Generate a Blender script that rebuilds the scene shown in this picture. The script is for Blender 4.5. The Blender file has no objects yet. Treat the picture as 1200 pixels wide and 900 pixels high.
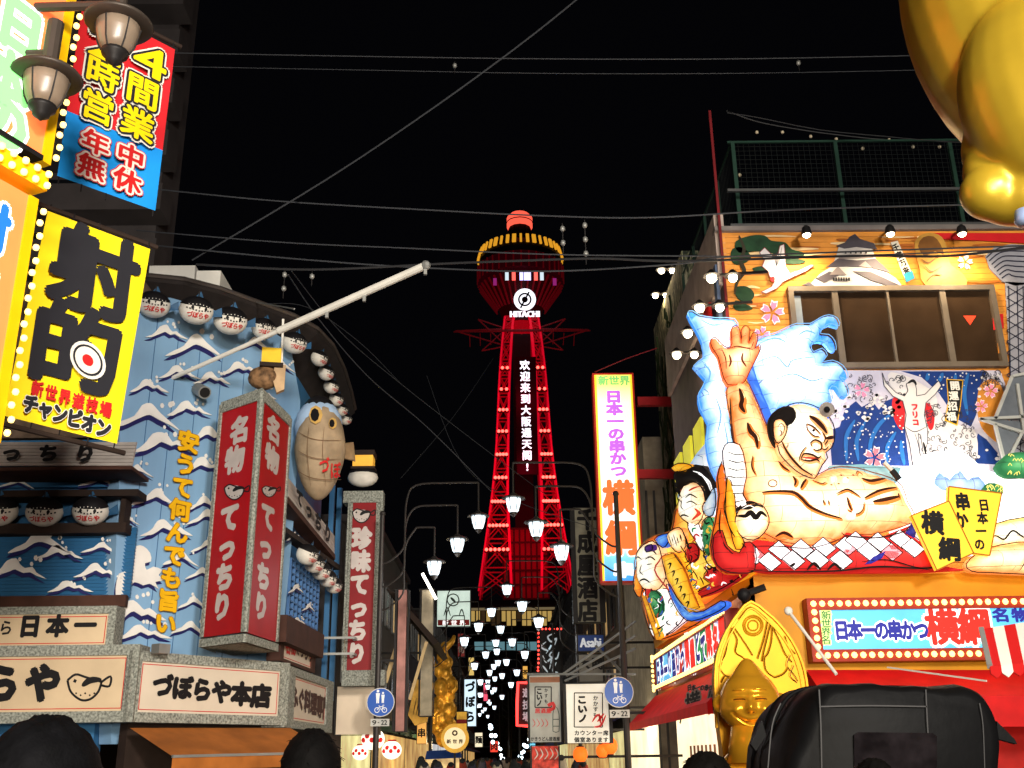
import bpy, bmesh, math, random
from mathutils import Vector, Matrix
from mathutils.geometry import delaunay_2d_cdt, tessellate_polygon
sc = bpy.context.scene
COL = sc.collection
random.seed(7)
# ------------------------------------------------------------------ camera, world, exposure
F = 1230.0
cz = Vector((555-600, 450+3000, -F)).normalized()
cy = Vector((590-600, 450-888, -F)); cy = (cy - cz*cy.dot(cz)).normalized()
cx = cy.cross(cz)
R = Matrix((cx, cy, cz))                 # camera coordinates -> world
EYE = Vector((0, 0, 1.65))
cam = bpy.data.cameras.new('camera'); camo = bpy.data.objects.new('camera', cam); COL.objects.link(camo)
camo.matrix_world = Matrix.Translation(EYE) @ R.to_4x4()
cam.sensor_width = 36; cam.lens = 36*F/1200; cam.clip_end = 3000; cam.clip_start = .05
sc.camera = camo
w = bpy.data.worlds.new("World"); sc.world = w; w.use_nodes = True
_b = w.node_tree.nodes['Background']; _b.inputs[0].default_value = (.0011, .0011, .0016, 1); _b.inputs[1].default_value = 1.0
sc.view_settings.view_transform = 'Standard'; sc.view_settings.look = 'None'; sc.view_settings.exposure = 0
sc.cycles.max_bounces = 5; sc.cycles.diffuse_bounces = 2; sc.cycles.glossy_bounces = 3
sc.cycles.sample_clamp_indirect = 4

FL1, FL2, FL3, FL4, FL5 = 1800, 80, 380, 700, 560   # watts of the added fill lamps behind the viewer
def ray(px, py):
    return (R @ Vector((px-600, 450-py, -F))).normalized()
def at(px, py, Y):                       # point seen at the pixel at forward distance Y
    d = ray(px, py); return EYE + d*(Y/d.y)
def atx(px, py, X):
    d = ray(px, py); return EYE + d*(X/d.x)

class Pl:                                # a vertical plane: o point, u along, n towards the viewer
    def __init__(s, p, d):
        s.o = Vector((p[0], p[1], 0)); s.u = Vector((d[0], d[1], 0)).normalized()
        s.n = Vector((s.u.y, -s.u.x, 0))
        if s.n.dot(EYE - s.o) < 0: s.n = -s.n
        s.u = Vector((-s.n.y, s.n.x, 0))      # left to right as seen by the viewer
    def uv(s, px, py, off=0):
        d = ray(px, py); o = s.o + s.n*off
        t = (o - Vector((EYE.x, EYE.y, 0))).dot(s.n)/d.dot(s.n)
        p = EYE + d*t - s.o
        return p.dot(s.u), p.z
    def W(s, u, v, off=0):
        p = s.o + s.u*u + s.n*off; return Vector((p.x, p.y, v))
    def P(s, px, py, off=0):
        u, v = s.uv(px, py, off); return s.W(u, v, off)
def plane_between(pa, ya, pb, yb, py=700):
    a = at(pa, py, ya); b = at(pb, py, yb)
    return Pl((a.x, a.y), (b.x-a.x, b.y-a.y))

# ------------------------------------------------------------------ materials
MATS = {}
def lin(c):
    return tuple((x/255/12.92 if x/255 <= .04045 else ((x/255+.055)/1.055)**2.4) for x in c)
def mat(name, rgb, rough=.6, metal=0, es=0, var=.12, scale=3., bump=0., emrgb=None, spec=.22, coat=0, streak=False):
    """rgb = sRGB 0-255 surface colour; es = emission strength for things that give off light"""
    if name in MATS: return MATS[name]
    m = bpy.data.materials.new(name); m.use_nodes = True; nt = m.node_tree; N = nt.nodes; L = nt.links
    b = N['Principled BSDF']; c = lin(rgb)
    b.inputs['Roughness'].default_value = rough; b.inputs['Metallic'].default_value = metal
    b.inputs['Specular IOR Level'].default_value = spec; b.inputs['Coat Weight'].default_value = coat
    b.inputs['Base Color'].default_value = (*c, 1)
    if var or bump:
        tc = N.new('ShaderNodeTexCoord'); mp = N.new('ShaderNodeMapping'); L.new(tc.outputs['Object'], mp.inputs[0])
        if streak: mp.inputs['Scale'].default_value = (1, 1, .12)
        nz = N.new('ShaderNodeTexNoise'); nz.inputs['Scale'].default_value = scale; nz.inputs['Detail'].default_value = 6
        L.new(mp.outputs[0], nz.inputs[0])
        cr = N.new('ShaderNodeValToRGB'); cr.color_ramp.elements[0].position = .3; cr.color_ramp.elements[1].position = .7
        cr.color_ramp.elements[0].color = (*[x*(1-var*1.6) for x in c], 1)
        cr.color_ramp.elements[1].color = (*[min(1, x*(1+var)) for x in c], 1)
        L.new(nz.outputs[0], cr.inputs[0]); L.new(cr.outputs[0], b.inputs['Base Color'])
        if bump:
            bp = N.new('ShaderNodeBump'); bp.inputs['Strength'].default_value = bump; bp.inputs['Distance'].default_value = .02
            nz2 = N.new('ShaderNodeTexNoise'); nz2.inputs['Scale'].default_value = scale*6; nz2.inputs['Detail'].default_value = 4
            L.new(tc.outputs['Object'], nz2.inputs[0]); L.new(nz2.outputs[0], bp.inputs['Height']); L.new(bp.outputs[0], b.inputs['Normal'])
    if es:
        b.inputs['Emission Color'].default_value = (*lin(emrgb or rgb), 1); b.inputs['Emission Strength'].default_value = es
        if emrgb is None and var:
            L.new(cr.outputs[0], b.inputs['Emission Color'])
    MATS[name] = m; return m

# ------------------------------------------------------------------ object tree
def thing(name, label, cat, loc=(0,0,0), group=None, kind=None):
    o = bpy.data.objects.new(name, None); COL.objects.link(o); o.location = loc; o.empty_display_size = .2
    if label: o['label'] = label
    if cat: o['category'] = cat
    if group: o['group'] = group
    if kind: o['kind'] = kind
    return o
def wloc(o):
    p = Vector(o.location)
    while o.parent: o = o.parent; p += Vector(o.location)
    return p
def copy_tree(o, parent=None):
    c = o.copy(); COL.objects.link(c)
    if parent: c.parent = parent
    for ch in list(o.children): copy_tree(ch, c)
    return c
def dup(root, loc, rotz=None, label=None):
    kids = list(root.children)
    c = root.copy(); COL.objects.link(c); c.location = loc
    if rotz is not None: c.rotation_euler = (0, 0, rotz)
    if label: c['label'] = label
    for k in kids: copy_tree(k, c)
    return c

class MB:
    def __init__(s): s.v = []; s.f = []; s.m = []; s.col = {}; s.mats = []
    def mi(s, m):
        if m is None: return 0
        if m not in s.mats: s.mats.append(m)
        return s.mats.index(m)
    def add(s, vs, fs, m=None, col=None):
        b = len(s.v); s.v += [Vector(v) for v in vs]; k = s.mi(m)
        for f in fs: s.f.append([b+i for i in f]); s.m.append(k)
        if col is not None:
            for i, c in enumerate(col): s.col[b+i] = c
        return b
    def prism(s, pts, nvec, m=None):     # pts: front loop of world points; extruded by -nvec
        n = len(pts); back = [Vector(p)-nvec for p in pts]
        s.add(list(pts)+back, [list(range(n)), list(range(2*n-1, n-1, -1))]+[[i, i+n, (i+1) % n+n, (i+1) % n] for i in range(n)], m)
    def box(s, pl, u0, u1, v0, v1, n0, n1, m=None):
        if u0 > u1: u0, u1 = u1, u0
        s.prism([pl.W(u0, v0, n1), pl.W(u1, v0, n1), pl.W(u1, v1, n1), pl.W(u0, v1, n1)], pl.n*(n1-n0), m)
    def wbox(s, a, b, m=None):
        x0, y0, z0 = a; x1, y1, z1 = b
        s.prism([Vector((x0,y0,z0)), Vector((x1,y0,z0)), Vector((x1,y0,z1)), Vector((x0,y0,z1))], Vector((0, y0-y1, 0)), m)
    def bar(s, a, b, wd, hd=None, m=None, up=Vector((0,0,1))):
        a = Vector(a); b = Vector(b); d = (b-a).normalized(); hd = hd or wd
        if abs(d.dot(up)) > .98: up = Vector((0,1,0))
        x = d.cross(up).normalized()*wd/2; y = x.cross(d).normalized()*hd/2
        vs = [a+x+y, a-x+y, a-x-y, a+x-y, b+x+y, b-x+y, b-x-y, b+x-y]
        s.add(vs, [[0,1,2,3],[7,6,5,4],[0,4,5,1],[1,5,6,2],[2,6,7,3],[3,7,4,0]], m)
    def tube(s, pts, r, seg=8, m=None, cap=True):
        pts = [Vector(p) for p in pts]; n = len(pts); rs = r if isinstance(r, (list, tuple)) else [r]*n
        vs = []; prev = None
        for i, p in enumerate(pts):
            d = (pts[min(i+1, n-1)]-pts[max(i-1, 0)]).normalized()
            if prev is None:
                a = Vector((0,0,1)) if abs(d.z) < .9 else Vector((1,0,0)); x = d.cross(a).normalized()
            else: x = (prev - d*prev.dot(d)).normalized()
            prev = x; y = d.cross(x)
            for k in range(seg):
                t = 2*math.pi*k/seg; vs.append(p + (x*math.cos(t)+y*math.sin(t))*rs[i])
        fs = [[i*seg+k, i*seg+(k+1) % seg, (i+1)*seg+(k+1) % seg, (i+1)*seg+k] for i in range(n-1) for k in range(seg)]
        if cap: fs += [list(range(seg))[::-1], [(n-1)*seg+k for k in range(seg)]]
        s.add(vs, fs, m)
    def lathe(s, c, prof, seg=16, m=None, axis=Vector((0,0,1)), xs=1, ys=1, faces_only=None):
        c = Vector(c); a = axis.normalized(); x = a.cross(Vector((0,1,0)) if abs(a.y) < .9 else Vector((1,0,0))).normalized(); y = a.cross(x)
        vs = []; n = len(prof)
        for (r, h) in prof:
            for k in range(seg):
                t = 2*math.pi*k/seg; vs.append(c + a*h + x*(r*math.cos(t)*xs) + y*(r*math.sin(t)*ys))
        fs = [[i*seg+k, i*seg+(k+1) % seg, (i+1)*seg+(k+1) % seg, (i+1)*seg+k] for i in range(n-1) for k in range(seg)]
        fs += [list(range(seg))[::-1], [(n-1)*seg+k for k in range(seg)]]
        s.add(vs, fs, m)
    def ball(s, c, r, seg=10, rings=6, m=None, sx=1, sy=1, sz=1, fn=None):
        c = Vector(c); vs = [c+Vector((0,0,-r*sz))]
        for i in range(1, rings):
            p = math.pi*i/rings
            for k in range(seg):
                t = 2*math.pi*k/seg; vs.append(c+Vector((r*sx*math.sin(p)*math.cos(t), r*sy*math.sin(p)*math.sin(t), -r*sz*math.cos(p))))
        vs.append(c+Vector((0,0,r*sz)))
        fs = [[0, 1+(k+1) % seg, 1+k] for k in range(seg)]
        for i in range(rings-2):
            for k in range(seg): fs.append([1+i*seg+k, 1+i*seg+(k+1) % seg, 1+(i+1)*seg+(k+1) % seg, 1+(i+1)*seg+k])
        e = len(vs)-1; fs += [[e, 1+(rings-2)*seg+k, 1+(rings-2)*seg+(k+1) % seg] for k in range(seg)]
        if fn: vs = [fn(v) for v in vs]
        s.add(vs, fs, m)
    def build(s, name, m=None, parent=None, smooth=False, **props):
        me = bpy.data.meshes.new(name)
        o0 = wloc(parent) if parent else Vector((0,0,0)); loc = Vector((0,0,0))
        if parent is None and s.v and not props.get('at0'):
            loc = Vector((sum(v.x for v in s.v)/len(s.v), sum(v.y for v in s.v)/len(s.v), min(v.z for v in s.v)))
        me.from_pydata([tuple(v-o0-loc) for v in s.v], [], s.f)
        mats = s.mats or [m]
        if m is not None and s.mats and m not in mats: mats = [m]+mats; s.m = [k+1 for k in s.m]
        for q in mats: me.materials.append(q)
        if len(mats) > 1: me.polygons.foreach_set('material_index', s.m)
        if s.col:
            at_ = me.color_attributes.new('paint', 'FLOAT_COLOR', 'POINT')
            for i in range(len(s.v)): at_.data[i].color = s.col.get(i, (1,1,1,1))
        if smooth: me.polygons.foreach_set('use_smooth', [True]*len(me.polygons))
        me.update()
        o = bpy.data.objects.new(name, me); COL.objects.link(o); o.location = loc
        if parent: o.parent = parent
        for k, v in props.items():
            if k != 'at0': o[k] = v
        return o

def spline(pts, k=6, closed=False):
    n = len(pts); out = []
    rng = range(n) if closed else range(n-1)
    for i in rng:
        if closed: p = [pts[(i+j-1) % n] for j in range(4)]
        else: p = [pts[max(i-1,0)], pts[i], pts[i+1], pts[min(i+2,n-1)]]
        for j in range(k):
            t = j/k
            out.append(tuple(.5*((2*p[1][c])+(-p[0][c]+p[2][c])*t+(2*p[0][c]-5*p[1][c]+4*p[2][c]-p[3][c])*t*t+(-p[0][c]+3*p[1][c]-3*p[2][c]+p[3][c])*t**3) for c in range(len(pts[0]))))
    if not closed: out.append(tuple(pts[-1]))
    return out

def shape(name, m, parent, pl, pxs, off=.03, th=.03, smooth=0, **pr):   # cut-out plate of real thickness on a plane
    if smooth: pxs = spline(pxs, smooth, True)
    b = MB(); b.prism([pl.P(x, y, off) for x, y in pxs], pl.n*th)
    return b.build(name, m, parent, **pr)
def shape_to(b, pl, pxs, off, th, m=None, smooth=0):
    if smooth: pxs = spline(pxs, smooth, True)
    b.prism([pl.P(x, y, off) for x, y in pxs], pl.n*th, m)
def pxbox(b, pl, x0, y0, x1, y1, n0, n1, m=None):   # box on a plane between two opposite pixel corners
    u0, v0 = pl.uv(x0, y0, n1); u1, v1 = pl.uv(x1, y1, n1)
    if u1 < u0: u0, u1 = u1, u0
    if v1 < v0: v0, v1 = v1, v0
    b.box(pl, u0, u1, v0, v1, n0, n1, m); return u0, u1, v0, v1
def stroke(b, S, pts, wd, m=None, off=.004, k=5, taper=True):    # painted line riding on a surface S(px,py,off)
    pts = spline([tuple(p) for p in pts], k)
    n = len(pts); vs = []
    for i, p in enumerate(pts):
        a = pts[max(i-1,0)]; c = pts[min(i+1,n-1)]; dx, dy = c[0]-a[0], c[1]-a[1]; l = math.hypot(dx, dy) or 1
        t = i/(n-1); ww = wd*(math.sin(math.pi*min(1, max(0, t*.92+.04)))**.6 if taper else 1)/2
        vs += [S(p[0]-dy/l*ww, p[1]+dx/l*ww, off), S(p[0]+dy/l*ww, p[1]-dx/l*ww, off)]
    b.add(vs, [[2*i, 2*i+1, 2*i+3, 2*i+2] for i in range(n-1)], m)

# ------------------------------------------------------------------ lettering (Blender's own built-in font)
GL = {}
def _raw(t):
    c = bpy.data.curves.new('lettering', 'FONT'); c.body = t; c.resolution_u = 2; c.align_x = 'LEFT'
    o = bpy.data.objects.new('lettering', c); COL.objects.link(o)
    dg = bpy.context.evaluated_depsgraph_get(); me = o.evaluated_get(dg).to_mesh()
    vs = [(v.co.x, v.co.y) for v in me.vertices]; fs = [list(p.vertices) for p in me.polygons]
    o.evaluated_get(dg).to_mesh_clear(); bpy.data.objects.remove(o); bpy.data.curves.remove(c)
    return vs, fs
_v, _f = _raw('国'); _x0 = min(v[0] for v in _v); _x1 = max(v[0] for v in _v); _y0 = min(v[1] for v in _v); _y1 = max(v[1] for v in _v)
GCX, GCY, GS = (_x0+_x1)/2, (_y0+_y1)/2, .92/max(_x1-_x0, _y1-_y0)
def glyph(ch):
    if ch not in GL:
        vs, fs = _raw(ch)
        if len(ch) > 1 or ord(ch) < 256:      # Latin or whole word: fit to the cell
            a = min(v[0] for v in vs); b_ = max(v[0] for v in vs); c = min(v[1] for v in vs); d = max(v[1] for v in vs)
            GL[ch] = ([((x-(a+b_)/2)/max(b_-a, 1e-3)*.96, (y-(c+d)/2)/max(d-c, 1e-3)*.96) for x, y in vs], fs)
            if ch in '-!|I1': GL[ch] = ([((x-(a+b_)/2)*1.1, (y-(c+d)/2)*1.1) for x, y in vs], fs)
        else: GL[ch] = ([((x-GCX)*GS, (y-GCY)*GS) for x, y in vs], fs)
    return GL[ch]
def chars(b, pl, items, off, bold, m=None, S=None):
    """items: (char, u, v, w, h, rot) on the plane; bold = stroke thickening in em"""
    shifts = [(0, 0)]
    if bold > 0:
        n = 6 if bold < .045 else (8 if bold < .08 else 12)
        shifts += [(math.cos(6.2832*k/n)*bold, math.sin(6.2832*k/n)*bold) for k in range(n)]
        if bold > .07: shifts += [(math.cos(6.2832*k/8+.3)*bold*.5, math.sin(6.2832*k/8+.3)*bold*.5) for k in range(8)]
    for (ch, u, v, ww, hh, rot) in items:
        vs, fs = glyph(ch); cr, sr = math.cos(rot), math.sin(rot)
        for q, (sx, sy) in enumerate(shifts):
            pts = []
            for x, y in vs:
                X = (x+sx)*ww; Y = (y+sy)*hh
                pts.append(pl.W(u+X*cr-Y*sr, v+X*sr+Y*cr, off+q*.00012))
            b.add(pts, fs, m)
def text(parent, pl, s, p0, p1, wpx, hpx, layers, off=.01, rot=0, name='lettering', split=False, skip='　'):
    """characters centred from pixel p0 (first) to p1 (last); layers: (material, bold)"""
    n = len(s); items = []
    for i, ch in enumerate(s):
        t = i/(n-1) if n > 1 else 0
        if ch in skip: continue
        px = p0[0]+(p1[0]-p0[0])*t; py = p0[1]+(p1[1]-p0[1])*t
        u, v = pl.uv(px, py, off); ua, _ = pl.uv(px-wpx/2, py, off); ub, _ = pl.uv(px+wpx/2, py, off)
        _, va = pl.uv(px, py-hpx/2, off); _, vb = pl.uv(px, py+hpx/2, off)
        items.append((ch, u, v, abs(ub-ua), abs(va-vb), rot))
    if split:
        for it in items:
            b = MB()
            for k, (m, bo) in enumerate(layers): chars(b, pl, [it], off+k*.004, bo, m)
            b.build(name, None, parent)
        return
    b = MB()
    for k, (m, bo) in enumerate(layers): chars(b, pl, items, off+k*.004, bo, m)
    return b.build(name, None, parent)
def word(parent, pl, s, c, wpx, hpx, layers, off=.01, rot=0, name='lettering'):   # a whole Latin word fitted to a box
    return text(parent, pl, [s], c, c, wpx, hpx, layers, off, rot, name)

# ------------------------------------------------------------------ puffed paper-lantern forms
def _seg(p, a, b):
    ax, ay = a; bx, by = b; dx, dy = bx-ax, by-ay; l = dx*dx+dy*dy or 1e-9
    t = max(0, min(1, ((p[0]-ax)*dx+(p[1]-ay)*dy)/l)); return math.hypot(p[0]-ax-t*dx, p[1]-ay-t*dy)
def _inside(p, poly):
    c = False; j = len(poly)-1
    for i in range(len(poly)):
        if (poly[i][1] > p[1]) != (poly[j][1] > p[1]) and p[0] < (poly[j][0]-poly[i][0])*(p[1]-poly[i][1])/(poly[j][1]-poly[i][1])+poly[i][0]: c = not c
        j = i
    return c
class Puff:
    """outline traced on a plane, swelling towards the viewer: base offset, height h, rim radius r (pixels)"""
    def __init__(s, pl, pxs, base=.1, h=.15, r=14, step=7, smooth=0):
        s.pl = pl; s.poly = spline(pxs, smooth, True) if smooth else [tuple(map(float, p)) for p in pxs]
        s.base, s.h, s.r, s.step = base, h, r, step
    def dist(s, x, y):
        P = s.poly; return min(_seg((x, y), P[i-1], P[i]) for i in range(len(P)))
    def lift(s, x, y):
        if not _inside((x, y), s.poly): return 0
        t = min(1, s.dist(x, y)/s.r); return s.h*math.sqrt(max(0, 1-(1-t)**2))
    def S(s, x, y, off=0):
        # same world point as the un-lifted plane position, pushed along the normal
        u, v = s.pl.uv(x, y, s.base); return s.pl.W(u, v, s.base + s.lift(x, y) + off)
    def outline(s, b, wd, m):
        P = s.poly; n = len(P); vs = []
        for i in range(n):
            a, c = P[i-1], P[(i+1) % n]; dx, dy = c[0]-a[0], c[1]-a[1]; l = math.hypot(dx, dy) or 1; x, y = P[i]
            for k in (-.5, .5):
                u, v = s.pl.uv(x-dy/l*wd*k, y+dx/l*wd*k, s.base); vs.append(s.pl.W(u, v, s.base+s.h*.35))
        b.add(vs, [[2*i, 2*i+1, (2*i+3) % (2*n), (2*i+2) % (2*n)] for i in range(n)], m)
    def build(s, name, m, parent, **pr):
        P = s.poly; xs = [p[0] for p in P]; ys = [p[1] for p in P]
        # resample the edge
        E = []
        for i in range(len(P)):
            a, b = P[i-1], P[i]; n = max(1, int(math.hypot(b[0]-a[0], b[1]-a[1])/s.step))
            for k in range(n): E.append((a[0]+(b[0]-a[0])*k/n, a[1]+(b[1]-a[1])*k/n))
        I = []
        y = min(ys)+s.step*.5; row = 0
        while y < max(ys):
            x = min(xs)+s.step*(.5 if row % 2 else 1)
            while x < max(xs):
                if _inside((x, y), P) and s.dist(x, y) > s.step*.35: I.append((x, y))
                x += s.step
            y += s.step*.87; row += 1
        # extra ring close to the rim for roundness
        vs = [Vector(p) for p in E+I]; nE = len(E)
        V, _, Fc, *_ = delaunay_2d_cdt(vs, [], [list(range(nE))], 1, 1e-4)
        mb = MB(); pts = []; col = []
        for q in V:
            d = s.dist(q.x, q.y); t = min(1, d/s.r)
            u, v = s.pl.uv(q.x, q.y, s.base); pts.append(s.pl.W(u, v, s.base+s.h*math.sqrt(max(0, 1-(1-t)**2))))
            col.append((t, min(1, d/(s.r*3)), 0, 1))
        mb.add(pts, [list(f) for f in Fc], None, col)
        # rim back to the plane: a side wall along the outline
        n = len(E); a = []
        for q in E:
            u, v = s.pl.uv(q[0], q[1], s.base); a += [s.pl.W(u, v, s.base), s.pl.W(u, v, s.base-.08)]
        mb.add(a, [[2*i, 2*i+1, (2*i+3) % (2*n), (2*i+2) % (2*n)] for i in range(n)], None, [(0, 0, 0, 1)]*len(a))
        return mb.build(name, m, parent, smooth=True, **pr)

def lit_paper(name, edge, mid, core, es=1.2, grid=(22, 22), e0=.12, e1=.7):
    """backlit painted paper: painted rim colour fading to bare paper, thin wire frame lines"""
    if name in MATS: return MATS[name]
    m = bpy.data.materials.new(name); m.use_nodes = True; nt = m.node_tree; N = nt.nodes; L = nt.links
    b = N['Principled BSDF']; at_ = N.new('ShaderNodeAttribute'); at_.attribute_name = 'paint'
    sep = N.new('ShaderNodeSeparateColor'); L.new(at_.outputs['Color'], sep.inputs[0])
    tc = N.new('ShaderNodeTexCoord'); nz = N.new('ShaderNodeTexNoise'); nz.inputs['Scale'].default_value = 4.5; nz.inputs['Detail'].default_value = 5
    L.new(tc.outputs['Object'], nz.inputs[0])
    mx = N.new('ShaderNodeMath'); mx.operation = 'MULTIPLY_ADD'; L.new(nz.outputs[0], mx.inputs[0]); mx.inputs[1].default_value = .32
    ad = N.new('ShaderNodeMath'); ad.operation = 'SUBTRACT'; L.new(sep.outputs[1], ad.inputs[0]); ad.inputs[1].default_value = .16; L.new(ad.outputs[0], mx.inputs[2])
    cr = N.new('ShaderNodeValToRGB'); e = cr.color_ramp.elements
    e[0].position = e0; e[0].color = (*lin(edge), 1); e[1].position = e1; e[1].color = (*lin(core), 1)  # airbrushed rim, and bulb glow put into the colour as a brighter middle
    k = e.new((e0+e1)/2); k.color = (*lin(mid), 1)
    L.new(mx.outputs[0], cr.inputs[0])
    # wire-frame lines behind the paper
    br = N.new('ShaderNodeTexBrick'); br.inputs['Scale'].default_value = 1; br.inputs['Brick Width'].default_value = .42; br.inputs['Row Height'].default_value = .23
    br.inputs['Mortar Size'].default_value = .005; br.inputs['Mortar Smooth'].default_value = .3
    br.inputs['Color1'].default_value = (1,1,1,1); br.inputs['Color2'].default_value = (.95,.95,.95,1); br.inputs['Mortar'].default_value = (.33,.3,.32,1)
    sx = N.new('ShaderNodeSeparateXYZ'); cx_ = N.new('ShaderNodeCombineXYZ'); L.new(tc.outputs['Object'], sx.inputs[0])
    sm = N.new('ShaderNodeMath'); sm.operation = 'ADD'; L.new(sx.outputs[0], sm.inputs[0]); L.new(sx.outputs[1], sm.inputs[1])
    L.new(sm.outputs[0], cx_.inputs[0]); L.new(sx.outputs[2], cx_.inputs[1]); L.new(cx_.outputs[0], br.inputs[0])
    mul = N.new('ShaderNodeMix'); mul.data_type = 'RGBA'; mul.blend_type = 'MULTIPLY'; mul.inputs[0].default_value = 1
    L.new(cr.outputs[0], mul.inputs[6]); L.new(br.outputs[0], mul.inputs[7])
    L.new(mul.outputs[2], b.inputs['Base Color']); L.new(mul.outputs[2], b.inputs['Emission Color'])
    b.inputs['Emission Strength'].default_value = es; b.inputs['Roughness'].default_value = .8
    MATS[name] = m; return m
# ------------------------------------------------------------------ shared materials
M = dict(
 black=mat('ink', (22,20,22), .6, var=0), grey=mat('grey_metal', (92,92,92), .45, .6, var=.1), dgrey=mat('dark_metal', (38,36,36), .5, .4, var=.1),
 pole=mat('brown_pole', (70,62,56), .45, .3, var=.12), white=mat('white_paint', (228,224,214), .6, var=.06), cream=mat('cream_panel', (214,200,180), .5, var=.05, scale=1.5),
 creamB=mat('warm_panel', (208,184,150), .5, var=.08, scale=1.5), red=mat('red_panel', (164,8,16), .45, var=.08, scale=2), dred=mat('dark_red_panel', (134,8,18), .45, var=.08, scale=2),
 stone=mat('speckled_stone', (150,152,142), .75, var=.45, scale=28, bump=.4), blue=mat('sky_blue_paint', (128,166,200), .55, var=.14, scale=1.1, streak=True),
 dblue=mat('blue_siding', (54,110,156), .5, var=.16, scale=1.4, streak=True), brown=mat('brown_wood', (72,44,34), .7, var=.2), dbrown=mat('dark_wood', (46,34,28), .75, var=.2),
 crest=mat('wave_white', (236,232,226), .6, var=.05), navy=mat('navy_paint', (36,36,92), .6, var=.05), yel=mat('letter_yellow', (238,180,24), .45, var=.08),
 sil=mat('silver_paint', (196,184,178), .4, .1, var=.08), fishw=mat('fish_white', (226,220,208), .5, var=.1, scale=5), fishp=mat('fish_pink', (236,160,140), .6, var=.1),
 redp=mat('red_paint', (196,34,34), .5, var=0), tan=mat('wood_tan', (188,156,118), .6, var=.2, scale=4), dsky=mat('soffit', (40,34,32), .8, var=.2),
 galv=mat('galvanised', (150,150,146), .5, .5, var=.1), wire=mat('wire_black', (40,40,42), .6, var=0), asph=mat('asphalt', (60,60,62), .85, var=.2, scale=6, bump=.3),
)
TEXTB = [(M['black'], .05)]

# ------------------------------------------------------------------ ground
b = MB(); b.wbox((-400,-120,-.5), (400,500,0)); b.build('ground', mat('ground_earth', (62,60,60), .9, var=.1, scale=.4), None, kind='structure')
b = MB(); b.wbox((-3.1,-60,-.1), (3.1,240,.004)); b.build('street', M['asph'], None, kind='structure')
b = MB(); b.wbox((-60,-8,-.1), (60,9,.008)); b.build('crossing_road', M['asph'], None, kind='structure')
for sx in (-1, 1):
    b = MB(); x0, x1 = sorted((sx*3.15, sx*60)); b.wbox((x0, 9.2, -.1), (x1, 240, .11)); b.build('pavement', mat('paving', (104,100,96), .8, var=.15, scale=2, bump=.3), None, kind='structure')
    b = MB(); x0, x1 = sorted((sx*3.0, sx*3.15)); b.wbox((x0, 9.2, -.1), (x1, 240, .13)); b.build('kerb', mat('kerb_stone', (150,148,142), .8), None, kind='structure')

# ------------------------------------------------------------------ restaurant on the left corner
pA = Pl((-9, 17.4), (1, 0)); 
_a = at(160, 560, 17.45); _b2 = at(338, 560, 20.4)
pB = Pl((_a.x, _a.y), (_b2.x-_a.x, _b2.y-_a.y))
pC = Pl((_b2.x, _b2.y), (.04, 1))
rest = thing('seafood_restaurant', 'corner seafood restaurant with sky blue walls covered in white wave crests', 'restaurant', (-7, 19, 0))
# chamfer wall under the curved eave
topB = [(140,345),(200,349),(240,360),(285,375),(318,388),(340,402)]
b = MB(); shape_to(b, pB, topB+[(352,470),(345,600),(330,760),(330,872),(130,872),(133,700),(140,560)], 0, .3)
b.build('wall', M['blue'], rest)
for k, x in enumerate((168,196,224,252,280,308)):
    b = MB(); u_ = pB.uv(x-4, 560)[0]; b.box(pB, u_, u_+.012, 2.9, 9.3-.12*k, 0, .008); b.build('panel_joint', mat('joint_blue', (70,110,150), .6), rest)
# corrugated left front
b = MB(); u0, _ = pA.uv(-160, 640); u1, v0 = pA.uv(152, 700); _, v1 = pA.uv(152, 618)
n = 20
for i in range(n):
    z0 = v0+(v1-v0)*i/n; z1 = v0+(v1-v0)*(i+1)/n
    b.prism([pA.W(u0, z0, .0), pA.W(u1, z0, .0), pA.W(u1, z1-.01, .035), pA.W(u0, z1-.01, .035)], pA.n*.06)
b.build('corrugated_siding', M['dblue'], rest, kind='stuff')
b = MB(); pxbox(b, pA, -160, 990, 150, 515, -.4, -.06); b.build('front_wall', M['dblue'], rest)
b = MB(); pxbox(b, pA, -160, 515, 170, 330, -.6, -.1); b.build('upper_wall', mat('stained_wall', (120,100,84), .8, var=.3), rest)
b = MB(); pxbox(b, pA, -160, 573, 148, 551, 0, .06); b.build('frieze', M['dblue'], rest)
b = MB(); pxbox(b, pA, -160, 714, 148, 697, 0, .12); b.build('beam', M['brown'], rest)
b = MB(); pxbox(b, pA, -160, 584, 162, 573, 0, .45); b.build('eave', M['dbrown'], rest)
b = MB(); pxbox(b, pA, -160, 627, 148, 612, 0, .30); b.build('ledge', M['dbrown'], rest)
b = MB(); pxbox(b, pA, 139, 612, 148, 584, 0, .30); b.build('niche_side', M['dbrown'], rest)
# slanted white ribbed awning roof with lettering
b = MB()
for i in range(7):
    y0 = 518+i*4; y1 = y0+3.6; o0 = .35+.06*i; 
    pa = [pA.P(-160, y0, o0), pA.P(160-i*.8, y0, o0), pA.P(159-i*.8, y1, o0+.05), pA.P(-160, y1, o0+.05)]
    b.prism(pa[::-1], pA.n*.05)
b.build('awning_slats', mat('pale_slats', (190,180,172), .6, var=.12), rest)
b = MB(); pxbox(b, pA, -160, 553, 155, 546, 0, .85); b.build('awning_fascia', M['brown'], rest)
text(rest, pA, 'てっちり', (-30,530), (100,532), 24, 20, [(M['black'], .06)], .86)
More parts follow.
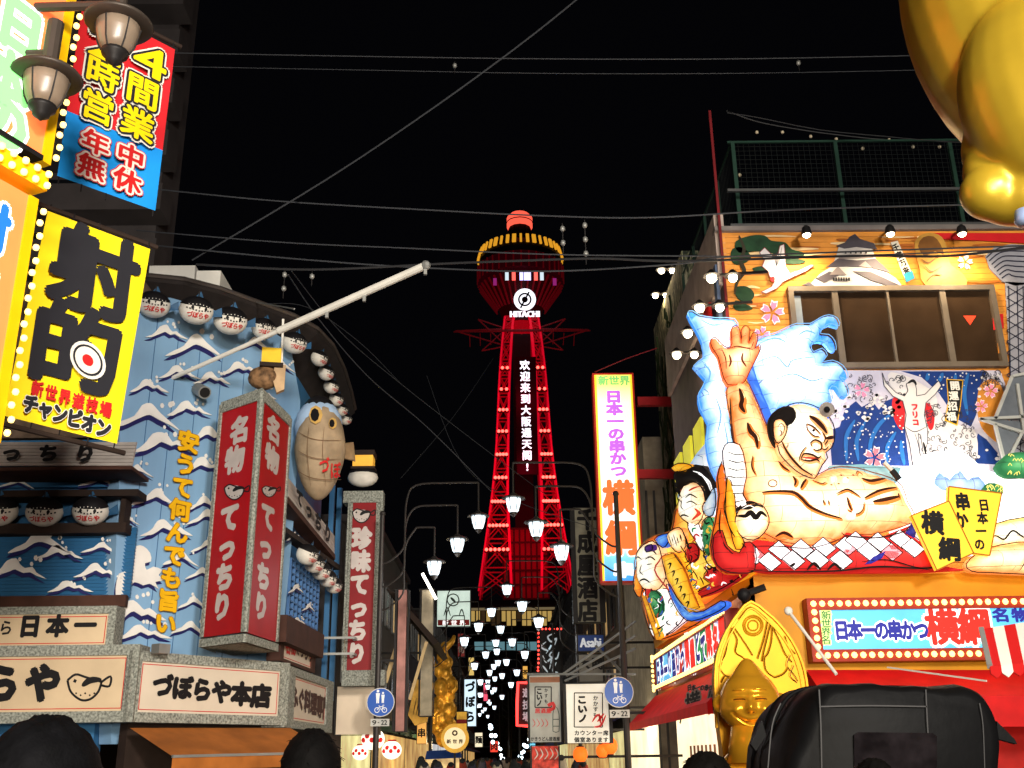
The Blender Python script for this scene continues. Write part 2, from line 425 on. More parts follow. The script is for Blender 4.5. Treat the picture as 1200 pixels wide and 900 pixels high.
# curved roof eave: dark overhang following the corner
eave_px = [(60,322),(120,322),(175,324),(215,328),(258,339),(302,355),(345,371),(372,386),(390,405),(403,432),(411,458),(416,480)]
zt = 10.2
def atz(x, y, z): d = ray(x, y); return EYE+d*((z-EYE.z)/d.z)
base = [Vector((p.x, p.y, 0)) for p in (atz(x, y, zt+.1) for x, y in eave_px)]
inn = []; b = MB()
for i, p in enumerate(base):
    d = (base[min(i+1, len(base)-1)]-base[max(i-1, 0)]).normalized(); nn = Vector((d.y, -d.x, 0)); inn.append((p, p-nn*.75))
for i in range(len(base)-1):
    o0, i0 = inn[i]; o1, i1 = inn[i+1]
    vs = [Vector((o0.x,o0.y,zt)), Vector((o1.x,o1.y,zt)), Vector((i1.x,i1.y,zt-.62)), Vector((i0.x,i0.y,zt-.62)), Vector((o0.x,o0.y,zt+.14)), Vector((o1.x,o1.y,zt+.14)), Vector((i1.x,i1.y,zt+.3)), Vector((i0.x,i0.y,zt+.3))]
    b.add(vs, [[0,3,2,1],[0,1,5,4],[4,5,6,7],[0,4,7,3],[1,2,6,5]])
b.build('eave_roof', M['dsky'], rest)
b = MB(); b.tube([Vector((q[0].x,q[0].y,zt+.12)) for q in inn], .05, 6); b.build('gutter', mat('gutter_metal', (84,76,72), .4, .4), rest)
# upper wall behind the curve and street side
b = MB()
for i in range(6, len(base)-1):
    a, c = inn[i][1], inn[i+1][1]
    b.add([Vector((a.x,a.y,3.0)), Vector((c.x,c.y,3.0)), Vector((c.x,c.y,zt-.5)), Vector((a.x,a.y,zt-.5))], [[0,1,2,3]])
b.build('side_wall', M['dblue'], rest)
bx_ = MB(); bx_.wbox((-14, 18.2, 0), (-7.4, 26, 9.5)); bx_.wbox((-7.4, 22.5, 0), (-4.9, 26.4, 9.4)); bx_.build('inner_block', M['dsky'], rest)
# wave crests: swooping white cut-outs with a navy underside
def crest(cx_, cy_, w_, h_=None, flip=False, pl=pB, off=.012, jit=0):
    h_ = h_ or w_*.42; f = -1 if flip else 1
    P = [(-.54,.44),(-.4,.2),(-.2,-.02),(-.07,-.42),(.06,-.52),(.14,-.34),(.22,-.12),(.36,.16),(.54,.52),(.36,.34),(.2,.12),(.05,-.06),(-.06,.04),(-.2,.22),(-.36,.36)]
    rr = random.Random(int(cx_*7+cy_))
    if rr.random() < .45: P = [(-.56,.34),(-.4,.14),(-.28,-.1),(-.18,-.42),(-.04,-.5),(.06,-.3),(.16,-.08),(.26,-.14),(.36,.08),(.56,.36),(.34,.26),(.22,.06),(.1,.12),(-.04,-.06),(-.14,.04),(-.28,.22),(-.4,.32)]
    th = rr.uniform(-.08,.1); ct, st_ = math.cos(th), math.sin(th); P = [(x*ct-y*st_*.42, y*ct+x*st_*1.6) for x, y in P]; P = [(x+rr.uniform(-.02,.02), y+rr.uniform(-.03,.03)) for x, y in P]
    q = [(cx_+f*x*w_, cy_+y*h_) for x, y in P]
    nv = [(cx_+f*(x*w_)-1.5, cy_+y*h_+h_*.16+1.2) for x, y in P]
    bb = MB(); shape_to(bb, pl, nv, off, .01, M['navy'], 2); shape_to(bb, pl, q, off+.022, .016, M['crest'], 2)
    for k in range(4):
        x = cx_+f*w_*rr.uniform(.0,.45); y = cy_-h_*rr.uniform(.2,.75); r = w_*rr.uniform(.015,.035)+.5
        shape_to(bb, pl, [(x+r*math.cos(t), y+1.3*r*math.sin(t)) for t in (0,1,2,3,4,5)], off+.01, .006, M['crest'])
    bb.build('wave_crest', None, rest)
for c in [(196,390,44),(228,405,62),(168,352,40),(210,437,44),(249,444,40),(282,432,42),(306,462,34),(175,453,42),(172,488,76,30),(222,480,48),(247,510,50),(192,520,72,28),(160,552,36),
          (240,546,50),(182,583,52),(238,590,40),(195,620,56),(242,606,44),(243,640,36),(212,655,40),(160,718,64,30),(236,672,34),(226,706,34),(168,742,60,20),(222,736,40),(298,402,38),(330,430,30),(326,500,26),(150,610,26)]:
    crest(*c)
# the big breaking wave with a claw
b = MB(); W_ = [(136,690),(140,672),(150,668),(152,650),(160,640),(168,640),(176,648),(177,658),(170,660),(172,668),(180,664),(190,668),(186,674),(192,680),(182,682),(186,690),(176,684),(168,686),(158,682),(148,692),(138,704)]
shape_to(b, pB, [(x-2, y+4) for x, y in W_], .014, .01, M['navy'], 2); shape_to(b, pB, W_, .036, .016, M['crest'], 2); b.build('breaking_wave', None, rest)
for c in [(45,636,70,26),(70,648,50,18),(118,642,42,14),(20,668,64,26),(115,670,52,20),(82,688,48,16),(-40,650,60,26),(20,566,40,12),(115,564,44,12),(-50,690,50,18)]:
    crest(*c, pl=pA, off=.07)
# vertical yellow raised letters
text(rest, pB, '安うて何んでも旨い', (221,518), (194,731), 25, 25, [(mat('letter_edge', (150,96,20), .6, var=0), .075), (M['yel'], .05)], .07, split=True, name='letter')
# white rooftop boxes
b = MB(); pW = Pl((0, 20.5), (1, 0)); pxbox(b, pW, 172, 340, 229, 311, -1, 0); b.build('rooftop_duct', M['white'], rest)
b = MB(); pW2 = Pl((0, 20.0), (1, 0)); pxbox(b, pW2, 228, 345, 259, 317, -1, 0); b.build('rooftop_duct', M['white'], rest)
# round floodlight tube on the wall
fl = thing('wall_floodlight', 'stubby round tube floodlight on the wave wall beside the long pole', 'floodlight', pB.P(238,458))
c0 = pB.P(232,456, .1); c1 = pB.P(240,460,.42)
b = MB(); b.tube([c0, c1], .12, 12); b.build('housing', M['galv'], fl)
b = MB(); b.tube([c1, c1+(c1-c0)*.02], .095, 12); b.build('lens', M['dgrey'], fl)

# ------------------------------------------------------------------ signboards of the restaurant
def board(name, label, pl, pxq, fr_px, panel_m, off=.3, th=.3, frame_m=None, cat='signboard', group=None, inset=.04):
    """framed board: pxq = outer (x0,y0,x1,y1) on plane; fr_px frame width in pixels"""
    x0, y0, x1, y1 = pxq
    u0, v1 = pl.uv(x0, y0, off); u1, v0 = pl.uv(x1, y1, off)
    t = thing(name, label, cat, pl.W((u0+u1)/2, v0, off), group)
    f = abs(pl.uv((x0+x1)/2+fr_px/2, (y0+y1)/2, off)[0]-pl.uv((x0+x1)/2-fr_px/2, (y0+y1)/2, off)[0])
    fv = abs(pl.uv((x0+x1)/2, (y0+y1)/2+fr_px/2, off)[1]-pl.uv((x0+x1)/2, (y0+y1)/2-fr_px/2, off)[1])
    b = MB(); fm = frame_m or M['stone']
    b.box(pl, u0, u1, v1-fv, v1, off-th, off); b.box(pl, u0, u1, v0, v0+fv, off-th, off)
    b.box(pl, u0, u0+f, v0+fv, v1-fv, off-th, off-.002); b.box(pl, u1-f, u1, v0+fv, v1-fv, off-th, off-.002)
    b.build('frame', fm, t)
    b = MB(); b.box(pl, u0+f, u1-f, v0+fv, v1-fv, off-th, off-inset); b.build('panel', panel_m, t)
    # thin trim line
    b = MB(); g = .035
    for a in ((u0+f+g, u1-f-g, v1-fv-g-.012, v1-fv-g), (u0+f+g, u1-f-g, v0+fv+g, v0+fv+g+.012), (u0+f+g, u0+f+g+.012, v0+fv+g+.012, v1-fv-g-.012), (u1-f-g-.012, u1-f-g, v0+fv+g+.012, v1-fv-g-.012)):
        b.box(pl, *a, off-inset, off-inset+.004)
    b.build('trim_line', M['redp'], t)
    return t
def fish_mark(parent, S, cx_, cy_, s, flip=1, line=M['black'], fill=None, name='fish_emblem'):
    b = MB()
    if fill: 
        poly = [(cx_+s*flip*x, cy_+s*y) for x, y in [(-.5,-.05),(-.35,.35),(0,.5),(.3,.35),(.5,0),(.75,-.2),(.7,.1),(.5,.15),(.35,.4),(0,.55),(-.4,.4),(-.55,0),(-.5,-.3),(-.2,-.22),(.2,-.2),(.45,-.15)]]
        pass
    c = [(cx_+s*flip*x, cy_+s*y) for x, y in [(-.55,-.1),(-.45,.25),(-.15,.5),(.15,.48),(.4,.25),(.5,-.05)]]
    if fill:
        pts = [S(x, y, .003) for x, y in spline(c+[(cx_+s*flip*.3, cy_-s*.2),(cx_-s*flip*.3, cy_-s*.25)], 3, True)]; b.add(pts, [list(range(len(pts)))], fill)
    for pl_ in (c, [(cx_-s*flip*.55,cy_-s*.1),(cx_-s*flip*.3,cy_-s*.28),(cx_,cy_-s*.2),(cx_+s*flip*.5,cy_-s*.05)], [(cx_+s*flip*.5,cy_-s*.05),(cx_+s*flip*.78,cy_-s*.22),(cx_+s*flip*.74,cy_+s*.08),(cx_+s*flip*.48,cy_+s*.05)]):
        stroke(b, S, pl_, s*.07, line, .005, 4, False)
    stroke(b, S, [(cx_-s*flip*.1,cy_+s*.08),(cx_+s*flip*.15,cy_-s*.1),(cx_+s*flip*.5,cy_-s*.12)], s*.2, line, .006, 4)
    for k in range(5):
        x = cx_+s*flip*(-.3+.14*k); y = cy_+s*(.28+.06*(k % 2)); stroke(b, S, [(x,y),(x+s*.03,y+s*.04)], s*.05, line, .006, 2, False)
    stroke(b, S, [(cx_-s*flip*.36,cy_-s*.1),(cx_-s*flip*.28,cy_-s*.06)], s*.1, line, .006, 2, False)
    b.build(name, None, parent)
pAs = Pl((pA.o.x, 17.4), (1, 0))
s1 = board('signboard', 'cream signboard reading 日本一, upper of the two on the far left of the blue restaurant', pA, (-60,712,131,765), 9, M['creamB'], .45, .4)
text(s1, pA, '日本一', (35,734), (100,733), 25, 26, [(M['black'], .06)], .42); text(s1, pA, 'ら', (7,736), (7,736), 16, 18, [(M['black'], .03)], .42)
s2 = board('signboard', 'wide cream signboard ending in らや and a pufferfish drawing, lower left', pA, (-200,759,155,846), 13, M['creamB'], .6, .5)
text(s2, pA, 'ぼらや', (-45,803), (50,801), 40, 44, [(M['black'], .075)], .57)
fish_mark(s2, lambda x, y, o: pA.P(x, y, .565+o), 100, 801, 38, 1)
# the big board on the chamfer: its own plane a bit proud
_a = at(152, 800, 16.75); _b3 = at(336, 800, 19.3); pS = Pl((_a.x, _a.y), (_b3.x-_a.x, _b3.y-_a.y))
s3 = board('signboard', 'large cream signboard reading づぼらや本店 over the orange awning', pS, (156,762,336,850), 11, M['cream'], 0, .5)
text(s3, pS, 'づぼらや本店', (191,804), (306,816), 23, 27, [(M['black'], .075)], -.03)
pSC = Pl((_b3.x, _b3.y), (.03, 1))
s4 = board('signboard', 'cream signboard reading ふぐ料理専門 facing the street around the corner', pSC, (337,779,389,859), 9, M['cream'], 0, .4)
text(s4, pSC, 'ふぐ料理専門', (346,817), (382,831), 7.2, 26, [(mat('brown_ink', (72,44,36), .6, var=0), .06)], -.03)
s5 = board('signboard', 'small cream signboard reading 名物てっちり above the ふぐ料理専門 board', pC, (330,738,369,789), 4, M['cream'], .25, .25, M['brown'])
text(s5, pC, '名物', (338,757), (344,758), 6, 20, [(M['redp'], .05)], .22); text(s5, pC, 'てっちり', (349,760), (364,768), 4.6, 18, [(mat('brown_ink', (72,44,36)), .05)], .22)
# stone band under and above boards
b = MB(); pxbox(b, pA, -160, 774, 150, 756, 0, .5); b.build('stone_band', M['stone'], rest)
# small junction boxes on top of the frame
for k, (x, y) in enumerate([(61,757),(193,760)]):
    b = MB(); pxbox(b, pA if k == 0 else pS, x-7, y+5, x+7, y-5, .1, .3); b.build('junction_box', M['galv'], rest)

# ------------------------------------------------------------------ wedge pillar sign, two red faces
ps = thing('pillar_sign', 'tall wedge sign, speckled frame and two red faces reading 名物てっちり', 'pillar sign', at(290,740,17.6))
eL = at(248, 600, 17.75); eM = at(297, 600, 17.0); eR = at(334, 600, 18.6)
pL = Pl((eL.x, eL.y), (eM.x-eL.x, eM.y-eL.y)); pR = Pl((eM.x, eM.y), (eR.x-eM.x, eR.y-eM.y))
uL = (0, (eM-eL).xy.length); uR = (0, (Vector((eR.x,eR.y))-Vector((eM.x,eM.y))).length)
zT = pL.uv(305, 459)[1]; zB = pL.uv(290, 752)[1]
def face(pl, u0, u1):
    f = .075; f2 = .16
    b = MB(); b.box(pl, u0, u1, zT-f2, zT, -.05, .03); b.box(pl, u0, u1, zB, zB+f2*.8, -.05, .03); b.box(pl, u0, u0+f, zB+.16, zT-f2, -.05, .028); b.box(pl, u1-f, u1, zB+.16, zT-f2, -.05, .028)
    b.build('frame', M['stone'], ps)
    b = MB(); b.box(pl, u0+f, u1-f, zB+.16, zT-f2, -.05, .0); b.build('red_panel', M['red'], ps)
face(pL, *uL); face(pR, *uR)
b = MB(); o3 = Vector((eR.x-.9, eR.y+.6, 0)); T = [Vector((p.x,p.y,zT)) for p in (eL,eM,eR)]+[Vector((o3.x,o3.y,zT))]
b.prism([p+Vector((0,0,.06)) for p in T], Vector((0,0,.08))); b.prism([Vector((p.x,p.y,zB)) for p in T][::-1], Vector((0,0,-.05))); 
b.add([Vector((eL.x,eL.y,zB)), Vector((eL.x,eL.y,zT)), Vector((eL.x,eL.y+1,zT)), Vector((eL.x,eL.y+1,zB))], [[0,1,2,3]])
b.build('cap', M['stone'], ps)
text(ps, pL, '名物', (281,504), (275,539), 21, 30, [(M['sil'], .065)], .004)
text(ps, pL, 'てっちり', (269,607), (260,711), 21, 32, [(M['sil'], .075)], .004)
text(ps, pR, '名物', (321,504), (319,538), 16, 30, [(M['sil'], .065)], .004)
text(ps, pR, 'てっちり', (314,606), (306,711), 16, 32, [(M['sil'], .075)], .004)
fish_mark(ps, lambda x, y, o: pL.P(x, y, .004+o), 275, 574, 22, 1, M['black'], M['sil'])
fish_mark(ps, lambda x, y, o: pR.P(x, y, .004+o), 316, 574, 16, 1, M['black'], M['sil'])

# ------------------------------------------------------------------ pufferfish lanterns
def pufferfish(loc, r, yaw, label, group, tilt=0):
    """round white belly lantern with black back, fins, eyes, teeth and red lettering; faces local -Y"""
    t = thing('pufferfish_lantern', label, 'lantern', loc, group)
    t.location = Vector((0,0,0))
    b = MB(); b.ball((0,0,0), r, 16, 10, None, 1.12, .95, .92); b.build('body', M['fishw'], t, True)
    b = MB()
    prof = [(r*1.0*math.cos(a)*1.03, r*.92*math.sin(a)*1.03) for a in (.34,.5,.75,1.0,1.25,1.5)]
    b.lathe((0,0,0), prof, 16, xs=1.12, ys=.95); b.build('back', M['black'], t, True)
    b = MB()      # tail and top fin
    b.add([(r*1.05,0,.1*r),(r*1.6,.05*r,.5*r),(r*1.7,-.05*r,-.1*r),(r*1.05,.0,-.25*r),(r*1.05,.12*r,.1*r),(r*1.6,.15*r,.5*r),(r*1.7,.05*r,-.1*r),(r*1.05,.12*r,-.25*r)], [[0,1,2,3],[7,6,5,4],[0,4,5,1],[1,5,6,2],[2,6,7,3]])
    b.build('tail_fin', M['fishb'], t); b = MB()
    b.add([(-.2*r,0,.9*r),(.1*r,0,1.3*r),(.35*r,0,.85*r),(.1*r,.1*r,.9*r)], [[0,1,2],[0,3,1],[1,3,2]])
    b.build('top_fin', M['fishb'], t)
    def S(x, z, off=.0):   # front surface
        q = max(0, 1-(x/(1.12*r))**2-(z/(.92*r))**2); return Vector((x, -.95*r*math.sqrt(q)-off-.012, z))
    b = MB()
    for sx in (-1, 1):
        c = [(sx*.42*r+.1*r*math.cos(k), .2*r+.13*r*math.sin(k)) for k in (0,1,2,3,4,5)]
        b.add([S(x, z, .012) for x, z in c], [list(range(6))], M['black'])
    for k in range(9):
        x = (-.75+.19*k)*r; z = -.02*r+.1*r*abs(k-4)/4
        b.add([S(x-.05*r, z), S(x+.05*r, z), S(x+.05*r, z+.09*r), S(x-.05*r, z+.09*r)], [[0,1,2,3]], M['black'])
    # snout mark
    b.add([S(-.06*r,.3*r,.01), S(.06*r,.3*r,.01), S(.0,.12*r,.01)], [[0,1,2]], M['black'])
    for k in range(7):
        x = (-.66+.22*k)*r; z = (.47-.1*abs(k-3)/3)*r; q = [(x+.035*r*math.cos(j), z+.035*r*math.sin(j)) for j in (0,1.26,2.5,3.8,5)]
        b.add([S(a_, c_, .03) for a_, c_ in q], [list(range(5))], M['white'])
    b.build('face_marks', None, t, kind='stuff')
    b = MB()
    for k, ch in enumerate('づぼらや'):
        vs, fs = glyph(ch)
        for sh in ((0,0),(.05,.05),(-.05,.05)):
            b.add([S((-.52+.35*k)*r+(x+sh[0])*.34*r, -.28*r+(y+sh[1])*.4*r, .004) for x, y in vs], fs)
    b.build('lettering', M['redp'], t)
    b = MB(); b.bar((0,0,r*1.3), (0,0,r*.8), .02); b.build('hook', M['dgrey'], t)
    t.location = loc; t.rotation_euler = (.42, tilt, yaw)
    return t
M['fishb'] = mat('fin_blue', (40,84,120), .5, var=.1)
G = 'pufferfish lanterns on the blue restaurant'
proto = None
def pf(px, py, Y, d, yaw, label, tilt=0):
    global proto
    p = at(px, py, Y); r = d/2/F*(p-EYE).length*.95
    if proto is None: proto = (pufferfish(p, .3, yaw, label, G, tilt), .3); proto[0].scale = (r/.3,)*3; return
    c = dup(proto[0], p, yaw, label); c.scale = (r/.3,)*3; c.rotation_euler = (.42, tilt, yaw)
pf(106,599,17.05,36,.2,'round pufferfish lantern in the dark niche, nearest the wave wall')
pf(52,600,17.05,36,.2,'round pufferfish lantern in the dark niche, middle of three')
pf(-1,599,17.05,36,.2,'round pufferfish lantern in the dark niche, cut by the photo edge')
pf(180,357,17.2,34,.45,'pufferfish lantern under the roof eave, just right of the yellow banner')
pf(230,364,17.4,36,.5,'pufferfish lantern under the roof eave, second from the yellow banner')
pf(270,376,18.0,36,.5,'pufferfish lantern under the roof eave, third from the yellow banner')
pf(309,385,18.8,27,.6,'pufferfish lantern under the eave partly behind the long pole')
pf(345,402,19.8,28,.75,'pufferfish lantern at the bend of the eave right of the long pole')
for i, (x, y) in enumerate([(374,420),(382,437),(388,453),(394,468),(400,480),(405,491)]):
    pf(x, y, 21.2+i*.75, 21-i*1.1, 1.2, ['first','second','third','fourth','fifth','last'][i]+' of the six small pufferfish lanterns descending the side eave')
for i, (x, y) in enumerate([(360,650),(368,660),(376,669),(384,678),(391,686)]):
    pf(x, y, 20.6+i*.9, 27-i*1.5, 1.25, ['first','second','third','fourth','last'][i]+' pufferfish lantern of the low row over the side street wall')
# side-street details of the restaurant
b = MB()
for i in range(5):
    y0 = 560+i*4.4
    q = [pC.P(338, y0, .12+.03*i), pC.P(392, y0+68, .12+.03*i), pC.P(392, y0+72, .14+.03*i), pC.P(338, y0+4.2, .14+.03*i)]
    b.prism(q[::-1], pC.n*.03)
b.build('side_awning_slats', mat('pale_slats', (190,180,172)), rest)
text(rest, pC, 'てっちり', (351,584), (384,626), 8, 20, [(M['black'], .07)], .3)
b = MB(); q = [pC.P(338,583,.3), pC.P(393,650,.3), pC.P(393,656,.3), pC.P(338,590,.3)]; b.prism(q[::-1], pC.n*.3); b.build('side_fascia', M['brown'], rest)
b = MB(); q = [pC.P(336,618,.25), pC.P(398,662,.25), pC.P(398,668,.25), pC.P(336,624,.25)]; b.prism(q[::-1], pC.n*.25); b.build('side_ledge', M['dbrown'], rest)
b = MB(); u0, v0 = pC.uv(336,745,.1); u1, v1 = pC.uv(375,658,.1); vv = pC.uv(336,650,.1)[1]
for i in range(9): b.box(pC, u0+(u1-u0)*i/8-.015, u0+(u1-u0)*i/8+.015, v0, vv, .06, .12)
for i in range(12): b.box(pC, u0, u1, v0+(vv-v0)*i/11-.012, v0+(vv-v0)*i/11+.012, .055, .118)
b.build('window_lattice', mat('lattice_blue', (70,110,160), .5), rest, kind='stuff')
b = MB(); pxbox(b, pC, 335,752,380,744, 0,.4); b.build('side_beam', M['brown'], rest)
for c in [(347,690,16,10),(362,712,14,9),(350,728,14,9),(344,630,14,10)]: crest(*c, pl=pC, off=.14)
for x in (384, 393):
    b = MB(); p = at(x, 700, 25.2 if x == 384 else 26.2); b.bar((p.x, p.y, 3), (p.x, p.y, 8.2), .12); b.build('side_post', M['dblue'], rest)
b = MB()
for z in (3.9, 4.25): b.bar((-4.1, 24.2, z), (-3.35, 24.2, z), .05); b.bar((-3.35, 24.2, z), (-3.3, 26.2, z), .05)
b.build('railing', M['galv'], rest)

# giant egg-shaped fish lantern on the corner
gp = at(375, 528, 20.3); g = thing('giant_fish_lantern', 'giant egg-shaped tan pufferfish lantern with big eyes and red lettering beside the pillar sign', 'lantern', gp)
rr = 1.02
def egg(v):
    t = (v.z-gp.z)/rr; s = 1-.22*max(0, -t)-.05*max(0, t)
    return Vector((gp.x+(v.x-gp.x)*s, gp.y+(v.y-gp.y)*s, v.z))
b = MB(); b.ball(gp, rr, 20, 14, None, .5, .62, 1.0, egg); b.build('body', mat('tan_cloth', (168,146,118), .7, var=.18, scale=3, bump=.3), g, True)
def GS_(x, y, off=0):
    d = ray(x, y); best = None
    o = EYE-gp; a, b_, c_ = .5*rr+off, .62*rr+off, 1.0*rr+off
    A = (d.x/a)**2+(d.y/b_)**2+(d.z/c_)**2; B = 2*(o.x*d.x/a/a+o.y*d.y/b_/b_+o.z*d.z/c_/c_); C_ = (o.x/a)**2+(o.y/b_)**2+(o.z/c_)**2-1
    D = B*B-4*A*C_; t = (-B-math.sqrt(max(0, D)))/(2*A); return EYE+d*t
b = MB(); b.ball(gp+Vector((-.06,.05,.5)), .62, 14, 8, None, .78, .85, .95); b.build('white_cap', mat('cap_blue_white', (170,196,226), .6), g, True)
b = MB(); b.ball(gp+Vector((-.06,.03,.82)), .42, 12, 8, None, .8, .9, .8); b.build('black_top', M['black'], g, True)
b = MB()
for (x, y, w_) in [(370,486,13),(390,496,8)]:
    c = [(x+w_*.62*math.cos(t/8*6.283), y+w_*.85*math.sin(t/8*6.283)) for t in range(8)]; b.add([GS_(q[0], q[1], .035) for q in c], [list(range(8))], mat('eye_tan', (212,170,96), .5))
    c = [(x-1+w_*.4*math.cos(t/8*6.283), y+w_*.6*math.sin(t/8*6.283)) for t in range(8)]; b.add([GS_(q[0], q[1], .05) for q in c], [list(range(8))], M['black'])
b.build('eye', None, g)
b = MB()
for yy in (510,532,556): stroke(b, GS_, [(349,yy-4),(362,yy+3),(378,yy+6),(400,yy+6)], 1.0, mat('seam', (120,92,66)), .02, 4)
for xx in (362,380): stroke(b, GS_, [(xx,500),(xx-2,530),(xx+2,570)], .8, mat('seam', (120,92,66)), .02, 4)
b.build('seam', None, g)
b = MB()
for k, ch in enumerate('づぼ'):
    vs, fs = glyph(ch)
    for sh in ((0,0),(.05,0),(0,.05)): b.add([GS_(380+k*13+(x+sh[0])*12, 546+k*6-(y+sh[1])*20, .03) for x, y in vs], fs)
b.build('lettering', M['redp'], g)
b = MB(); b.add([at(400,520,20.5), at(414,518,20.7), at(416,540,20.7), at(401,536,20.5)], [[0,1,2,3]]); b.prism([at(400,520,20.5), at(401,536,20.5), at(416,540,20.7), at(414,518,20.7)], Vector((0,-.08,0))); b.build('fin', M['tan'], g)

# carved fish with a yellow box on the pillar sign
cf = thing('carved_fish_ornament', 'brown carved fish ornament with a yellow box, perched on the wedge pillar sign', 'ornament', at(312,458,17.6))
c = at(309,443,17.6)
b = MB(); b.ball(c, .27, 12, 8, None, 1.05, .8, .8); b.build('body', mat('mottled_brown', (128,96,66), .7, var=.5, scale=9, bump=.5), cf, True)
pf1 = Pl((c.x, 17.45), (1, .2)); shape('gill_plate', M['tan'], cf, pf1, [(322,426),(335,428),(333,456),(324,460),(320,446)], 0, .12)
b = MB(); pxbox(b, pf1, 306,425,330,408, -.3,.05); b.build('box', mat('yellow_box', (226,184,40), .5, es=.15), cf)
b = MB(); pxbox(b, pf1, 304,428,332,425, -.32,.07); b.build('box_rim', M['dbrown'], cf)
b = MB(); b.bar(at(332,374,17.6), at(330,430,17.7), .035); b.build('support_rod', M['white'], cf)
# long grey pole slanting over the street
fp = thing('slanting_pole', 'long pale pole slanting up over the street from the wave wall', 'pole', at(202,443,18.0))
a_ = at(202,443,17.9); e_ = at(499,311,15.2); m_ = a_.lerp(e_, .45)
b = MB(); b.tube([a_, m_], .04, 10); b.build('thin_section', M['white'], fp); b = MB(); b.tube([m_, e_], .065, 10); b.build('thick_section', M['white'], fp)
for t in (.78, .64, .999): q = a_.lerp(e_, t); b = MB(); b.bar(q, q-Vector((0,0,.16)), .05); b.build('pole_ring', M['galv'], fp)
b = MB(); b.ball(e_, .08, 8, 5); b.build('finial', M['galv'], fp)
b = MB(); b.bar(pB.P(300,354,.1), at(345,362,17), .025); b.build('stay', M['galv'], fp)

# projecting red sign further down the street
pP = Pl((-3.8, 24.6), (1, 0)); t = thing('projecting_sign', 'dark red vertical sign reading 珍味てっちり with speckled frame', 'vertical sign', pP.P(422,802))
b = MB(); pxbox(b, pP, 402,804,449,575, -.35,-.03); b.build('box', M['stone'], t)
b = MB(); 
for q in [(402,589,449,575),(400,804,451,785)]: pxbox(b, pP, q[0],q[1],q[2],q[3], -.38,.03)
pxbox(b, pP, 402,787,408,588, -.03,.028); pxbox(b, pP, 440,787,449,588, -.03,.028); b.build('frame', M['stone'], t)
b = MB(); pxbox(b, pP, 406,787,441,588, -.03,.0); b.build('red_panel', M['dred'], t)
text(t, pP, '珍味てっちり', (424,631), (418,766), 22, 25, [(M['sil'], .07)], .004)
fish_mark(t, lambda x, y, o: pP.P(x, y, .004+o), 424, 602, 20, 1, M['black'], M['sil'])
cb = thing('carved_fish_ornament', 'pale pufferfish figure carrying a glowing yellow box on the dark red sign', 'ornament', pP.P(425,575))
c = pP.P(425,560,-.15); b = MB(); b.ball(c, .3, 12, 8, None, 1.25, .9, .75); b.build('body', M['fishw'], cb, True)
b = MB(); b.ball(c+Vector((0,.02,.1)), .29, 12, 8, None, 1.24, .9, .6); b.build('back', M['black'], cb, True)
b = MB(); pxbox(b, pP, 413,546,437,533, -.4,.05); b.build('box', mat('lit_box', (230,170,60), .5, es=.5), cb)
b = MB(); pxbox(b, pP, 411,533,439,527, -.42,.07); pxbox(b, pP, 411,549,439,546, -.42,.07); b.build('box_lid', M['dbrown'], cb)

# orange shop awning under the big board
aw = thing('shop_awning', 'worn orange fabric awning below the づぼらや本店 board', 'awning', at(250,880,17))
b = MB()
for i in range(6):
    t0, t1 = i/6, (i+1)/6
    A0 = pS.P(152+(340-152)*t0, 853, .0); A1 = pS.P(152+(340-152)*t1, 853, 0)
    o = pS.n*1.1-Vector((0,0,.42)); b.add([A0, A1, A1+o, A0+o], [[0,3,2,1]]); b.add([A0+o, A1+o, A1+o-Vector((0,0,.2)), A0+o-Vector((0,0,.2))], [[0,3,2,1]])
b.build('fabric', mat('orange_canvas', (176,104,44), .8, var=.2, scale=2), aw)
b = MB(); b.bar(pS.P(152,853,0)+o, pS.P(340,853,0)+o, .04); b.build('front_bar', M['galv'], aw)
b = MB(); pxbox(b, pS, 135, 990, 336, 850, -.6, -.4); b.build('ground_floor_wall', M['dbrown'], rest)
b = MB(); pxbox(b, pSC, 337, 990, 400, 859, -.6, -.3); b.build('street_wall', M['dbrown'], rest)
# ------------------------------------------------------------------ bulbs helper: each bulb its own object on shared mesh data
BULBS = {}
def bulbs(parent, pts, r=.035, m=None, name='bulb'):
    key = (round(r, 4), m.name, name)
    for p in pts:
        if key not in BULBS:
            b = MB(); b.ball((0,0,0), r, 6, 4, m)
            me = b.build(name, m, None, True, at0=True); BULBS[key] = me.data; 
            me.location = Vector(p)-wloc(parent); me.parent = parent; continue
        o = bpy.data.objects.new(name, BULBS[key]); COL.objects.link(o); o.parent = parent; o.location = Vector(p)-wloc(parent)
def lerp_pts(a, b, n): return [Vector(a).lerp(Vector(b), i/(n-1)) for i in range(n)]
LB = mat('bulb_warm', (255,214,120), .3, es=3.2, var=0); LBd = mat('bulb_unlit', (190,176,150), .2, var=0)
ME = lambda n, rgb, es: mat(n, rgb, .5, es=es, var=0)

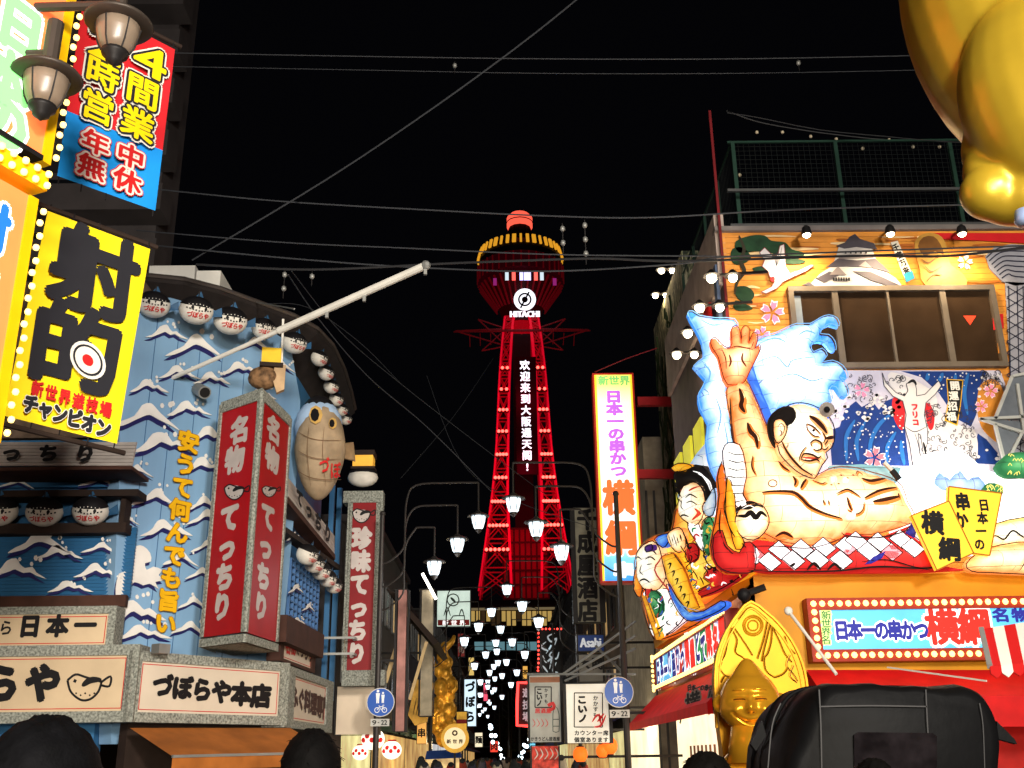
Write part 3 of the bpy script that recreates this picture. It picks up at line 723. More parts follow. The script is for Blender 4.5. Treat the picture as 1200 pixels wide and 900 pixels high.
# ------------------------------------------------------------------ skewer restaurant on the right corner
YF = 16.5; pF = Pl((6, YF), (1, 0)); pLg = Pl((6, 15.75), (1, 0)); XS = pF.P(857, 400).x
rb = thing('skewer_restaurant', 'corner skewer restaurant with orange mural wall, rooftop fence and yellow ledge', 'restaurant', (XS+4, YF, 0))
OR = mat('orange_siding', (226,146,52), .55, var=.22, scale=1.3)
u0 = pF.uv(857, 400)[0]; u1 = pF.uv(1420, 400)[0]; zt2 = pF.uv(1000, 271)[1]; zl = pF.uv(1000, 676)[1]
b = MB(); nb = 58
for i in range(nb):
    z0 = zl+(zt2-zl)*i/nb; z1 = zl+(zt2-zl)*(i+1)/nb
    b.prism([pF.W(u0, z0, 0), pF.W(u1, z0, 0), pF.W(u1, z1-.012, .014), pF.W(u0, z1-.012, .014)], pF.n*.06)
b.build('wall_siding', OR, rb, kind='stuff')
b = MB(); b.wbox((XS+.05, YF+.05, 0), (XS+9, YF+6, zt2-.02)); b.build('block', mat('side_wall_grey', (96,88,84), .7, var=.2), rb)
# painted sky streaks on the planks
strk = mat('mural_cream', (240,206,150), .55, var=.1); strk2 = mat('mural_brown', (176,98,36), .55, var=.1); wh = mat('mural_white', (222,216,214), .6, var=.05)
b = MB(); rr_ = random.Random(3)
for i in range(44):
    x = rr_.uniform(862,1150); y = rr_.uniform(277,300) if i < 26 else rr_.uniform(300,430); L_ = rr_.uniform(14,60)
    if y > 335 and x > 915-L_: x = rr_.uniform(862, 900); L_ = 20
    stroke(b, lambda a, c, o: pF.P(a, c, .03+o), [(x,y),(x+L_*.5,y+rr_.uniform(-2,2)),(x+L_,y)], rr_.uniform(1.5,4), strk if i % 2 else strk2, .0005*i/10, 3)
b.build('mural_sky_streak', None, rb, kind='stuff')
# side wall top parapet along the street, red pole, roof fence
b = MB(); pSd = Pl((XS, YF), (0, 1)); 
zz = zt2+.35
b.wbox((XS-.12, YF, zt2-1.0), (XS+.05, YF+6, zz), mat('pale_parapet', (176,160,150), .7, var=.15)); b.wbox((XS-.05, YF+.02, 0), (XS+.04, YF+6, zt2-1.0), mat('side_panel', (88,78,84), .6, var=.2))
b.build('side_parapet', None, rb)
b = MB(); b.wbox((XS-.14, YF-.1, zt2-.02), (XS+9, YF+.1, zt2+.07)); b.build('coping', mat('coping_grey', (120,112,108), .6), rb)
rf = thing('roof_fence', 'green rooftop fence posts with dark mesh above the orange mural wall', 'fence', (XS+3, YF+.6, zt2))
pR1 = Pl((6, YF+.35), (1, 0)); ga = mat('green_post', (34,60,50), .5, .3)
def vbar(b, pl, xa, ya, xb, yb, wd): b.bar(pl.P(xa, ya), pl.P(xb, yb), wd)
for x in (858, 978, 1112, 1225):
    b = MB(); p = pR1.P(x, 167); b.bar((p.x, p.y, zt2), p, .07); b.build('post', ga, rf)
b = MB(); b.bar(pR1.P(852,167), pR1.P(1240,163), .04); b.build('top_rail', ga, rf)
b = MB(); p = pR1.P(857,167); b.bar(p, p+Vector((0,5.6,0)), .04)
b.build('side_rail', ga, rf)
for k in range(1, 5):
    b = MB(); q = p+Vector((0,1.4*k,0)); b.bar((q.x,q.y,zt2), q, .06); b.build('post', ga, rf)
b = MB()   # mesh netting
ua = pR1.uv(858,167)[0]; ub = pR1.uv(1240,167)[0]; zf = p.z
for i in range(60): u = ua+(ub-ua)*i/60; b.bar(pR1.W(u, zt2+.2, 0), pR1.W(u, zf, 0), .006)
for i in range(20): z = zt2+.2+(zf-zt2-.2)*i/20; b.bar(pR1.W(ua, z), pR1.W(ub, z), .006)
for i in range(50): y = YF+.35+5.6*i/50; b.bar((p.x, y, zt2+.2), (p.x, y, zf), .006)
b.build('mesh_netting', mat('netting', (14,18,16), .8, var=0), rf, kind='stuff')
rl = thing('roof_railing', 'dark grey baluster railing along the roof edge above the murals', 'railing', (XS+3, YF+.1, zt2))
pR2 = Pl((6, YF+.02), (1, 0)); b = MB(); zr = pR2.uv(1000, 221)[1]; ua = pR2.uv(853,230)[0]; ub = ua+9
b.box(pR2, ua, ub, zr-.05, zr, -.03, .03); b.box(pR2, ua, ub, zt2+.12, zt2+.17, -.02, .02); b.build('rail', M['grey'], rl)
n = 76; me0 = None
for i in range(n):
    if me0 is None:
        b = MB(); b.wbox((-.014,-.014,0), (.014,.014,zr-.05-zt2-.17)); o = b.build('baluster', M['dgrey'], rl, at0=True); me0 = o.data
    else: o = bpy.data.objects.new('baluster', me0); COL.objects.link(o); o.parent = rl
    o.location = pR2.W(ua+9*i/(n-1), zt2+.17)-wloc(rl)
rp = thing('red_pole', 'thin red pole rising at the corner of the orange mural building', 'pole', pF.P(857,420,.2))
b = MB(); p = pF.P(857,420,.15); q = pF.P(852,130,.15); b.bar(p, (p.x, p.y, q.z), .045); b.build('pole_shaft', mat('pole_red', (104,18,24), .5), rp)
sl = thing('string_lights', 'string of unlit bulbs hanging above the rooftop fence', 'string lights', at(980,160,YF))
top_ = [(852,130),(885,142),(925,150),(980,158),(1040,164),(1100,166),(1135,167),(1240,168)]
b = MB(); b.tube([at(x, y, YF-.1+.6*(i > 0)) for i, (x, y) in enumerate(spline(top_, 4))], .012, 4); b.tube([at(x, y, YF) for x, y in spline([(852,132),(890,138),(960,152),(1040,160),(1110,166),(1240,172)], 3)], .01, 4); b.build('cord', M['wire'], sl)
bulbs(sl, [at(x, y, YF+.5) for x, y in [(887,155),(917,155),(950,160),(980,163),(1011,174),(1042,164),(1070,172),(1101,172),(867,205)]], .035, LBd)

# window
wn = MB(); px4 = [(924,338),(1172,337),(1186,432),(928,433)]
U0 = pF.uv(926,385)[0]; U1 = pF.uv(1170,385)[0]; V1 = pF.uv(1050,338)[1]; V0 = pF.uv(1050,433)[1]
f_ = .09
wn.box(pF, U0, U1, V1-f_, V1, 0, .13); wn.box(pF, U0, U1, V0, V0+f_, 0, .13); wn.box(pF, U0, U0+f_, V0+f_, V1-f_, 0, .128); wn.box(pF, U1-f_, U1, V0+f_, V1-f_, 0, .128)
wo = wn.build('window', mat('window_frame', (110,98,84), .5, .3), rb)
gl = mat('window_glass', (52,38,26), .2, var=.15, scale=2)
wus = [U0+f_, pF.uv(981,385)[0], pF.uv(1043,385)[0], pF.uv(1108,385)[0], U1-f_]
for i in range(4):
    b = MB(); b.box(pF, wus[i]+.02, wus[i+1]-.02, V0+f_+.01, V1-f_-.01, 0, .05); b.build('pane', gl, wo)
for i in range(1, 4):
    b = MB(); b.box(pF, wus[i]-(.05 if i != 2 else .02), wus[i]+(.05 if i != 2 else .02), V0+f_, V1-f_, 0, .11); b.build('mullion', wn and MATS['window_frame'], wo)
b = MB(); b.prism([pF.P(x, y, .055) for x, y in [(1137,381),(1129,370),(1144,370)]], pF.n*.004); b.build('triangle_mark', mat('mark_red', (226,64,36), .5, var=0, es=.3), wo)
b = MB(); b.box(pF, wus[0]-.02, wus[0]+.13, V0+.1, V1-.15, .052, .056); b.build('tape_strip', mat('tape_grey', (126,134,140), .4), wo)

# lower mural board with waves and a runner
mb = thing('wave_mural', 'painted board of foaming blue waves below the brown window', 'mural', pF.P(1080,545))
OFM = .035
shape('backing', mat('mural_lilac', (206,200,214), .6, var=.06), mb, pF, [(925,434),(1172,434),(1178,450),(1176,545),(1186,590),(925,590)], OFM, .03)
dk = mat('mural_deep_blue', (18,52,120), .55, var=.1); md = mat('mural_blue', (34,104,176), .55, var=.1)
def layer(k): return OFM+.004*k
shape('wave', dk, mb, pF, [(1000,545),(975,545),(972,505),(984,500),(990,480),(1003,470),(1010,477),(1022,470),(1030,480),(1038,470),(1048,466),(1060,500),(1066,546)], layer(1), .004)
shape('wave', dk, mb, pF, [(1056,435),(1156,435),(1152,447),(1146,462),(1144,486),(1138,500),(1120,490),(1112,478),(1100,460),(1080,442)], layer(1), .004)
shape('wave', dk, mb, pF, [(1140,530),(1146,508),(1156,515),(1170,532),(1178,545),(1144,543)], layer(1), .004)
shape('foam', wh, mb, pF, [(1040,440),(1060,440),(1080,450),(1096,462),(1100,478),(1110,492),(1130,500),(1144,508),(1140,545),(1085,546),(1070,520),(1060,490)], layer(2), .004, 3)
for pts in ([(992,540),(992,512),(1002,492)],[(1022,545),(1020,520),(1030,498),(1046,484)],[(1040,545),(1040,524),(1050,506)],[(1006,540),(1004,516),(1014,494)],[(1060,545),(1057,530),(1056,516)],[(1135,437),(1130,460),(1134,486)],[(1105,437),(1100,448)],[(1088,437),(1086,446)],[(1120,437),(1117,470)]):
    b = MB(); stroke(b, lambda x, y, o: pF.P(x, y, layer(2)+o), pts, 5, md); b.build('wave_band', None, mb)
b = MB()
for i in range(110):
    if i < 75: x, y = rr_.uniform(988,1062), rr_.uniform(484,543)
    else: x, y = rr_.uniform(1070,1150), rr_.uniform(437,462)
    r = rr_.uniform(.5,1.3); b.add([pF.P(x+r*math.cos(t), y+r*math.sin(t), layer(4)) for t in (0,1.26,2.5,3.77,5)], [[0,1,2,3,4]], wh)
b.build('spray_dots', None, mb, kind='stuff')
b = MB(); ink = mat('mural_ink', (52,52,66), .6, var=0); S_ = lambda x, y, o: pF.P(x, y, layer(4)+o)
for i in range(190):
    a_ = rr_.random()
    if a_ < .55: x, y = rr_.uniform(1078,1145), rr_.uniform(472,544)
    elif a_ < .8: x, y = rr_.uniform(978,1060), rr_.uniform(440,468)
    else: x, y = rr_.uniform(1150,1172), rr_.uniform(436,460)
    r = rr_.uniform(1.6,3.6); t0 = rr_.uniform(0,6.28); q = [(x+r*math.cos(t0+t), y+r*math.sin(t0+t)) for t in (0,.9,1.8,2.7,3.6)]+[(x+r*.3, y)]
    stroke(b, S_, q, .8, ink, .0, 2, False)
b.build('curl_lines', None, mb, kind='stuff')
shape('orange_patch', OR, mb, pF, [(1146,462),(1150,450),(1162,444),(1172,450),(1178,470),(1173,490),(1168,506),(1172,520),(1160,512),(1150,500),(1145,480)], layer(3), .004, 3)
b = MB(); fr_ = random.Random(9)
for i in range(60):
    x = fr_.uniform(970,1064); y = 480+8*math.sin(x*.2)+fr_.uniform(-10,6); r = fr_.uniform(1.6,3.4); b.add([pF.P(x+r*math.cos(t), y+r*.8*math.sin(t), layer(3)) for t in (0,.8,1.6,2.4,3.2,4,4.8,5.6)], [list(range(8))], wh)
for i in range(26):
    x = fr_.uniform(1146,1174); y = fr_.uniform(436,540); r = fr_.uniform(1.6,3); 
    if not (1148 < x and 446 < y < 515): b.add([pF.P(x+r*math.cos(t), y+r*.8*math.sin(t), layer(4)) for t in (0,.8,1.6,2.4,3.2,4,4.8,5.6)], [list(range(8))], wh)
b.build('foam_dots', None, mb, kind='stuff')
# runner figure painted on the board (generic athlete in a tank top)
skinw = mat('mural_skin', (214,208,204), .6, var=.04)
for q in ([(1046,468),(1052,464),(1060,474),(1060,494),(1057,504),(1050,496),(1046,482)],[(1084,474),(1090,474),(1095,486),(1094,500),(1090,504),(1086,494)]): shape('red_disc', mat('mural_red', (204,30,36), .5, var=.05), mb, pF, q, layer(3), .004, 4)
runner = [(1034,437),(1038,448),(1050,460),(1060,464),(1064,458),(1062,450),(1066,447),(1072,448),(1074,456),(1074,464),(1084,462),(1096,450),(1100,446),(1103,452),(1096,462),(1085,472),(1083,486),(1087,504),(1087,518),(1084,530),(1086,532),(1082,532),(1079,510),(1076,508),(1078,530),(1082,546),(1070,546),(1066,520),(1060,500),(1062,486),(1058,470),(1046,464),(1036,452)]
shape('runner', skinw, mb, pF, runner, layer(5), .004)
b = MB(); S5 = lambda x, y, o: pF.P(x, y, layer(5)+.001+o)
for i in range(len(runner)): stroke(b, S5, [runner[i-1], runner[i]], .9, ink, .0, 2, False)
stroke(b, S5, [(1061,500),(1072,506),(1086,500)], 1, ink); stroke(b, S5, [(1064,449),(1070,446),(1074,451)], 3.4, M['black']); stroke(b, S5, [(1082,518),(1084,526),(1085,532)], 3, M['black'])
stroke(b, S5, [(1072,508),(1076,520),(1078,534)], .9, ink); b.build('outline', None, mb)
text(mb, pF, 'フリコ', (1072,477), (1073,495), 8, 8, [(MATS['mural_red'], .07)], layer(6))
pk = mat('blossom_pink', (226,136,168), .55, var=.08); pk2 = mat('blossom_edge', (240,226,232), .6, var=0); mauve = mat('blossom_mauve', (184,120,160), .55, var=.08)
def blossom(px, py, r, parent, col, off, label=None):
    b = MB()
    for k in range(5):
        a = -1.57+k*1.2566+.2
        def pt(rad, da): return (px+rad*math.cos(a+da), py+rad*math.sin(a+da))
        for gr, m_, oo in ((1.14, pk2, 0), (1.0, col, .004)):
            q = [pt(.18*r, 0), pt(.62*r*gr, -.42*gr), pt(1.0*r*gr, -.25), pt(.86*r*gr, 0), pt(1.0*r*gr, .25), pt(.62*r*gr, .42*gr)]
            b.prism([pF.P(x, y, off+oo) for x, y in q], pF.n*.004, m_)
    return b.build('cherry_blossom', None, parent)
blossom(1010,457,9,mb,pk,layer(4)); blossom(1025,536,12,mb,mat('blossom_red', (232,110,124), .55),layer(6)); blossom(1161,458,8,mb,pk,layer(5)); blossom(1150,476,7,mb,pk,layer(5))
shape('label_plate', M['black'], mb, pF, [(1110,445),(1128,446),(1125,475),(1121,497),(1109,492),(1112,470)], layer(5), .006)
shape('label_plate_border', M['yel'], mb, pF, [(1109,444),(1129,445),(1126,475),(1122,499),(1107,493),(1111,470)], layer(5)-.004, .004)
text(mb, pF, '開運招福', (1119,452), (1115,488), 11, 10.5, [(M['white'], .04)], layer(5)+.004)

# cut-outs on the upper wall
def cut(name, label, cat, px, py): return thing(name, label, cat, pF.P(px, py, .04))
t = cut('pine_mural', 'painted dark green pine branches at the left edge of the orange wall', 'mural', 880,380)
gn = mat('pine_green', (28,62,36), .6, var=.25, scale=6)
for q in ([(862,283),(880,276),(896,276),(904,282),(920,284),(928,292),(942,296),(938,302),(918,298),(900,296),(884,294),(866,296)],[(858,292),(870,290),(880,300),(876,306),(864,310),(857,304)],[(900,300),(918,300),(934,303),(944,306),(936,309),(916,308)],[(864,336),(876,336),(884,344),(880,352),(868,352),(862,344)],[(862,352),(874,356),(882,362),(866,364),(860,360)],[(882,314),(896,312),(904,317),(890,320)]):
    shape('foliage', gn, t, pF, q, .05, .02, 3)
b = MB(); Sp = lambda x, y, o: pF.P(x, y, .055+o)
stroke(b, Sp, [(861,345),(864,330),(872,318),(868,306),(872,292),(866,276)], 5, mat('pine_bark', (52,48,34), .7)); b.build('branch', None, t)
t = cut('crane_mural', 'painted white crane with spread wings flying over the orange planks', 'mural', 915,345)
cr = [(892,342),(904,336),(908,330),(902,324),(900,318),(893,312),(896,305),(890,296),(896,290),(904,298),(908,304),(912,296),(914,288),(919,286),(920,300),(921,312),(926,320),(938,316),(950,310),(954,311),(944,318),(930,324),(918,330),(910,338),(898,344)]
shape('crane', wh, t, pF, cr, .06, .02); b = MB(); S6 = lambda x, y, o: pF.P(x, y, .061+o)
for i in range(len(cr)): stroke(b, S6, [cr[i-1], cr[i]], .8, mat('crane_line', (130,40,56), .6), .0, 2, False)
for k in range(4): stroke(b, S6, [(916-k*3,290+k*2),(914-k*2,302),(910,312)], .7, ink)
stroke(b, S6, [(903,326),(908,328)], 6, MATS['mural_red']); b.build('crane_line', None, t)
t = cut('castle_mural', 'painted grey castle keep with stacked roofs above the window', 'mural', 1005,335)
gr1 = mat('castle_wall', (186,180,176), .6, var=.08); gr2 = mat('castle_roof', (72,66,72), .6, var=.15); gr3 = mat('castle_roof_light', (124,114,112), .6, var=.1)
shape('wall', gr1, t, pF, [(946,336),(962,320),(975,312),(980,300),(984,286),(1020,286),(1026,302),(1034,316),(1050,326),(1058,336)], .05, .02)
for q in ([(980,288),(990,284),(996,277),(1002,274),(1008,280),(1024,285),(1028,292),(1004,289),(990,291)],[(968,313),(982,303),(1004,305),(1026,303),(1034,310),(1044,320),(1020,313),(990,312)],[(956,326),(972,318),(984,322),(966,331)],[(1000,318),(1020,318),(1046,330),(1058,336),(1048,337),(1020,328)],[(940,334),(948,330),(956,336)]):
    shape('roof', gr2, t, pF, q, .065, .015)
for q in ([(983,299),(1000,298),(1022,299),(1024,302),(983,303)],[(972,322),(982,312),(992,322)],[(1006,312),(1014,306),(1022,314)]): shape('gable', gr3, t, pF, q, .07, .01)
b = MB()
for k in range(7): b.prism([pF.P(x, y, .075) for x, y in [(976+k*3,329),(978+k*3,329),(978+k*3,325),(976+k*3,325)]], pF.n*.004)
for k in range(5): b.prism([pF.P(x, y, .075) for x, y in [(990+k*6,297),(992+k*6,297),(992+k*6,294),(990+k*6,294)]], pF.n*.004)
b.build('castle_window', M['black'], t)
shape('name_plate', mat('plate_white', (214,206,190), .6), t, pF, [(1044,284),(1052,282),(1071,325),(1062,330)], .08, .02); shape('plate_tip', mat('plate_teal', (40,120,140), .5), t, pF, [(1059,321),(1069,317),(1072,326),(1062,331)], .085, .006)
text(t, pF, '千客万来', (1050,290), (1062,317), 8, 8, [(M['black'], .05)], .084, .38)
t = cut('golden_charm_mural', 'painted golden doll face with sleepy eyes between castle and tower murals', 'mural', 1095,335)
go = mat('mural_gold', (190,140,60), .5, var=.2); go2 = mat('mural_gold_dark', (120,78,36), .5, var=.2); go3 = mat('mural_gold_light', (226,190,60), .5, var=.1)
shape('figure', go, t, pF, [(1072,290),(1074,280),(1082,274),(1094,273),(1104,278),(1110,290),(1114,310),(1128,320),(1132,336),(1086,336),(1078,316)], .05, .02, 2)
shape('face_shadow', go2, t, pF, [(1076,288),(1082,278),(1094,277),(1102,286),(1106,298),(1096,294),(1084,300)], .06, .01, 2)
shape('feet', go3, t, pF, [(1102,336),(1104,328),(1112,324),(1120,328),(1124,336)], .06, .01); b = MB(); S7 = lambda x, y, o: pF.P(x, y, .066+o)
for q in ([(1080,304),(1088,308),(1096,303)],[(1084,312),(1092,318),(1104,312)],[(1098,302),(1102,300)],[(1086,330),(1094,322),(1104,322)]): stroke(b, S7, q, 1.6, go2)
b.build('face_line', None, t)
t = cut('tower_mural', 'painted grey lattice tower at the right end of the orange wall', 'mural', 1190,420)
shape('red_band', MATS['mural_red'], t, pF, [(1094,273),(1240,273),(1240,290),(1200,285),(1150,282),(1100,280)], .045, .01)
shape('tower_head', mat('tower_paint', (150,150,160), .6), t, pF, [(1155,300),(1165,290),(1185,286),(1225,288),(1225,330),(1190,335),(1175,330),(1160,315)], .05, .02)
b = MB(); S8 = lambda x, y, o: pF.P(x, y, .056+o)
for k in range(7): stroke(b, S8, [(1156+k*3,302+k*4),(1170+k*2,291+k*5),(1190,288+k*6),(1225,290+k*6)], 1.5, mat('tower_line', (44,44,60), .6), .0, 3, False)
shape('tower_leg', MATS['tower_paint'], t, pF, [(1178,330),(1215,332),(1225,545),(1184,545),(1184,430)], .05, .02)
for k in range(16):
    y = 336+k*13; stroke(b, S8, [(1180,y),(1200,y+12)], 1.2, MATS['tower_line'], .0, 2, False); stroke(b, S8, [(1200,y),(1180,y+12)], 1.2, MATS['tower_line'], .0, 2, False)
for x in (1182,1192,1199): stroke(b, S8, [(x,335),(x+4,540)], 1.3, MATS['tower_line'], .0, 2, False)
b.build('lattice_line', None, t)
for (x, y, w_, h_) in [(1170,378,13,17),(1174,408,10,12)]: shape('red_patch', MATS['mural_red'] if h_ > 14 else OR, t, pF, [(x-w_/2,y-h_/2),(x+w_/2-1,y-h_/2-2),(x+w_/2,y+h_/2-2),(x-w_/2+1,y+h_/2)], .06, .008)
for (x, y, r, c_) in [(905,366,13,mauve),(893,392,9,mauve),(1131,307,8,mat('blossom_pale', (240,196,160), .5))]:
    o = blossom(x, y, r, None, c_, .05); o['label'] = {905:'mauve cherry blossom cut-out on the orange planks left of the window',893:'mauve cherry blossom cut-out half hidden by the lit blue wave',1131:'pale cherry blossom painted between golden doll and tower mural'}[x]; o['category'] = 'wall decoration'; o['group'] = 'blossom cut-outs on the orange wall'

# spot lamps along the top of the murals
for i, (x, y) in enumerate([(945,278),(1043,277),(1127,277)]):
    p = pF.P(x, y-6, .55); t = thing('spot_lamp', ['lit spot lamp above the crane mural','lit spot lamp above the castle mural','lit spot lamp above the golden doll and tower murals'][i], 'spot lamp', p, 'spot lamps over the murals')
    b = MB(); b.bar(pF.P(x, y-10, 0), p+Vector((0,0,.1)), .03); b.build('arm', M['dgrey'], t)
    b = MB(); b.lathe(p, [(.03,.12),(.07,.08),(.09,-.03),(.085,-.05)], 12); b.build('housing', M['dgrey'], t)
    b = MB(); b.ball(p-Vector((0,0,.03)), .075, 10, 6); b.build('bulb', ME('spot_bulb', (255,236,190), 14), t, True)
    L = bpy.data.lights.new('spot_lamp_light', 'SPOT'); lo = bpy.data.objects.new('spot_lamp_light', L); COL.objects.link(lo); L.energy = 190; L.color = (1,.78,.5); L.spot_size = 2.5; L.spot_blend = 1; L.shadow_soft_size = .08
    lo.location = p-Vector((0,.05,.24)); lo.rotation_euler = (math.radians(38), 0, 0)

# yellow ledge, side ledge
YB = mat('ochre_fascia', (214,146,20), .5, var=.12, scale=1.5)
b = MB(); ul, _ = pLg.uv(884, 690); ur = ul+7; z1_ = pLg.uv(1000,673)[1]; z0_ = pLg.uv(1000,790)[1]
b.box(pLg, ul, ur, z0_, z1_, -.9, 0); b.build('ledge', YB, rb)
XL = pLg.W(ul, 0).x
b = MB(); b.prism([Vector((XL, 15.77, z0_)), Vector((XL, 26.5, z0_)), Vector((XL, 26.5, z1_-.02)), Vector((XL, 15.77, z1_-.02))][::-1], Vector((-.5,0,0))); b.build('side_ledge', YB, rb)
b = MB(); b.wbox((XS-.16, 16.6, 0), (XS-.06, 22.4, z0_)); b.build('shop_side_wall', mat('shop_cream', (250,232,196), .6, es=1.35, var=.12), rb)
b = MB()
for k in range(14): b.wbox((XS-.2, 16.7+k*.42, 0), (XS-.165, 16.74+k*.42, z0_-.9))
b.build('shop_side_mullion', mat('shop_frame', (120,90,70), .5), rb, kind='stuff')
b = MB(); b.box(pLg, ul+.3, ur, 0, z0_, -.7, -.6); b.build('shop_front_wall', mat('shop_red', (170,30,24), .5, es=.25, var=.15), rb)

# marquee signs with bulbs
def marquee(name, label, pl, x0, y0, x1, y1, corners=None, nb_=(24, 6), th=.25, off=.3, panel=None, fw=.17):
    U0, V1 = pl.uv(x0, y0, off); U1, V0 = pl.uv(x1, y1, off)
    if U0 > U1: U0, U1 = U1, U0
    t = thing(name, label, 'lit sign', pl.W((U0+U1)/2, V0, off)); b = MB()
    b.box(pl, U0, U1, V1-fw, V1, off-th, off); b.box(pl, U0, U1, V0, V0+fw, off-th, off); b.box(pl, U0, U0+fw, V0+fw, V1-fw, off-th, off-.002); b.box(pl, U1-fw, U1, V0+fw, V1-fw, off-th, off-.002)
    b.build('frame', mat('frame_red', (150,44,24), .5, var=.1), t)
    b = MB(); b.box(pl, U0+fw, U1-fw, V0+fw, V1-fw, off-th, off-.05); b.build('panel', panel, t)
    P_ = []
    for (va) in (V0+fw/2, V1-fw/2): P_ += lerp_pts(pl.W(U0+fw/2, va, off+.03), pl.W(U1-fw/2, va, off+.03), nb_[0])
    for (ua_) in (U0+fw/2, U1-fw/2): P_ += lerp_pts(pl.W(ua_, V0+fw/2, off+.03), pl.W(ua_, V1-fw/2, off+.03), nb_[1]+2)[1:-1]
    bulbs(t, P_, .045, LB)
    return t, (U0+fw, U1-fw, V0+fw, V1-fw)
PB = mat('lit_sky_panel', (92,186,236), .4, es=.9, var=.12, scale=1.2)
t, _ = marquee('marquee_sign', 'wide bulb-framed blue sign reading 日本一の串かつ横綱 on the yellow ledge', pLg, 945,701,1330,771, nb_=(36,5), panel=PB)
Wl = ME('lit_white', (255,255,255), 1.0); Bl = ME('lit_navy', (40,44,150), .5); Rl = ME('lit_red', (226,40,30), .9); Gl = ME('lit_green', (120,210,90), .7)
text(t, pLg, '新世界名', (968,721), (968,750), 11, 10, [(ME('lit_lime', (214,236,140), .9), .2), (ME('lit_dark_green', (20,110,60), .4), .02)], .26)
text(t, pLg, '日本一の串かつ', (986,739), (1080,739), 17, 23, [(Wl, .15), (Bl, .06)], .26)
text(t, pLg, '横綱', (1104,735), (1142,735), 38, 42, [(Wl, .12), (Rl, .045)], .26); text(t, pLg, '名物', (1173,721), (1196,721), 20, 16, [(Bl, .05)], .26); text(t, pLg, '串かつ', (1218,736), (1280,736), 28, 36, [(Wl, .12), (Rl, .05)], .26)
# side marquee along the street
pMs = Pl((XL, 20), (0, 1))
t = thing('marquee_sign', 'long bulb-edged sign with blue and red lettering running down the street side', 'lit sign', (XL-.2, 21, 3))
ya, yb_ = 17.0, 25.6; X_ = XL-.05; 
pMs2 = Pl((X_, 20), (0, 1))
def uvy(y): return (Vector((X_, y, 0))-pMs2.o).dot(pMs2.u)
vt = pMs2.uv(800, 748, .1)[1]; vb = pMs2.uv(800, 796, .1)[1]
b = MB(); b.box(pMs2, uvy(ya), uvy(yb_), vt-.1, vt, -.1, .16); b.box(pMs2, uvy(ya), uvy(yb_), vb, vb+.1, -.1, .16); b.box(pMs2, uvy(ya), uvy(ya+.12), vb+.1, vt-.1, -.1, .158); b.box(pMs2, uvy(yb_-.12), uvy(yb_), vb+.1, vt-.1, -.1, .158); b.build('frame', MATS['frame_red'], t)
b = MB(); b.box(pMs2, uvy(ya+.12), uvy(yb_-.12), vb+.1, vt-.1, -.1, .1); b.build('panel', PB, t)
b = MB(); b.box(pMs2, uvy(18.2), uvy(20.5), vb+.1, vt-.1, .1, .105); b.build('green_field', mat('lit_green_field', (30,150,90), .5, es=.6, var=.1), t)
b = MB(); b.box(pMs2, uvy(20.5), uvy(21.6), vb+.1, vt-.1, .1, .105); b.box(pMs2, uvy(17.12), uvy(18.2), vb+.1, vt-.1, .1, .105); b.build('pale_field', mat('lit_pale_field', (190,206,240), .5, es=.7, var=.1), t)
b = MB(); b.box(pMs2, uvy(21.6), uvy(22.6), vb+.1, vt-.1, .1, .105); b.build('red_field', mat('lit_red_field', (214,50,40), .5, es=.6, var=.1), t)
P_ = []
for v in (vt-.05, vb+.05): P_ += lerp_pts(pMs2.W(uvy(ya+.05), v, .18), pMs2.W(uvy(yb_-.05), v, .18), 40)
P_ += lerp_pts(pMs2.W(uvy(yb_-.05), vb, .18), pMs2.W(uvy(yb_-.05), vt, .18), 8); bulbs(t, P_, .04, LB)
its = '日本一の串かつ横綱どて焼名物'
b = MB(); items = []
for i, ch in enumerate(its): items.append((ch, uvy(25.1-i*.58), (vt+vb)/2+(.08 if i % 2 else -.06), .5, .6, 0))
chars(b, pMs2, items, .108, .13, Wl); chars(b, pMs2, items[:7], .113, .06, Bl); chars(b, pMs2, items[7:9]+items[11:], .113, .07, Rl); chars(b, pMs2, items[9:11], .113, .06, Bl); b.build('lettering', None, t)
# red canopy with the shop name
rc = thing('red_canopy', 'sloping red fabric canopy with black 横綱 lettering along the street side', 'canopy', (XL-.4, 20, 2.4))
b = MB(); zc1 = pMs2.uv(800, 800, .2)[1]; zc0 = zc1-.62
for i in range(10):
    y0 = 15.9+i*1.0; y1 = y0+1.0
    b.add([(X_-.1,y0,zc1),(X_-.1,y1,zc1),(X_-.75,y1,zc0),(X_-.75,y0,zc0)], [[0,1,2,3]]); b.add([(X_-.75,y0,zc0),(X_-.75,y1,zc0),(X_-.75,y1,zc0-.16),(X_-.75,y0,zc0-.16)], [[0,1,2,3]])
b.add([(X_-.1,15.9,zc1),(X_-.75,15.9,zc0),(X_-.75,15.9,zc0-.16),(X_-.1,15.9,zc0-.16)], [[0,1,2,3]]); b.build('fabric', mat('canopy_red', (196,22,22), .6, var=.1, es=.32), rc)  # emission stands in for light on and through the fabric
pCn = Pl((X_-.55, 17), (0, 1)); text(rc, pCn, '日本一の串かつ', (808,806), (838,806), 5, 7, [(M['white'], .1), (M['black'], .04)], .12); text(rc, pCn, '横綱', (812,825), (838,822), 18, 27, [(M['white'], .1), (M['black'], .03)], .12)
for i in range(5):
    b = MB(); b.bar((X_-.1, 16.3+i*2.2, zc1-.02), (X_-.74, 16.3+i*2.2, zc0-.03), .03); b.build('canopy_rib', M['galv'], rc)
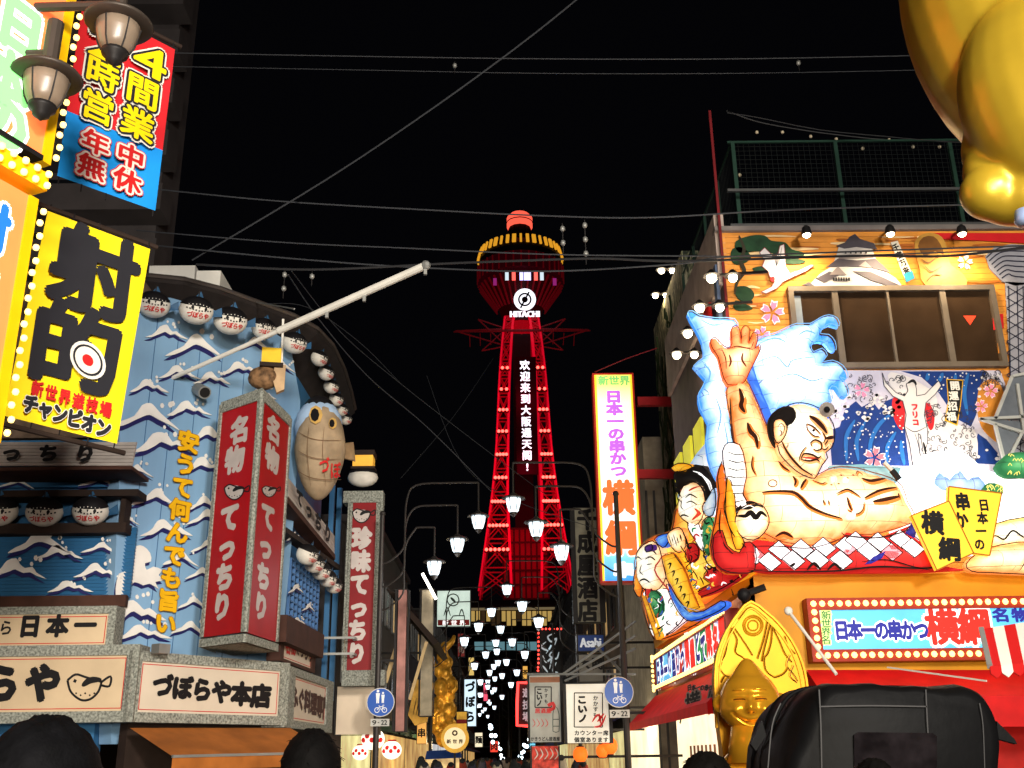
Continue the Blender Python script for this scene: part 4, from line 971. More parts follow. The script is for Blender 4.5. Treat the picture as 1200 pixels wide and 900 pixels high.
# front red valance
rv = thing('front_valance', 'red fabric valance under the bulb-framed blue sign', 'valance', pLg.P(1080,820,.6))
b = MB(); pa = [(950,784),(1330,784)]; q0 = pLg.P(945,785,.1); q1 = pLg.P(1340,785,.1)
b.add([q0, q1, q1+pLg.n*.7-Vector((0,0,.4)), q0+pLg.n*.7-Vector((0,0,.4))], [[0,3,2,1]]); b.add([q0+pLg.n*.7-Vector((0,0,.4)), q1+pLg.n*.7-Vector((0,0,.4)), q1+pLg.n*.7-Vector((0,0,.8)), q0+pLg.n*.7-Vector((0,0,.8))], [[0,3,2,1]]); b.build('fabric', MATS['canopy_red'], rv)
# ------------------------------------------------------------------ great paper lantern float on the ledge
pN = Pl((6, 15.75), (1, 0))
flo = thing('paper_lantern_float', 'giant lit paper lantern of a wrestler with raised arm before blue waves', 'lantern float', pN.P(1000, 672))
PW = lit_paper('paper_wave', (60,140,235), (190,230,255), (255,255,255), 1.12, e0=-.02, e1=.42)
PWs = lit_paper('paper_wave_strong', (40,96,206), (120,186,244), (226,242,255), 1.0, e0=.1, e1=.8)
PSk = lit_paper('paper_skin', (226,130,60), (255,216,156), (255,244,216), 1.06, e0=-.06, e1=.46)
PHd = lit_paper('paper_hand', (240,100,44), (252,184,124), (255,232,196), 1.1, e0=.0, e1=.6)
PFc = lit_paper('paper_face', (240,184,124), (255,236,196), (255,252,238), 1.0, e0=-.02, e1=.36)
PWh = lit_paper('paper_white', (236,226,232), (255,250,244), (255,255,252), 1.2, e0=.03, e1=.3)
PRd = lit_paper('paper_red', (170,16,20), (208,30,28), (224,50,40), .8, e0=.1, e1=.9)
PYl = lit_paper('paper_yellow', (226,150,24), (246,196,50), (255,214,90), .9, e0=.08, e1=.7)
POr = lit_paper('paper_orange', (214,96,20), (244,160,40), (252,206,90), .9, e0=.08, e1=.7)
PGn = lit_paper('paper_green', (20,96,56), (60,150,90), (150,210,150), .8, e0=.1, e1=.8)
PIce = lit_paper('paper_ice', (150,180,210), (206,222,232), (232,240,244), .8, e0=.05, e1=.5)
LK = mat('lantern_ink', (26,16,14), .8, var=0); LKb = mat('lantern_brown', (120,52,22), .8, var=0, es=.25)
LK2 = mat('lantern_ink_brown', (64,28,14), .8, var=0, es=.05)
# waves behind
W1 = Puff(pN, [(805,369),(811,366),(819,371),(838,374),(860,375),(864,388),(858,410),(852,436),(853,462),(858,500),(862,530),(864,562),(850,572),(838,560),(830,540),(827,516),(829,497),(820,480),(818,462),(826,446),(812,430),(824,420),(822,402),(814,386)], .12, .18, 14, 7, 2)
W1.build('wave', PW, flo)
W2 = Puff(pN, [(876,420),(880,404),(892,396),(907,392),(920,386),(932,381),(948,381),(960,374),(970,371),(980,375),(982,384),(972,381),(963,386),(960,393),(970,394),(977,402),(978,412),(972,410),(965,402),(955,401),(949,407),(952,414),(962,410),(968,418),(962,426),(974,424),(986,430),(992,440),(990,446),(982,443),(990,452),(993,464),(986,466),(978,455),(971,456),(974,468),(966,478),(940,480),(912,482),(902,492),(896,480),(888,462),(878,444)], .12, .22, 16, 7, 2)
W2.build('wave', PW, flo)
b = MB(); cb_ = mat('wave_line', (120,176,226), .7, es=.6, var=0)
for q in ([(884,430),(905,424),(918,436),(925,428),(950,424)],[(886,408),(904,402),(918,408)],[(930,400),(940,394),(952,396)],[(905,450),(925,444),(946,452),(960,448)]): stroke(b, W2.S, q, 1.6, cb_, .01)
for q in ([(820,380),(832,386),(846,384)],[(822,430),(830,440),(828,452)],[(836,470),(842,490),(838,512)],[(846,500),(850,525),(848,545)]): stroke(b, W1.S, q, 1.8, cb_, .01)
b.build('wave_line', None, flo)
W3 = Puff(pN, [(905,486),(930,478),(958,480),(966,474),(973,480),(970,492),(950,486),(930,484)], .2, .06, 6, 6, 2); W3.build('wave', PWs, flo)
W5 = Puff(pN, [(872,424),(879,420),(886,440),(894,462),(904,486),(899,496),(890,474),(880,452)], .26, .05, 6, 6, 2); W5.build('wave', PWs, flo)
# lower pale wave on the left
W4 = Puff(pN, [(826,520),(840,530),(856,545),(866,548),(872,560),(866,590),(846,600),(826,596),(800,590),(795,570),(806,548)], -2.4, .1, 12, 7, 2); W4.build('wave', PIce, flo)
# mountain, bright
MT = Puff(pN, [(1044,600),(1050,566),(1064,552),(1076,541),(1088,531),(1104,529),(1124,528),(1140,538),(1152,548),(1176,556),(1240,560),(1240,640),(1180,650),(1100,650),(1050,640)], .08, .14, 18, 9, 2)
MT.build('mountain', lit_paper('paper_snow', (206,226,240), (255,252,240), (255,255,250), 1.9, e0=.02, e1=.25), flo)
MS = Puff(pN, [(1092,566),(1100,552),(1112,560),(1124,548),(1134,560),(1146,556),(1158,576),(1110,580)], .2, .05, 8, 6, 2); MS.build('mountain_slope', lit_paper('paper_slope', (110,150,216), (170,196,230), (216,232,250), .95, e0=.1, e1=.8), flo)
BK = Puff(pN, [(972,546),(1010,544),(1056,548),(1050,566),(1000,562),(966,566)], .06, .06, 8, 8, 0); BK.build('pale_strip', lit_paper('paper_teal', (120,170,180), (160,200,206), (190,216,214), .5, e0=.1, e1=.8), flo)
for q in ([(1166,548),(1176,536),(1190,530),(1240,534),(1240,562),(1196,560),(1178,560)],[(1150,574),(1158,566),(1172,568),(1176,578),(1160,582)]):
    G_ = Puff(pN, q, .24, .1, 8, 6, 2); G_.build('pine_clump', PGn, flo); b = MB()
    for k in range(14): x = rr_.uniform(min(p[0] for p in q)+4, min(1215, max(p[0] for p in q)-4)); y = rr_.uniform(min(p[1] for p in q)+4, max(p[1] for p in q)-4); stroke(b, G_.S, [(x-2,y+1),(x,y-2),(x+2,y+1)], 1, mat('pine_line', (224,224,120), .7, es=.5, var=0), .012, 2, False)
    b.build('pine_line', None, flo)
# torso with the bent arm
T = [(850,470),(853,452),(871,448),(880,462),(888,480),(896,500),(906,520),(914,536),(928,550),(950,560),(968,552),(984,549),(1003,551),(1020,556),(1040,562),(1054,572),(1060,590),(1068,604),(1066,614),(1044,622),(1018,628),(996,628),(984,632),(962,640),(940,640),(916,637),(900,630),(888,622),(878,606),(870,584),(864,560),(860,530),(856,500)]
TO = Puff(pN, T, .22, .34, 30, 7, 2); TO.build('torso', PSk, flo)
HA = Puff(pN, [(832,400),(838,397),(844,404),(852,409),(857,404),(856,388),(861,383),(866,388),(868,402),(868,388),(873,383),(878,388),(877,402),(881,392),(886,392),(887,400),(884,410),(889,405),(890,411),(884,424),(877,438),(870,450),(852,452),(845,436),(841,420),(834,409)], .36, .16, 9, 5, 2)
HA.build('raised_hand', PHd, flo)
b = MB()
for q, wd in [([(867,386),(868,396),(867,406)],1.2),([(878,388),(877,398),(875,408)],1.2),([(847,413),(858,410),(870,412),(880,414)],1.6),([(852,420),(854,428),(852,434)],2.4),([(868,418),(867,426),(872,434)],2.4),([(844,414),(848,424),(849,436)],1.2),([(881,404),(878,412)],1.2)]: stroke(b, HA.S, q, wd, LKb, .008)
b.build('hand_line', None, flo)
b = MB()
tl = [([(862,462),(865,474),(864,482),(868,490)],4.5),([(871,502),(874,512),(880,520),(882,532)],4.5),([(882,446),(890,466),(900,490),(906,514)],2.2),([(853,470),(856,500),(860,530),(864,560),(874,596)],1.8),
 ([(877,540),(876,552),(880,562)],1.6),([(887,583),(904,582),(922,583),(932,590),(942,600),(960,608),(979,613)],3.4),([(907,546),(913,553),(920,557)],3),([(923,564),(926,569),(924,576)],3),([(940,566),(935,572),(931,579)],3),
 ([(1002,566),(1012,569),(1022,567),(1033,564)],4),([(1004,590),(1022,581),(1044,576)],3),([(1014,594),(1030,591),(1046,587)],4.5),([(1045,583),(1046,589)],2.4),([(972,585),(983,580),(990,582),(999,588)],2),([(984,588),(987,598),(990,604)],2.2),([(984,602),(994,608),(1002,604),(1004,594)],1.4),
 ([(906,631),(914,628),(925,633)],3),([(957,592),(958,597)],1.6),([(963,592),(963,597)],1),([(996,562),(1000,556),(1004,560)],1.2),([(946,566),(956,572),(962,570)],1.4)]
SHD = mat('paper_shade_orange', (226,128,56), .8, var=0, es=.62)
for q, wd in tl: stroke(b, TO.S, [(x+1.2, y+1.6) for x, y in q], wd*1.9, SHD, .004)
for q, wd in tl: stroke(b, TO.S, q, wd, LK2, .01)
for k in range(10): a = k*.63; pass
b.build('muscle_line', None, flo)
b = MB(); c = [(899+5*math.cos(t*.7), 573+4*math.sin(t*.7)) for t in range(10)]; stroke(b, TO.S, c, 1.1, LKb, .012, 2, False)
for x, y in [(972,565),(979,562),(986,566),(967,574),(993,562),(975,573)]: stroke(b, TO.S, [(x-1.5,y),(x+1.5,y+.5)], 1.8, LKb, .012, 2)
b.build('body_dot', None, flo)
# fist highlight / fingertips
for q in ([(970,560),(976,556),(982,559),(981,568),(972,568)],[(984,562),(990,557),(996,562),(994,570),(985,569)],[(992,600),(1000,592),(1006,600),(1002,610),(992,612),(986,606)]): Puff(pN, q, .5, .06, 5, 4, 2).build('finger', PFc, flo)
# head
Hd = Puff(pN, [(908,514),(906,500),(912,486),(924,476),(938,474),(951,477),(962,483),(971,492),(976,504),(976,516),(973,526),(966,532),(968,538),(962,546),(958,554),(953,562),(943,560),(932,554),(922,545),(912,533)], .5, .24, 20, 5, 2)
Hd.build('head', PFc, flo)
Hr = Puff(pN, [(900,496),(905,484),(918,476),(930,478),(934,490),(928,498),(922,500),(921,510),(916,514),(918,500),(912,494),(906,500),(907,512),(909,524),(902,512)], .72, .06, 7, 4, 2); Hr.build('hair', mat('lantern_hair', (30,22,20), .8, var=.1), flo)
Er = Puff(pN, [(906,496),(912,491),(920,494),(922,504),(918,514),(912,520),(907,514)], .74, .06, 6, 4, 2); Er.build('ear', PSk, flo)
b = MB(); fl_ = [([(943,493),(951,498),(958,505),(964,513)],4.6),([(962,519),(969,517),(976,514)],3.4),([(940,502),(948,506),(956,514)],1.6),([(941,509),(948,516),(955,517)],1.4),([(940,502),(941,510)],1.2),
 ([(946,528),(945,524),(950,521),(957,524),(958,530),(952,533),(947,531)],1.8),([(958,530),(964,530),(968,526)],1.4),([(934,543),(937,537),(946,538),(954,541),(958,538)],2),([(934,543),(944,545),(952,543),(957,545)],2),([(966,520),(962,526)],1.6),([(940,528),(934,536),(932,544)],1.2),([(958,512),(962,518),(960,524)],1.6),
 ([(913,520),(917,530),(924,540),(936,552),(950,560)],1.6),([(968,490),(972,500)],1)]
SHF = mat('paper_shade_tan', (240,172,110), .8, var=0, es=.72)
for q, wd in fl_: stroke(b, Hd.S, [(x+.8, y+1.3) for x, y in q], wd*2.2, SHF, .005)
for q, wd in fl_: stroke(b, Hd.S, q, wd*1.15, LK2, .012)
for q in ([(910,502),(914,498),(918,502),(916,510),(911,513)],[(912,506),(915,508),(913,512)]): stroke(b, Er.S, q, 1.1, LKb, .012)
b.build('face_line', None, flo)
b = MB(); stroke(b, Hd.S, [(941,505),(947,510),(954,516)], 4, mat('eye_white', (255,255,255), .6, es=1, var=0), .008); stroke(b, Hd.S, [(947,509),(949,511)], 3, LK, .014, 2, False); b.build('eye', None, flo)
b = MB(); stroke(b, Hd.S, [(936,541),(946,542),(955,542)], 2.4, mat('lip_red', (200,60,40), .6, es=.5, var=0), .009); b.build('mouth', None, flo)
b = MB(); b.ball(pN.P(969,480,.85), .115, 12, 8); b.build('topknot_boss', mat('knob_grey', (170,160,150), .5, es=.3), flo, True)
b = MB(); b.ball(pN.P(969,480,.96), .05, 8, 6); b.build('boss_center', M['black'], flo, True)
# rope coils left of the torso
RW = Puff(pN, [(846,530),(852,520),(866,522),(872,540),(874,560),(870,580),(880,596),(872,600),(858,590),(852,570),(848,550)], .42, .14, 9, 5, 2); RW.build('rope', PWh, flo)
b = MB(); 
for k in range(7): stroke(b, RW.S, [(850,532+k*9),(860,536+k*9),(872,534+k*9)], 1.2, LK, .01, 3)
b.build('rope_line', None, flo)
FR = Puff(pN, [(860,616),(864,600),(876,592),(890,592),(898,602),(900,614),(894,626),(882,634),(868,630)], .5, .2, 14, 5, 2); FR.build('cream_drum', PFc, flo)
b = MB(); 
for q, wd in [([(859,600),(866,596),(874,598),(884,594),(896,598)],5),([(862,606),(870,608),(876,604),(882,610),(888,604),(896,608)],6),([(866,594),(878,589),(890,592)],4)]: stroke(b, FR.S, q, wd, LK, .012)
stroke(b, FR.S, [(868,598),(876,595),(882,600)], 1.2, MATS['eye_white'], .02); b.build('drum_mark', None, flo)
# robe at the left
KR = Puff(pN, [(846,540),(852,548),(850,580),(848,600),(856,622),(868,636),(886,650),(886,668),(872,672),(850,672),(838,660),(832,640),(838,610),(842,580),(840,560)], .34, .16, 12, 6, 2); KR.build('robe', POr, flo)
KR2 = Puff(pN, [(836,628),(846,622),(852,640),(866,648),(872,636),(884,640),(884,668),(866,672),(846,668),(836,654)], .5, .1, 8, 5, 2); KR2.build('robe_hem', PRd, flo)
KR3 = Puff(pN, [(852,560),(860,576),(862,600),(868,626),(872,640),(862,644),(856,624),(850,600)], .5, .08, 6, 5, 2); KR3.build('robe_lining', PYl, flo)
b = MB()
for q, wd in [([(846,552),(848,580),(846,600),(854,626),(866,640),(880,656)],2.2),([(858,580),(858,604),(864,630),(874,644)],2.2),([(842,600),(840,624),(846,644),(866,662)],1.8),([(852,556),(856,566)],1.6)]: stroke(b, KR.S, q, wd, LK, .09)
b.build('robe_line', None, flo)
# belt of white folded squares on red
BR = Puff(pN, [(870,640),(884,632),(900,634),(940,642),(980,638),(992,624),(1030,630),(1066,616),(1080,606),(1088,650),(1110,664),(1130,668),(1080,671),(990,672),(900,672),(876,668)], .4, .12, 10, 6, 0); BR.build('belt', PRd, flo)
def tile(cx_, cy_, w_, h_, o=.53, ang=0):
    q = [(cx_-w_, cy_-h_*.1),(cx_-w_*.1, cy_-h_),(cx_+w_, cy_+h_*.15),(cx_+w_*.15, cy_+h_)]
    bb = MB(); bb.prism([pN.P(x, y, o) for x, y in q], pN.n*.05, PWh)
    for i in range(4): stroke(bb, lambda x, y, of: pN.P(x, y, o+of), [q[i-1], q[i]], 1.2, LK, .004, 2, False)
    bb.build('belt_fold', None, flo)
for k, (x, y) in enumerate([(884,650),(902,658),(914,645),(930,656),(940,643),(958,655),(966,641),(986,656),(992,640),(1004,634),(1018,646),(1030,635),(1044,646),(1056,632),(1070,642),(1076,622)]): tile(x, y, 14, 11.5, .52+.012*(k % 4))
for q in ([(1014,661),(1024,652),(1038,646),(1034,654),(1022,660)],[(1062,624),(1070,612),(1076,616),(1072,630)]): Puff(pN, q, .56, .04, 4, 4).build('blue_fold', lit_paper('paper_indigo', (30,30,130), (50,60,170), (90,90,200), .7), flo)
b = MB()
for q, wd in [([(876,668),(920,670),(980,669),(1030,664),(1080,666),(1110,662),(1124,650)],2.2),([(1010,658),(1040,656),(1070,664),(1090,668)],1.6),([(986,624),(994,628),(1030,630),(1066,620),(1080,606)],1.6),([(880,640),(910,640),(950,642),(986,632)],1.2)]: stroke(b, lambda x, y, o: pN.P(x, y, .56+o), q, wd, LK)
for q in ([(946,668),(954,660),(962,668)],[(970,668),(978,661),(986,668)],[(926,664),(932,660)]): stroke(b, lambda x, y, o: pN.P(x, y, .56+o), q, 3.5, LK)
b.build('belt_line', None, flo)
# right hand / foot and yellow wrap at the far right
RH = Puff(pN, [(1130,662),(1142,650),(1160,642),(1180,638),(1200,636),(1250,640),(1250,672),(1160,672),(1136,670)], .36, .2, 14, 7, 2); RH.build('resting_foot', PSk, flo)
RY = Puff(pN, [(1150,640),(1160,620),(1180,610),(1250,604),(1250,640),(1196,640),(1172,644)], .3, .16, 12, 7, 2); RY.build('sleeve', lit_paper('paper_cream', (240,200,110), (255,240,196), (255,252,236), 1.1, e0=.05, e1=.4), flo)
b = MB()
for q, wd in [([(1152,634),(1162,630),(1172,634),(1182,624),(1196,632),(1204,622)],2.2),([(1186,672),(1190,660),(1196,650),(1204,656)],1.8)]: stroke(b, RH.S, q, wd, LK, .14)
b.build('sleeve_line', None, flo)
b = MB()
for P_ in (HA, TO): P_.outline(b, 1.2, LKb)
for P_ in (Hd, Er, FR, KR, KR2, KR3, RW, RH, RY): P_.outline(b, 1.3, LK)
for P_ in (W1, W2): P_.outline(b, 1.0, MATS['wave_line'])
b.build('outline', None, flo)
# yellow placards held by the figure
def placard(q, o, label):
    t = thing('placard', label, 'placard', pN.P(sum(p[0] for p in q)/4, sum(p[1] for p in q)/4, o), 'yellow placards on the lantern float')
    b = MB(); b.prism([pN.P(x, y, o) for x, y in q], pN.n*.1); b.build('board', mat('placard_yellow', (240,190,52), .6, es=.95, var=.1, scale=2), t)
    b = MB()
    for i in range(4): stroke(b, lambda x, y, of: pN.P(x, y, o+of), [q[i-1], q[i]], 1.6, mat('placard_edge', (176,104,20), .6, es=.2, var=0), .004, 2, False)
    b.build('edge_line', None, t); return t
t = placard([(1112,570),(1174,578),(1160,651),(1108,644)], .66, 'yellow placard reading 日本一の串かつ, behind the tilted one')
text(t, pN, '串かつ', (1128,588), (1124,632), 17, 20, [(M['black'], .055)], .668); text(t, pN, '日本一の', (1153,592), (1148,638), 12, 14, [(M['black'], .05)], .668)
t = placard([(1068,604),(1112,587),(1141,648),(1098,668)], .8, 'tilted yellow placard reading 横綱 in brush strokes, in front')
text(t, pN, '横綱', (1093,613), (1113,644), 25, 27, [(M['black'], .05)], .808, -.1)
# arrow / brush tips crossing the mural
b = MB(); b.bar(pN.P(1036,542,.5), pN.P(1046,552,.5), .05); b.build('brush_handle', M['white'], flo); b = MB(); b.bar(pN.P(1045,551,.5), pN.P(1054,562,.5), .07); b.build('brush_tip', M['black'], flo)
# light that the float throws onto the mural wall
for (x, y) in [(930,430),(1090,560),(850,600)]:
    L = bpy.data.lights.new('float_bulb', 'POINT'); lo = bpy.data.objects.new('float_bulb', L); COL.objects.link(lo); L.energy = 45; L.color = (1,.95,.85); L.shadow_soft_size = .15; lo.location = pN.P(x, y, -.25)

# ------------------------------------------------------------------ second lantern float, angled over the street
pa_ = at(888, 640, 15.6); pb_ = at(745, 640, 20.2); pG = Pl((pa_.x, pa_.y), (pb_.x-pa_.x, pb_.y-pa_.y))
f2 = thing('paper_lantern_float', 'lit paper lantern group of a topknotted actor and a bald man in bright robes', 'lantern float', pG.P(800, 740))
def pfq(name, m_, q, base, h, r=8, st=5, sm=2): 
    p = Puff(pG, q, base, h, r, st, sm); p.build(name, m_, f2); bo_ = MB(); p.outline(bo_, 1.3, LK if name not in ('backing','edge_batten') else MATS['placard_edge']); bo_.build('outline', None, f2); return p
pfq('backing', POr, [(880,640),(886,668),(860,686),(830,708),(800,720),(780,744),(768,750),(758,726),(750,690),(745,660),(752,640),(768,628),(788,622),(792,600),(806,580),(840,600)], -.05, .08, 8, 8)
kb = pfq('kimono', PYl, [(800,640),(812,620),(826,610),(846,612),(850,640),(868,650),(884,668),(862,682),(838,694),(816,704),(806,690),(800,668)], .05, .16, 12, 5)
pfq('kimono_fold', PRd, [(830,668),(846,664),(860,672),(876,668),(860,682),(838,694),(818,700),(822,690),(834,684),(826,678)], .22, .06, 5, 4)
pfq('kimono_fold', PRd, [(806,640),(814,636),(820,644),(818,656),(810,660),(804,652)], .22, .05, 5, 4)
pfq('kimono_fold', PRd, [(847,628),(853,626),(858,640),(866,648),(862,656),(850,650)], .24, .05, 5, 4)
pfq('kimono_fold', PGn, [(824,612),(834,606),(838,620),(836,640),(830,652),(824,640)], .22, .05, 5, 4)
pfq('collar', PWh, [(808,608),(816,606),(824,624),(830,640),(824,646),(814,630),(808,620)], .2, .06, 5, 4)
fc = pfq('face', PFc, [(799,592),(802,574),(810,566),(820,566),(828,576),(830,592),(826,608),(818,616),(808,612),(800,604)], .2, .16, 10, 4)
pfq('hair', MATS['lantern_hair'], [(793,566),(792,556),(798,548),(806,552),(812,546),(824,546),(832,556),(840,570),(842,584),(836,594),(830,586),(826,572),(814,564),(804,568),(799,580),(800,590),(796,584)], .3, .1, 7, 4)
pfq('hair_ribbon', PYl, [(788,548),(796,543),(808,544),(812,548),(802,552),(792,553)], .36, .06, 4, 4)
pfq('side_lock', PIce, [(826,590),(832,580),(838,572),(840,590),(836,604),(828,604),(824,596)], .42, .05, 5, 4)
b = MB(); SF = fc.S
for q, wd in [([(801,582),(806,580),(810,584)],1.6),([(814,584),(820,580),(826,584)],1.6),([(802,588),(806,586),(810,590)],1.4),([(815,590),(821,588),(826,592)],1.4),([(810,586),(809,594),(812,598)],1.2),([(806,606),(812,604),(818,606)],2)]: stroke(b, SF, q, wd, LK, .01)
for q in ([(806,576),(808,570)],[(818,576),(824,570)],[(801,594),(805,600)],[(824,596),(826,602),(820,610)]): stroke(b, SF, q, 2.2, MATS['lip_red'], .01)
for k in range(3): stroke(b, lambda x, y, o: pG.P(x, y, .41+o), [(812+k*6,552+k*3),(822+k*5,556+k*5),(830+k*3,568+k*8)], 1.6, MATS['eye_white'])
for q, wd in [([(812,622),(820,630),(826,648)],1.6),([(808,626),(814,640),(822,652)],1.4),([(840,640),(846,660),(860,670)],1.6),([(806,668),(814,672),(826,670)],2),([(820,700),(840,690),(870,676)],1.6),([(800,660),(812,664)],1.4),([(826,660),(828,680),(820,692)],1.3)]: stroke(b, kb.S, q, wd, LK, .1)
b.build('ink_line', None, f2)
hd = pfq('holding_hand', PSk, [(784,630),(788,622),(798,618),(804,626),(806,640),(798,648),(790,642)], .24, .1, 6, 4)
b = MB()
for k in range(9): stroke(b, hd.S, [(786+k*2,632-(k % 3)*3),(788+k*2,640-(k % 3)*3)], 1.2, LK2, .01, 2)
b.build('hand_line', None, f2)
bf = pfq('bald_face', PFc, [(750,664),(750,648),(758,638),(768,634),(776,642),(780,660),(784,676),(776,690),(764,694),(756,688),(750,676)], .16, .16, 10, 4)
pfq('head_scarf', PWs, [(768,632),(778,626),(790,626),(784,636),(778,642)], .2, .06, 5, 4)
pfq('purple_patch', lit_paper('paper_violet', (60,20,110), (90,40,150), (120,80,180), .6), [(756,641),(764,638),(765,644),(758,647)], .34, .02, 3, 3)
b = MB()
for q, wd in [([(752,656),(757,653),(762,656)],1.6),([(766,656),(772,653),(776,657)],1.6),([(762,662),(760,670),(764,674)],1.3),([(758,682),(765,679),(772,683)],2.2),([(752,662),(756,661)],1.2),([(768,662),(774,661)],1.2),([(770,640),(776,650)],1.2)]: stroke(b, bf.S, q, wd, LK, .01)
b.build('face_line', None, f2)
pfq('orange_scarf', POr, [(745,668),(750,664),(754,680),(752,700),(744,692)], .14, .06, 4, 4)
bd = pfq('booklet', PYl, [(776,652),(790,648),(804,668),(812,690),(821,712),(808,718),(794,700),(782,678)], .32, .05, 5, 5, 0)
b = MB()
for k in range(6): stroke(b, bd.S, [(786+k*4.2,662+k*9),(790+k*4.2,660+k*9),(788+k*4.2,667+k*9)], 2, LK, .01, 3)
for q in ([(776,652),(790,648),(804,668),(812,690),(821,712)],[(776,652),(782,678),(794,700),(808,718)]): stroke(b, bd.S, q, 1.4, mat('book_edge', (190,90,20), .6, es=.4, var=0), .012)
stroke(b, bd.S, [(782,650),(769,668),(786,692)], 2, MATS['lip_red'], .03, 4, False); b.build('booklet_line', None, f2)
lr = pfq('lower_robe', PWh, [(756,692),(770,690),(784,690),(796,704),(806,716),(800,730),(780,746),(768,748),(762,724)], .12, .12, 8, 5)
pfq('robe_panel', PGn, [(760,696),(768,692),(776,700),(778,716),(770,724),(764,714)], .26, .04, 4, 4)
pfq('robe_panel', PRd, [(757,690),(764,690),(764,700),(758,700)], .26, .03, 3, 3)
pfq('orange_base', POr, [(796,736),(806,728),(822,722),(834,714),(846,708),(820,730),(792,744),(772,750),(768,746),(784,744)], .16, .08, 6, 5)
pfq('blue_wave', PWs, [(782,684),(790,692),(798,704),(810,716),(826,716),(846,704),(852,710),(836,720),(812,728),(800,722),(790,706)], .28, .06, 5, 5)
pfq('edge_batten', PYl, [(752,698),(757,698),(774,746),(769,750)], .3, .02, 2, 5, 0)
b = MB()
for q, wd in [([(764,704),(772,712),(770,724),(780,732)],2),([(776,700),(784,708),(782,722)],1.8),([(770,736),(780,738),(790,732)],2),([(758,704),(766,724),(772,738)],1.8)]: stroke(b, lr.S, q, wd, LK, .06)
for q, wd in [([(790,700),(802,714),(816,722),(836,714)],1.2),([(788,694),(800,710),(820,716)],1)]: stroke(b, lambda x, y, o: pG.P(x, y, .36+o), q, wd, MATS['wave_line'])
for i in range(14):
    x, y = rr_.uniform(806,870), rr_.uniform(640,690); stroke(b, lambda a, c, o: pG.P(a, c, .3+o), [(x,y),(x+rr_.uniform(-7,7),y+rr_.uniform(2,8)),(x+rr_.uniform(-9,9),y+rr_.uniform(6,12))], 1.5, LK)
b.build('ink_line', None, f2)
b = MB(); pc_ = [ME('pat_green', (40,140,90), .7), ME('pat_blue', (50,90,190), .7), MATS['eye_white'], ME('pat_red', (200,30,24), .6), ME('pat_gold', (250,200,60), .8), LK]
for i in range(150):
    x, y = rr_.uniform(786,880), rr_.uniform(606,700)
    if not _inside((x, y), [(800,640),(812,620),(826,610),(846,612),(850,640),(868,650),(884,668),(862,682),(838,694),(816,704),(806,690),(800,668)]): continue
    a = rr_.uniform(0,6.28); L_ = rr_.uniform(2,5); stroke(b, lambda p_, q_, o: pG.P(p_, q_, .29+o), [(x,y),(x+L_*math.cos(a),y+L_*math.sin(a)),(x+L_*1.6*math.cos(a+.8),y+L_*1.6*math.sin(a+.8))], rr_.uniform(1.2,3), pc_[i % 6], .0003*i, 3)
for i in range(30):
    x, y = rr_.uniform(758,800), rr_.uniform(694,742)
    if not _inside((x, y), [(756,692),(784,690),(806,716),(780,746),(768,748)]): continue
    stroke(b, lambda p_, q_, o: pG.P(p_, q_, .3+o), [(x,y),(x+rr_.uniform(-3,3),y+3),(x+rr_.uniform(-4,4),y+6)], rr_.uniform(1,2.4), pc_[i % 6], .0003*i, 3)
b.build('robe_pattern', None, f2, kind='stuff')
b = MB(); b.bar(pG.P(884,676,-.1), pG.P(770,754,-.1), .12, .2, YB); b.build('support_beam', None, f2)
for k, (x, y) in enumerate([(815,580),(790,690),(850,640)]):
    L = bpy.data.lights.new('float_bulb', 'POINT'); lo = bpy.data.objects.new('float_bulb', L); COL.objects.link(lo); L.energy = 20; L.color = (1,.9,.75); L.shadow_soft_size = .15; lo.location = pG.P(x, y, -.4)
# ------------------------------------------------------------------ right side: ivy wall, wall lamps, brackets
iv = thing('creeper_covered_building', 'narrow building wall streaked with dark creepers beside the lantern float', 'building', (4.0, 25, 0))
mc = bpy.data.materials.new('creeper_wall'); mc.use_nodes = True; nt = mc.node_tree; tc = nt.nodes.new('ShaderNodeTexCoord'); mp = nt.nodes.new('ShaderNodeMapping'); mp.inputs['Scale'].default_value = (4,4,.9)
nz = nt.nodes.new('ShaderNodeTexNoise'); nz.inputs['Scale'].default_value = 2.6; nz.inputs['Detail'].default_value = 8; nz.inputs['Distortion'].default_value = 1.5
cr = nt.nodes.new('ShaderNodeValToRGB'); e = cr.color_ramp.elements; e[0].position = .4; e[0].color = (*lin((34,40,30)), 1); e[1].position = .62; e[1].color = (*lin((190,180,150)), 1); k = e.new(.52); k.color = (*lin((104,108,80)), 1)
nt.links.new(tc.outputs['Object'], mp.inputs[0]); nt.links.new(mp.outputs[0], nz.inputs[0]); nt.links.new(nz.outputs[0], cr.inputs[0]); nt.links.new(cr.outputs[0], nt.nodes['Principled BSDF'].inputs[0]); nt.nodes['Principled BSDF'].inputs['Roughness'].default_value = .9
xi = at(812, 480, 22.6); zt3 = at(790, 294, 22.6).z
b = MB(); b.wbox((xi.x, 22.6, 0), (xi.x+1.1, 27.5, zt3)); b.build('wall', mc, iv)
b = MB(); rr_ = random.Random(5)
for i in range(60):       # creeper stems hanging over the wall
    y = rr_.uniform(22.8, 27.2); z = rr_.uniform(4, zt3); L_ = rr_.uniform(.8, 2.5); q = [Vector((xi.x-.03-rr_.random()*.1, y+rr_.uniform(-.2,.2)*k, z-L_*k/4)) for k in range(5)]; b.tube(q, .025, 4)
for i in range(30):
    x = xi.x+rr_.uniform(.05, 1.05); z = rr_.uniform(6, zt3); q = [Vector((x+rr_.uniform(-.15,.15), 22.55, z-.5*k)) for k in range(4)]; b.tube(q, .025, 4)
b.build('creeper_stems', mat('creeper', (40,56,34), .8), iv, kind='stuff')
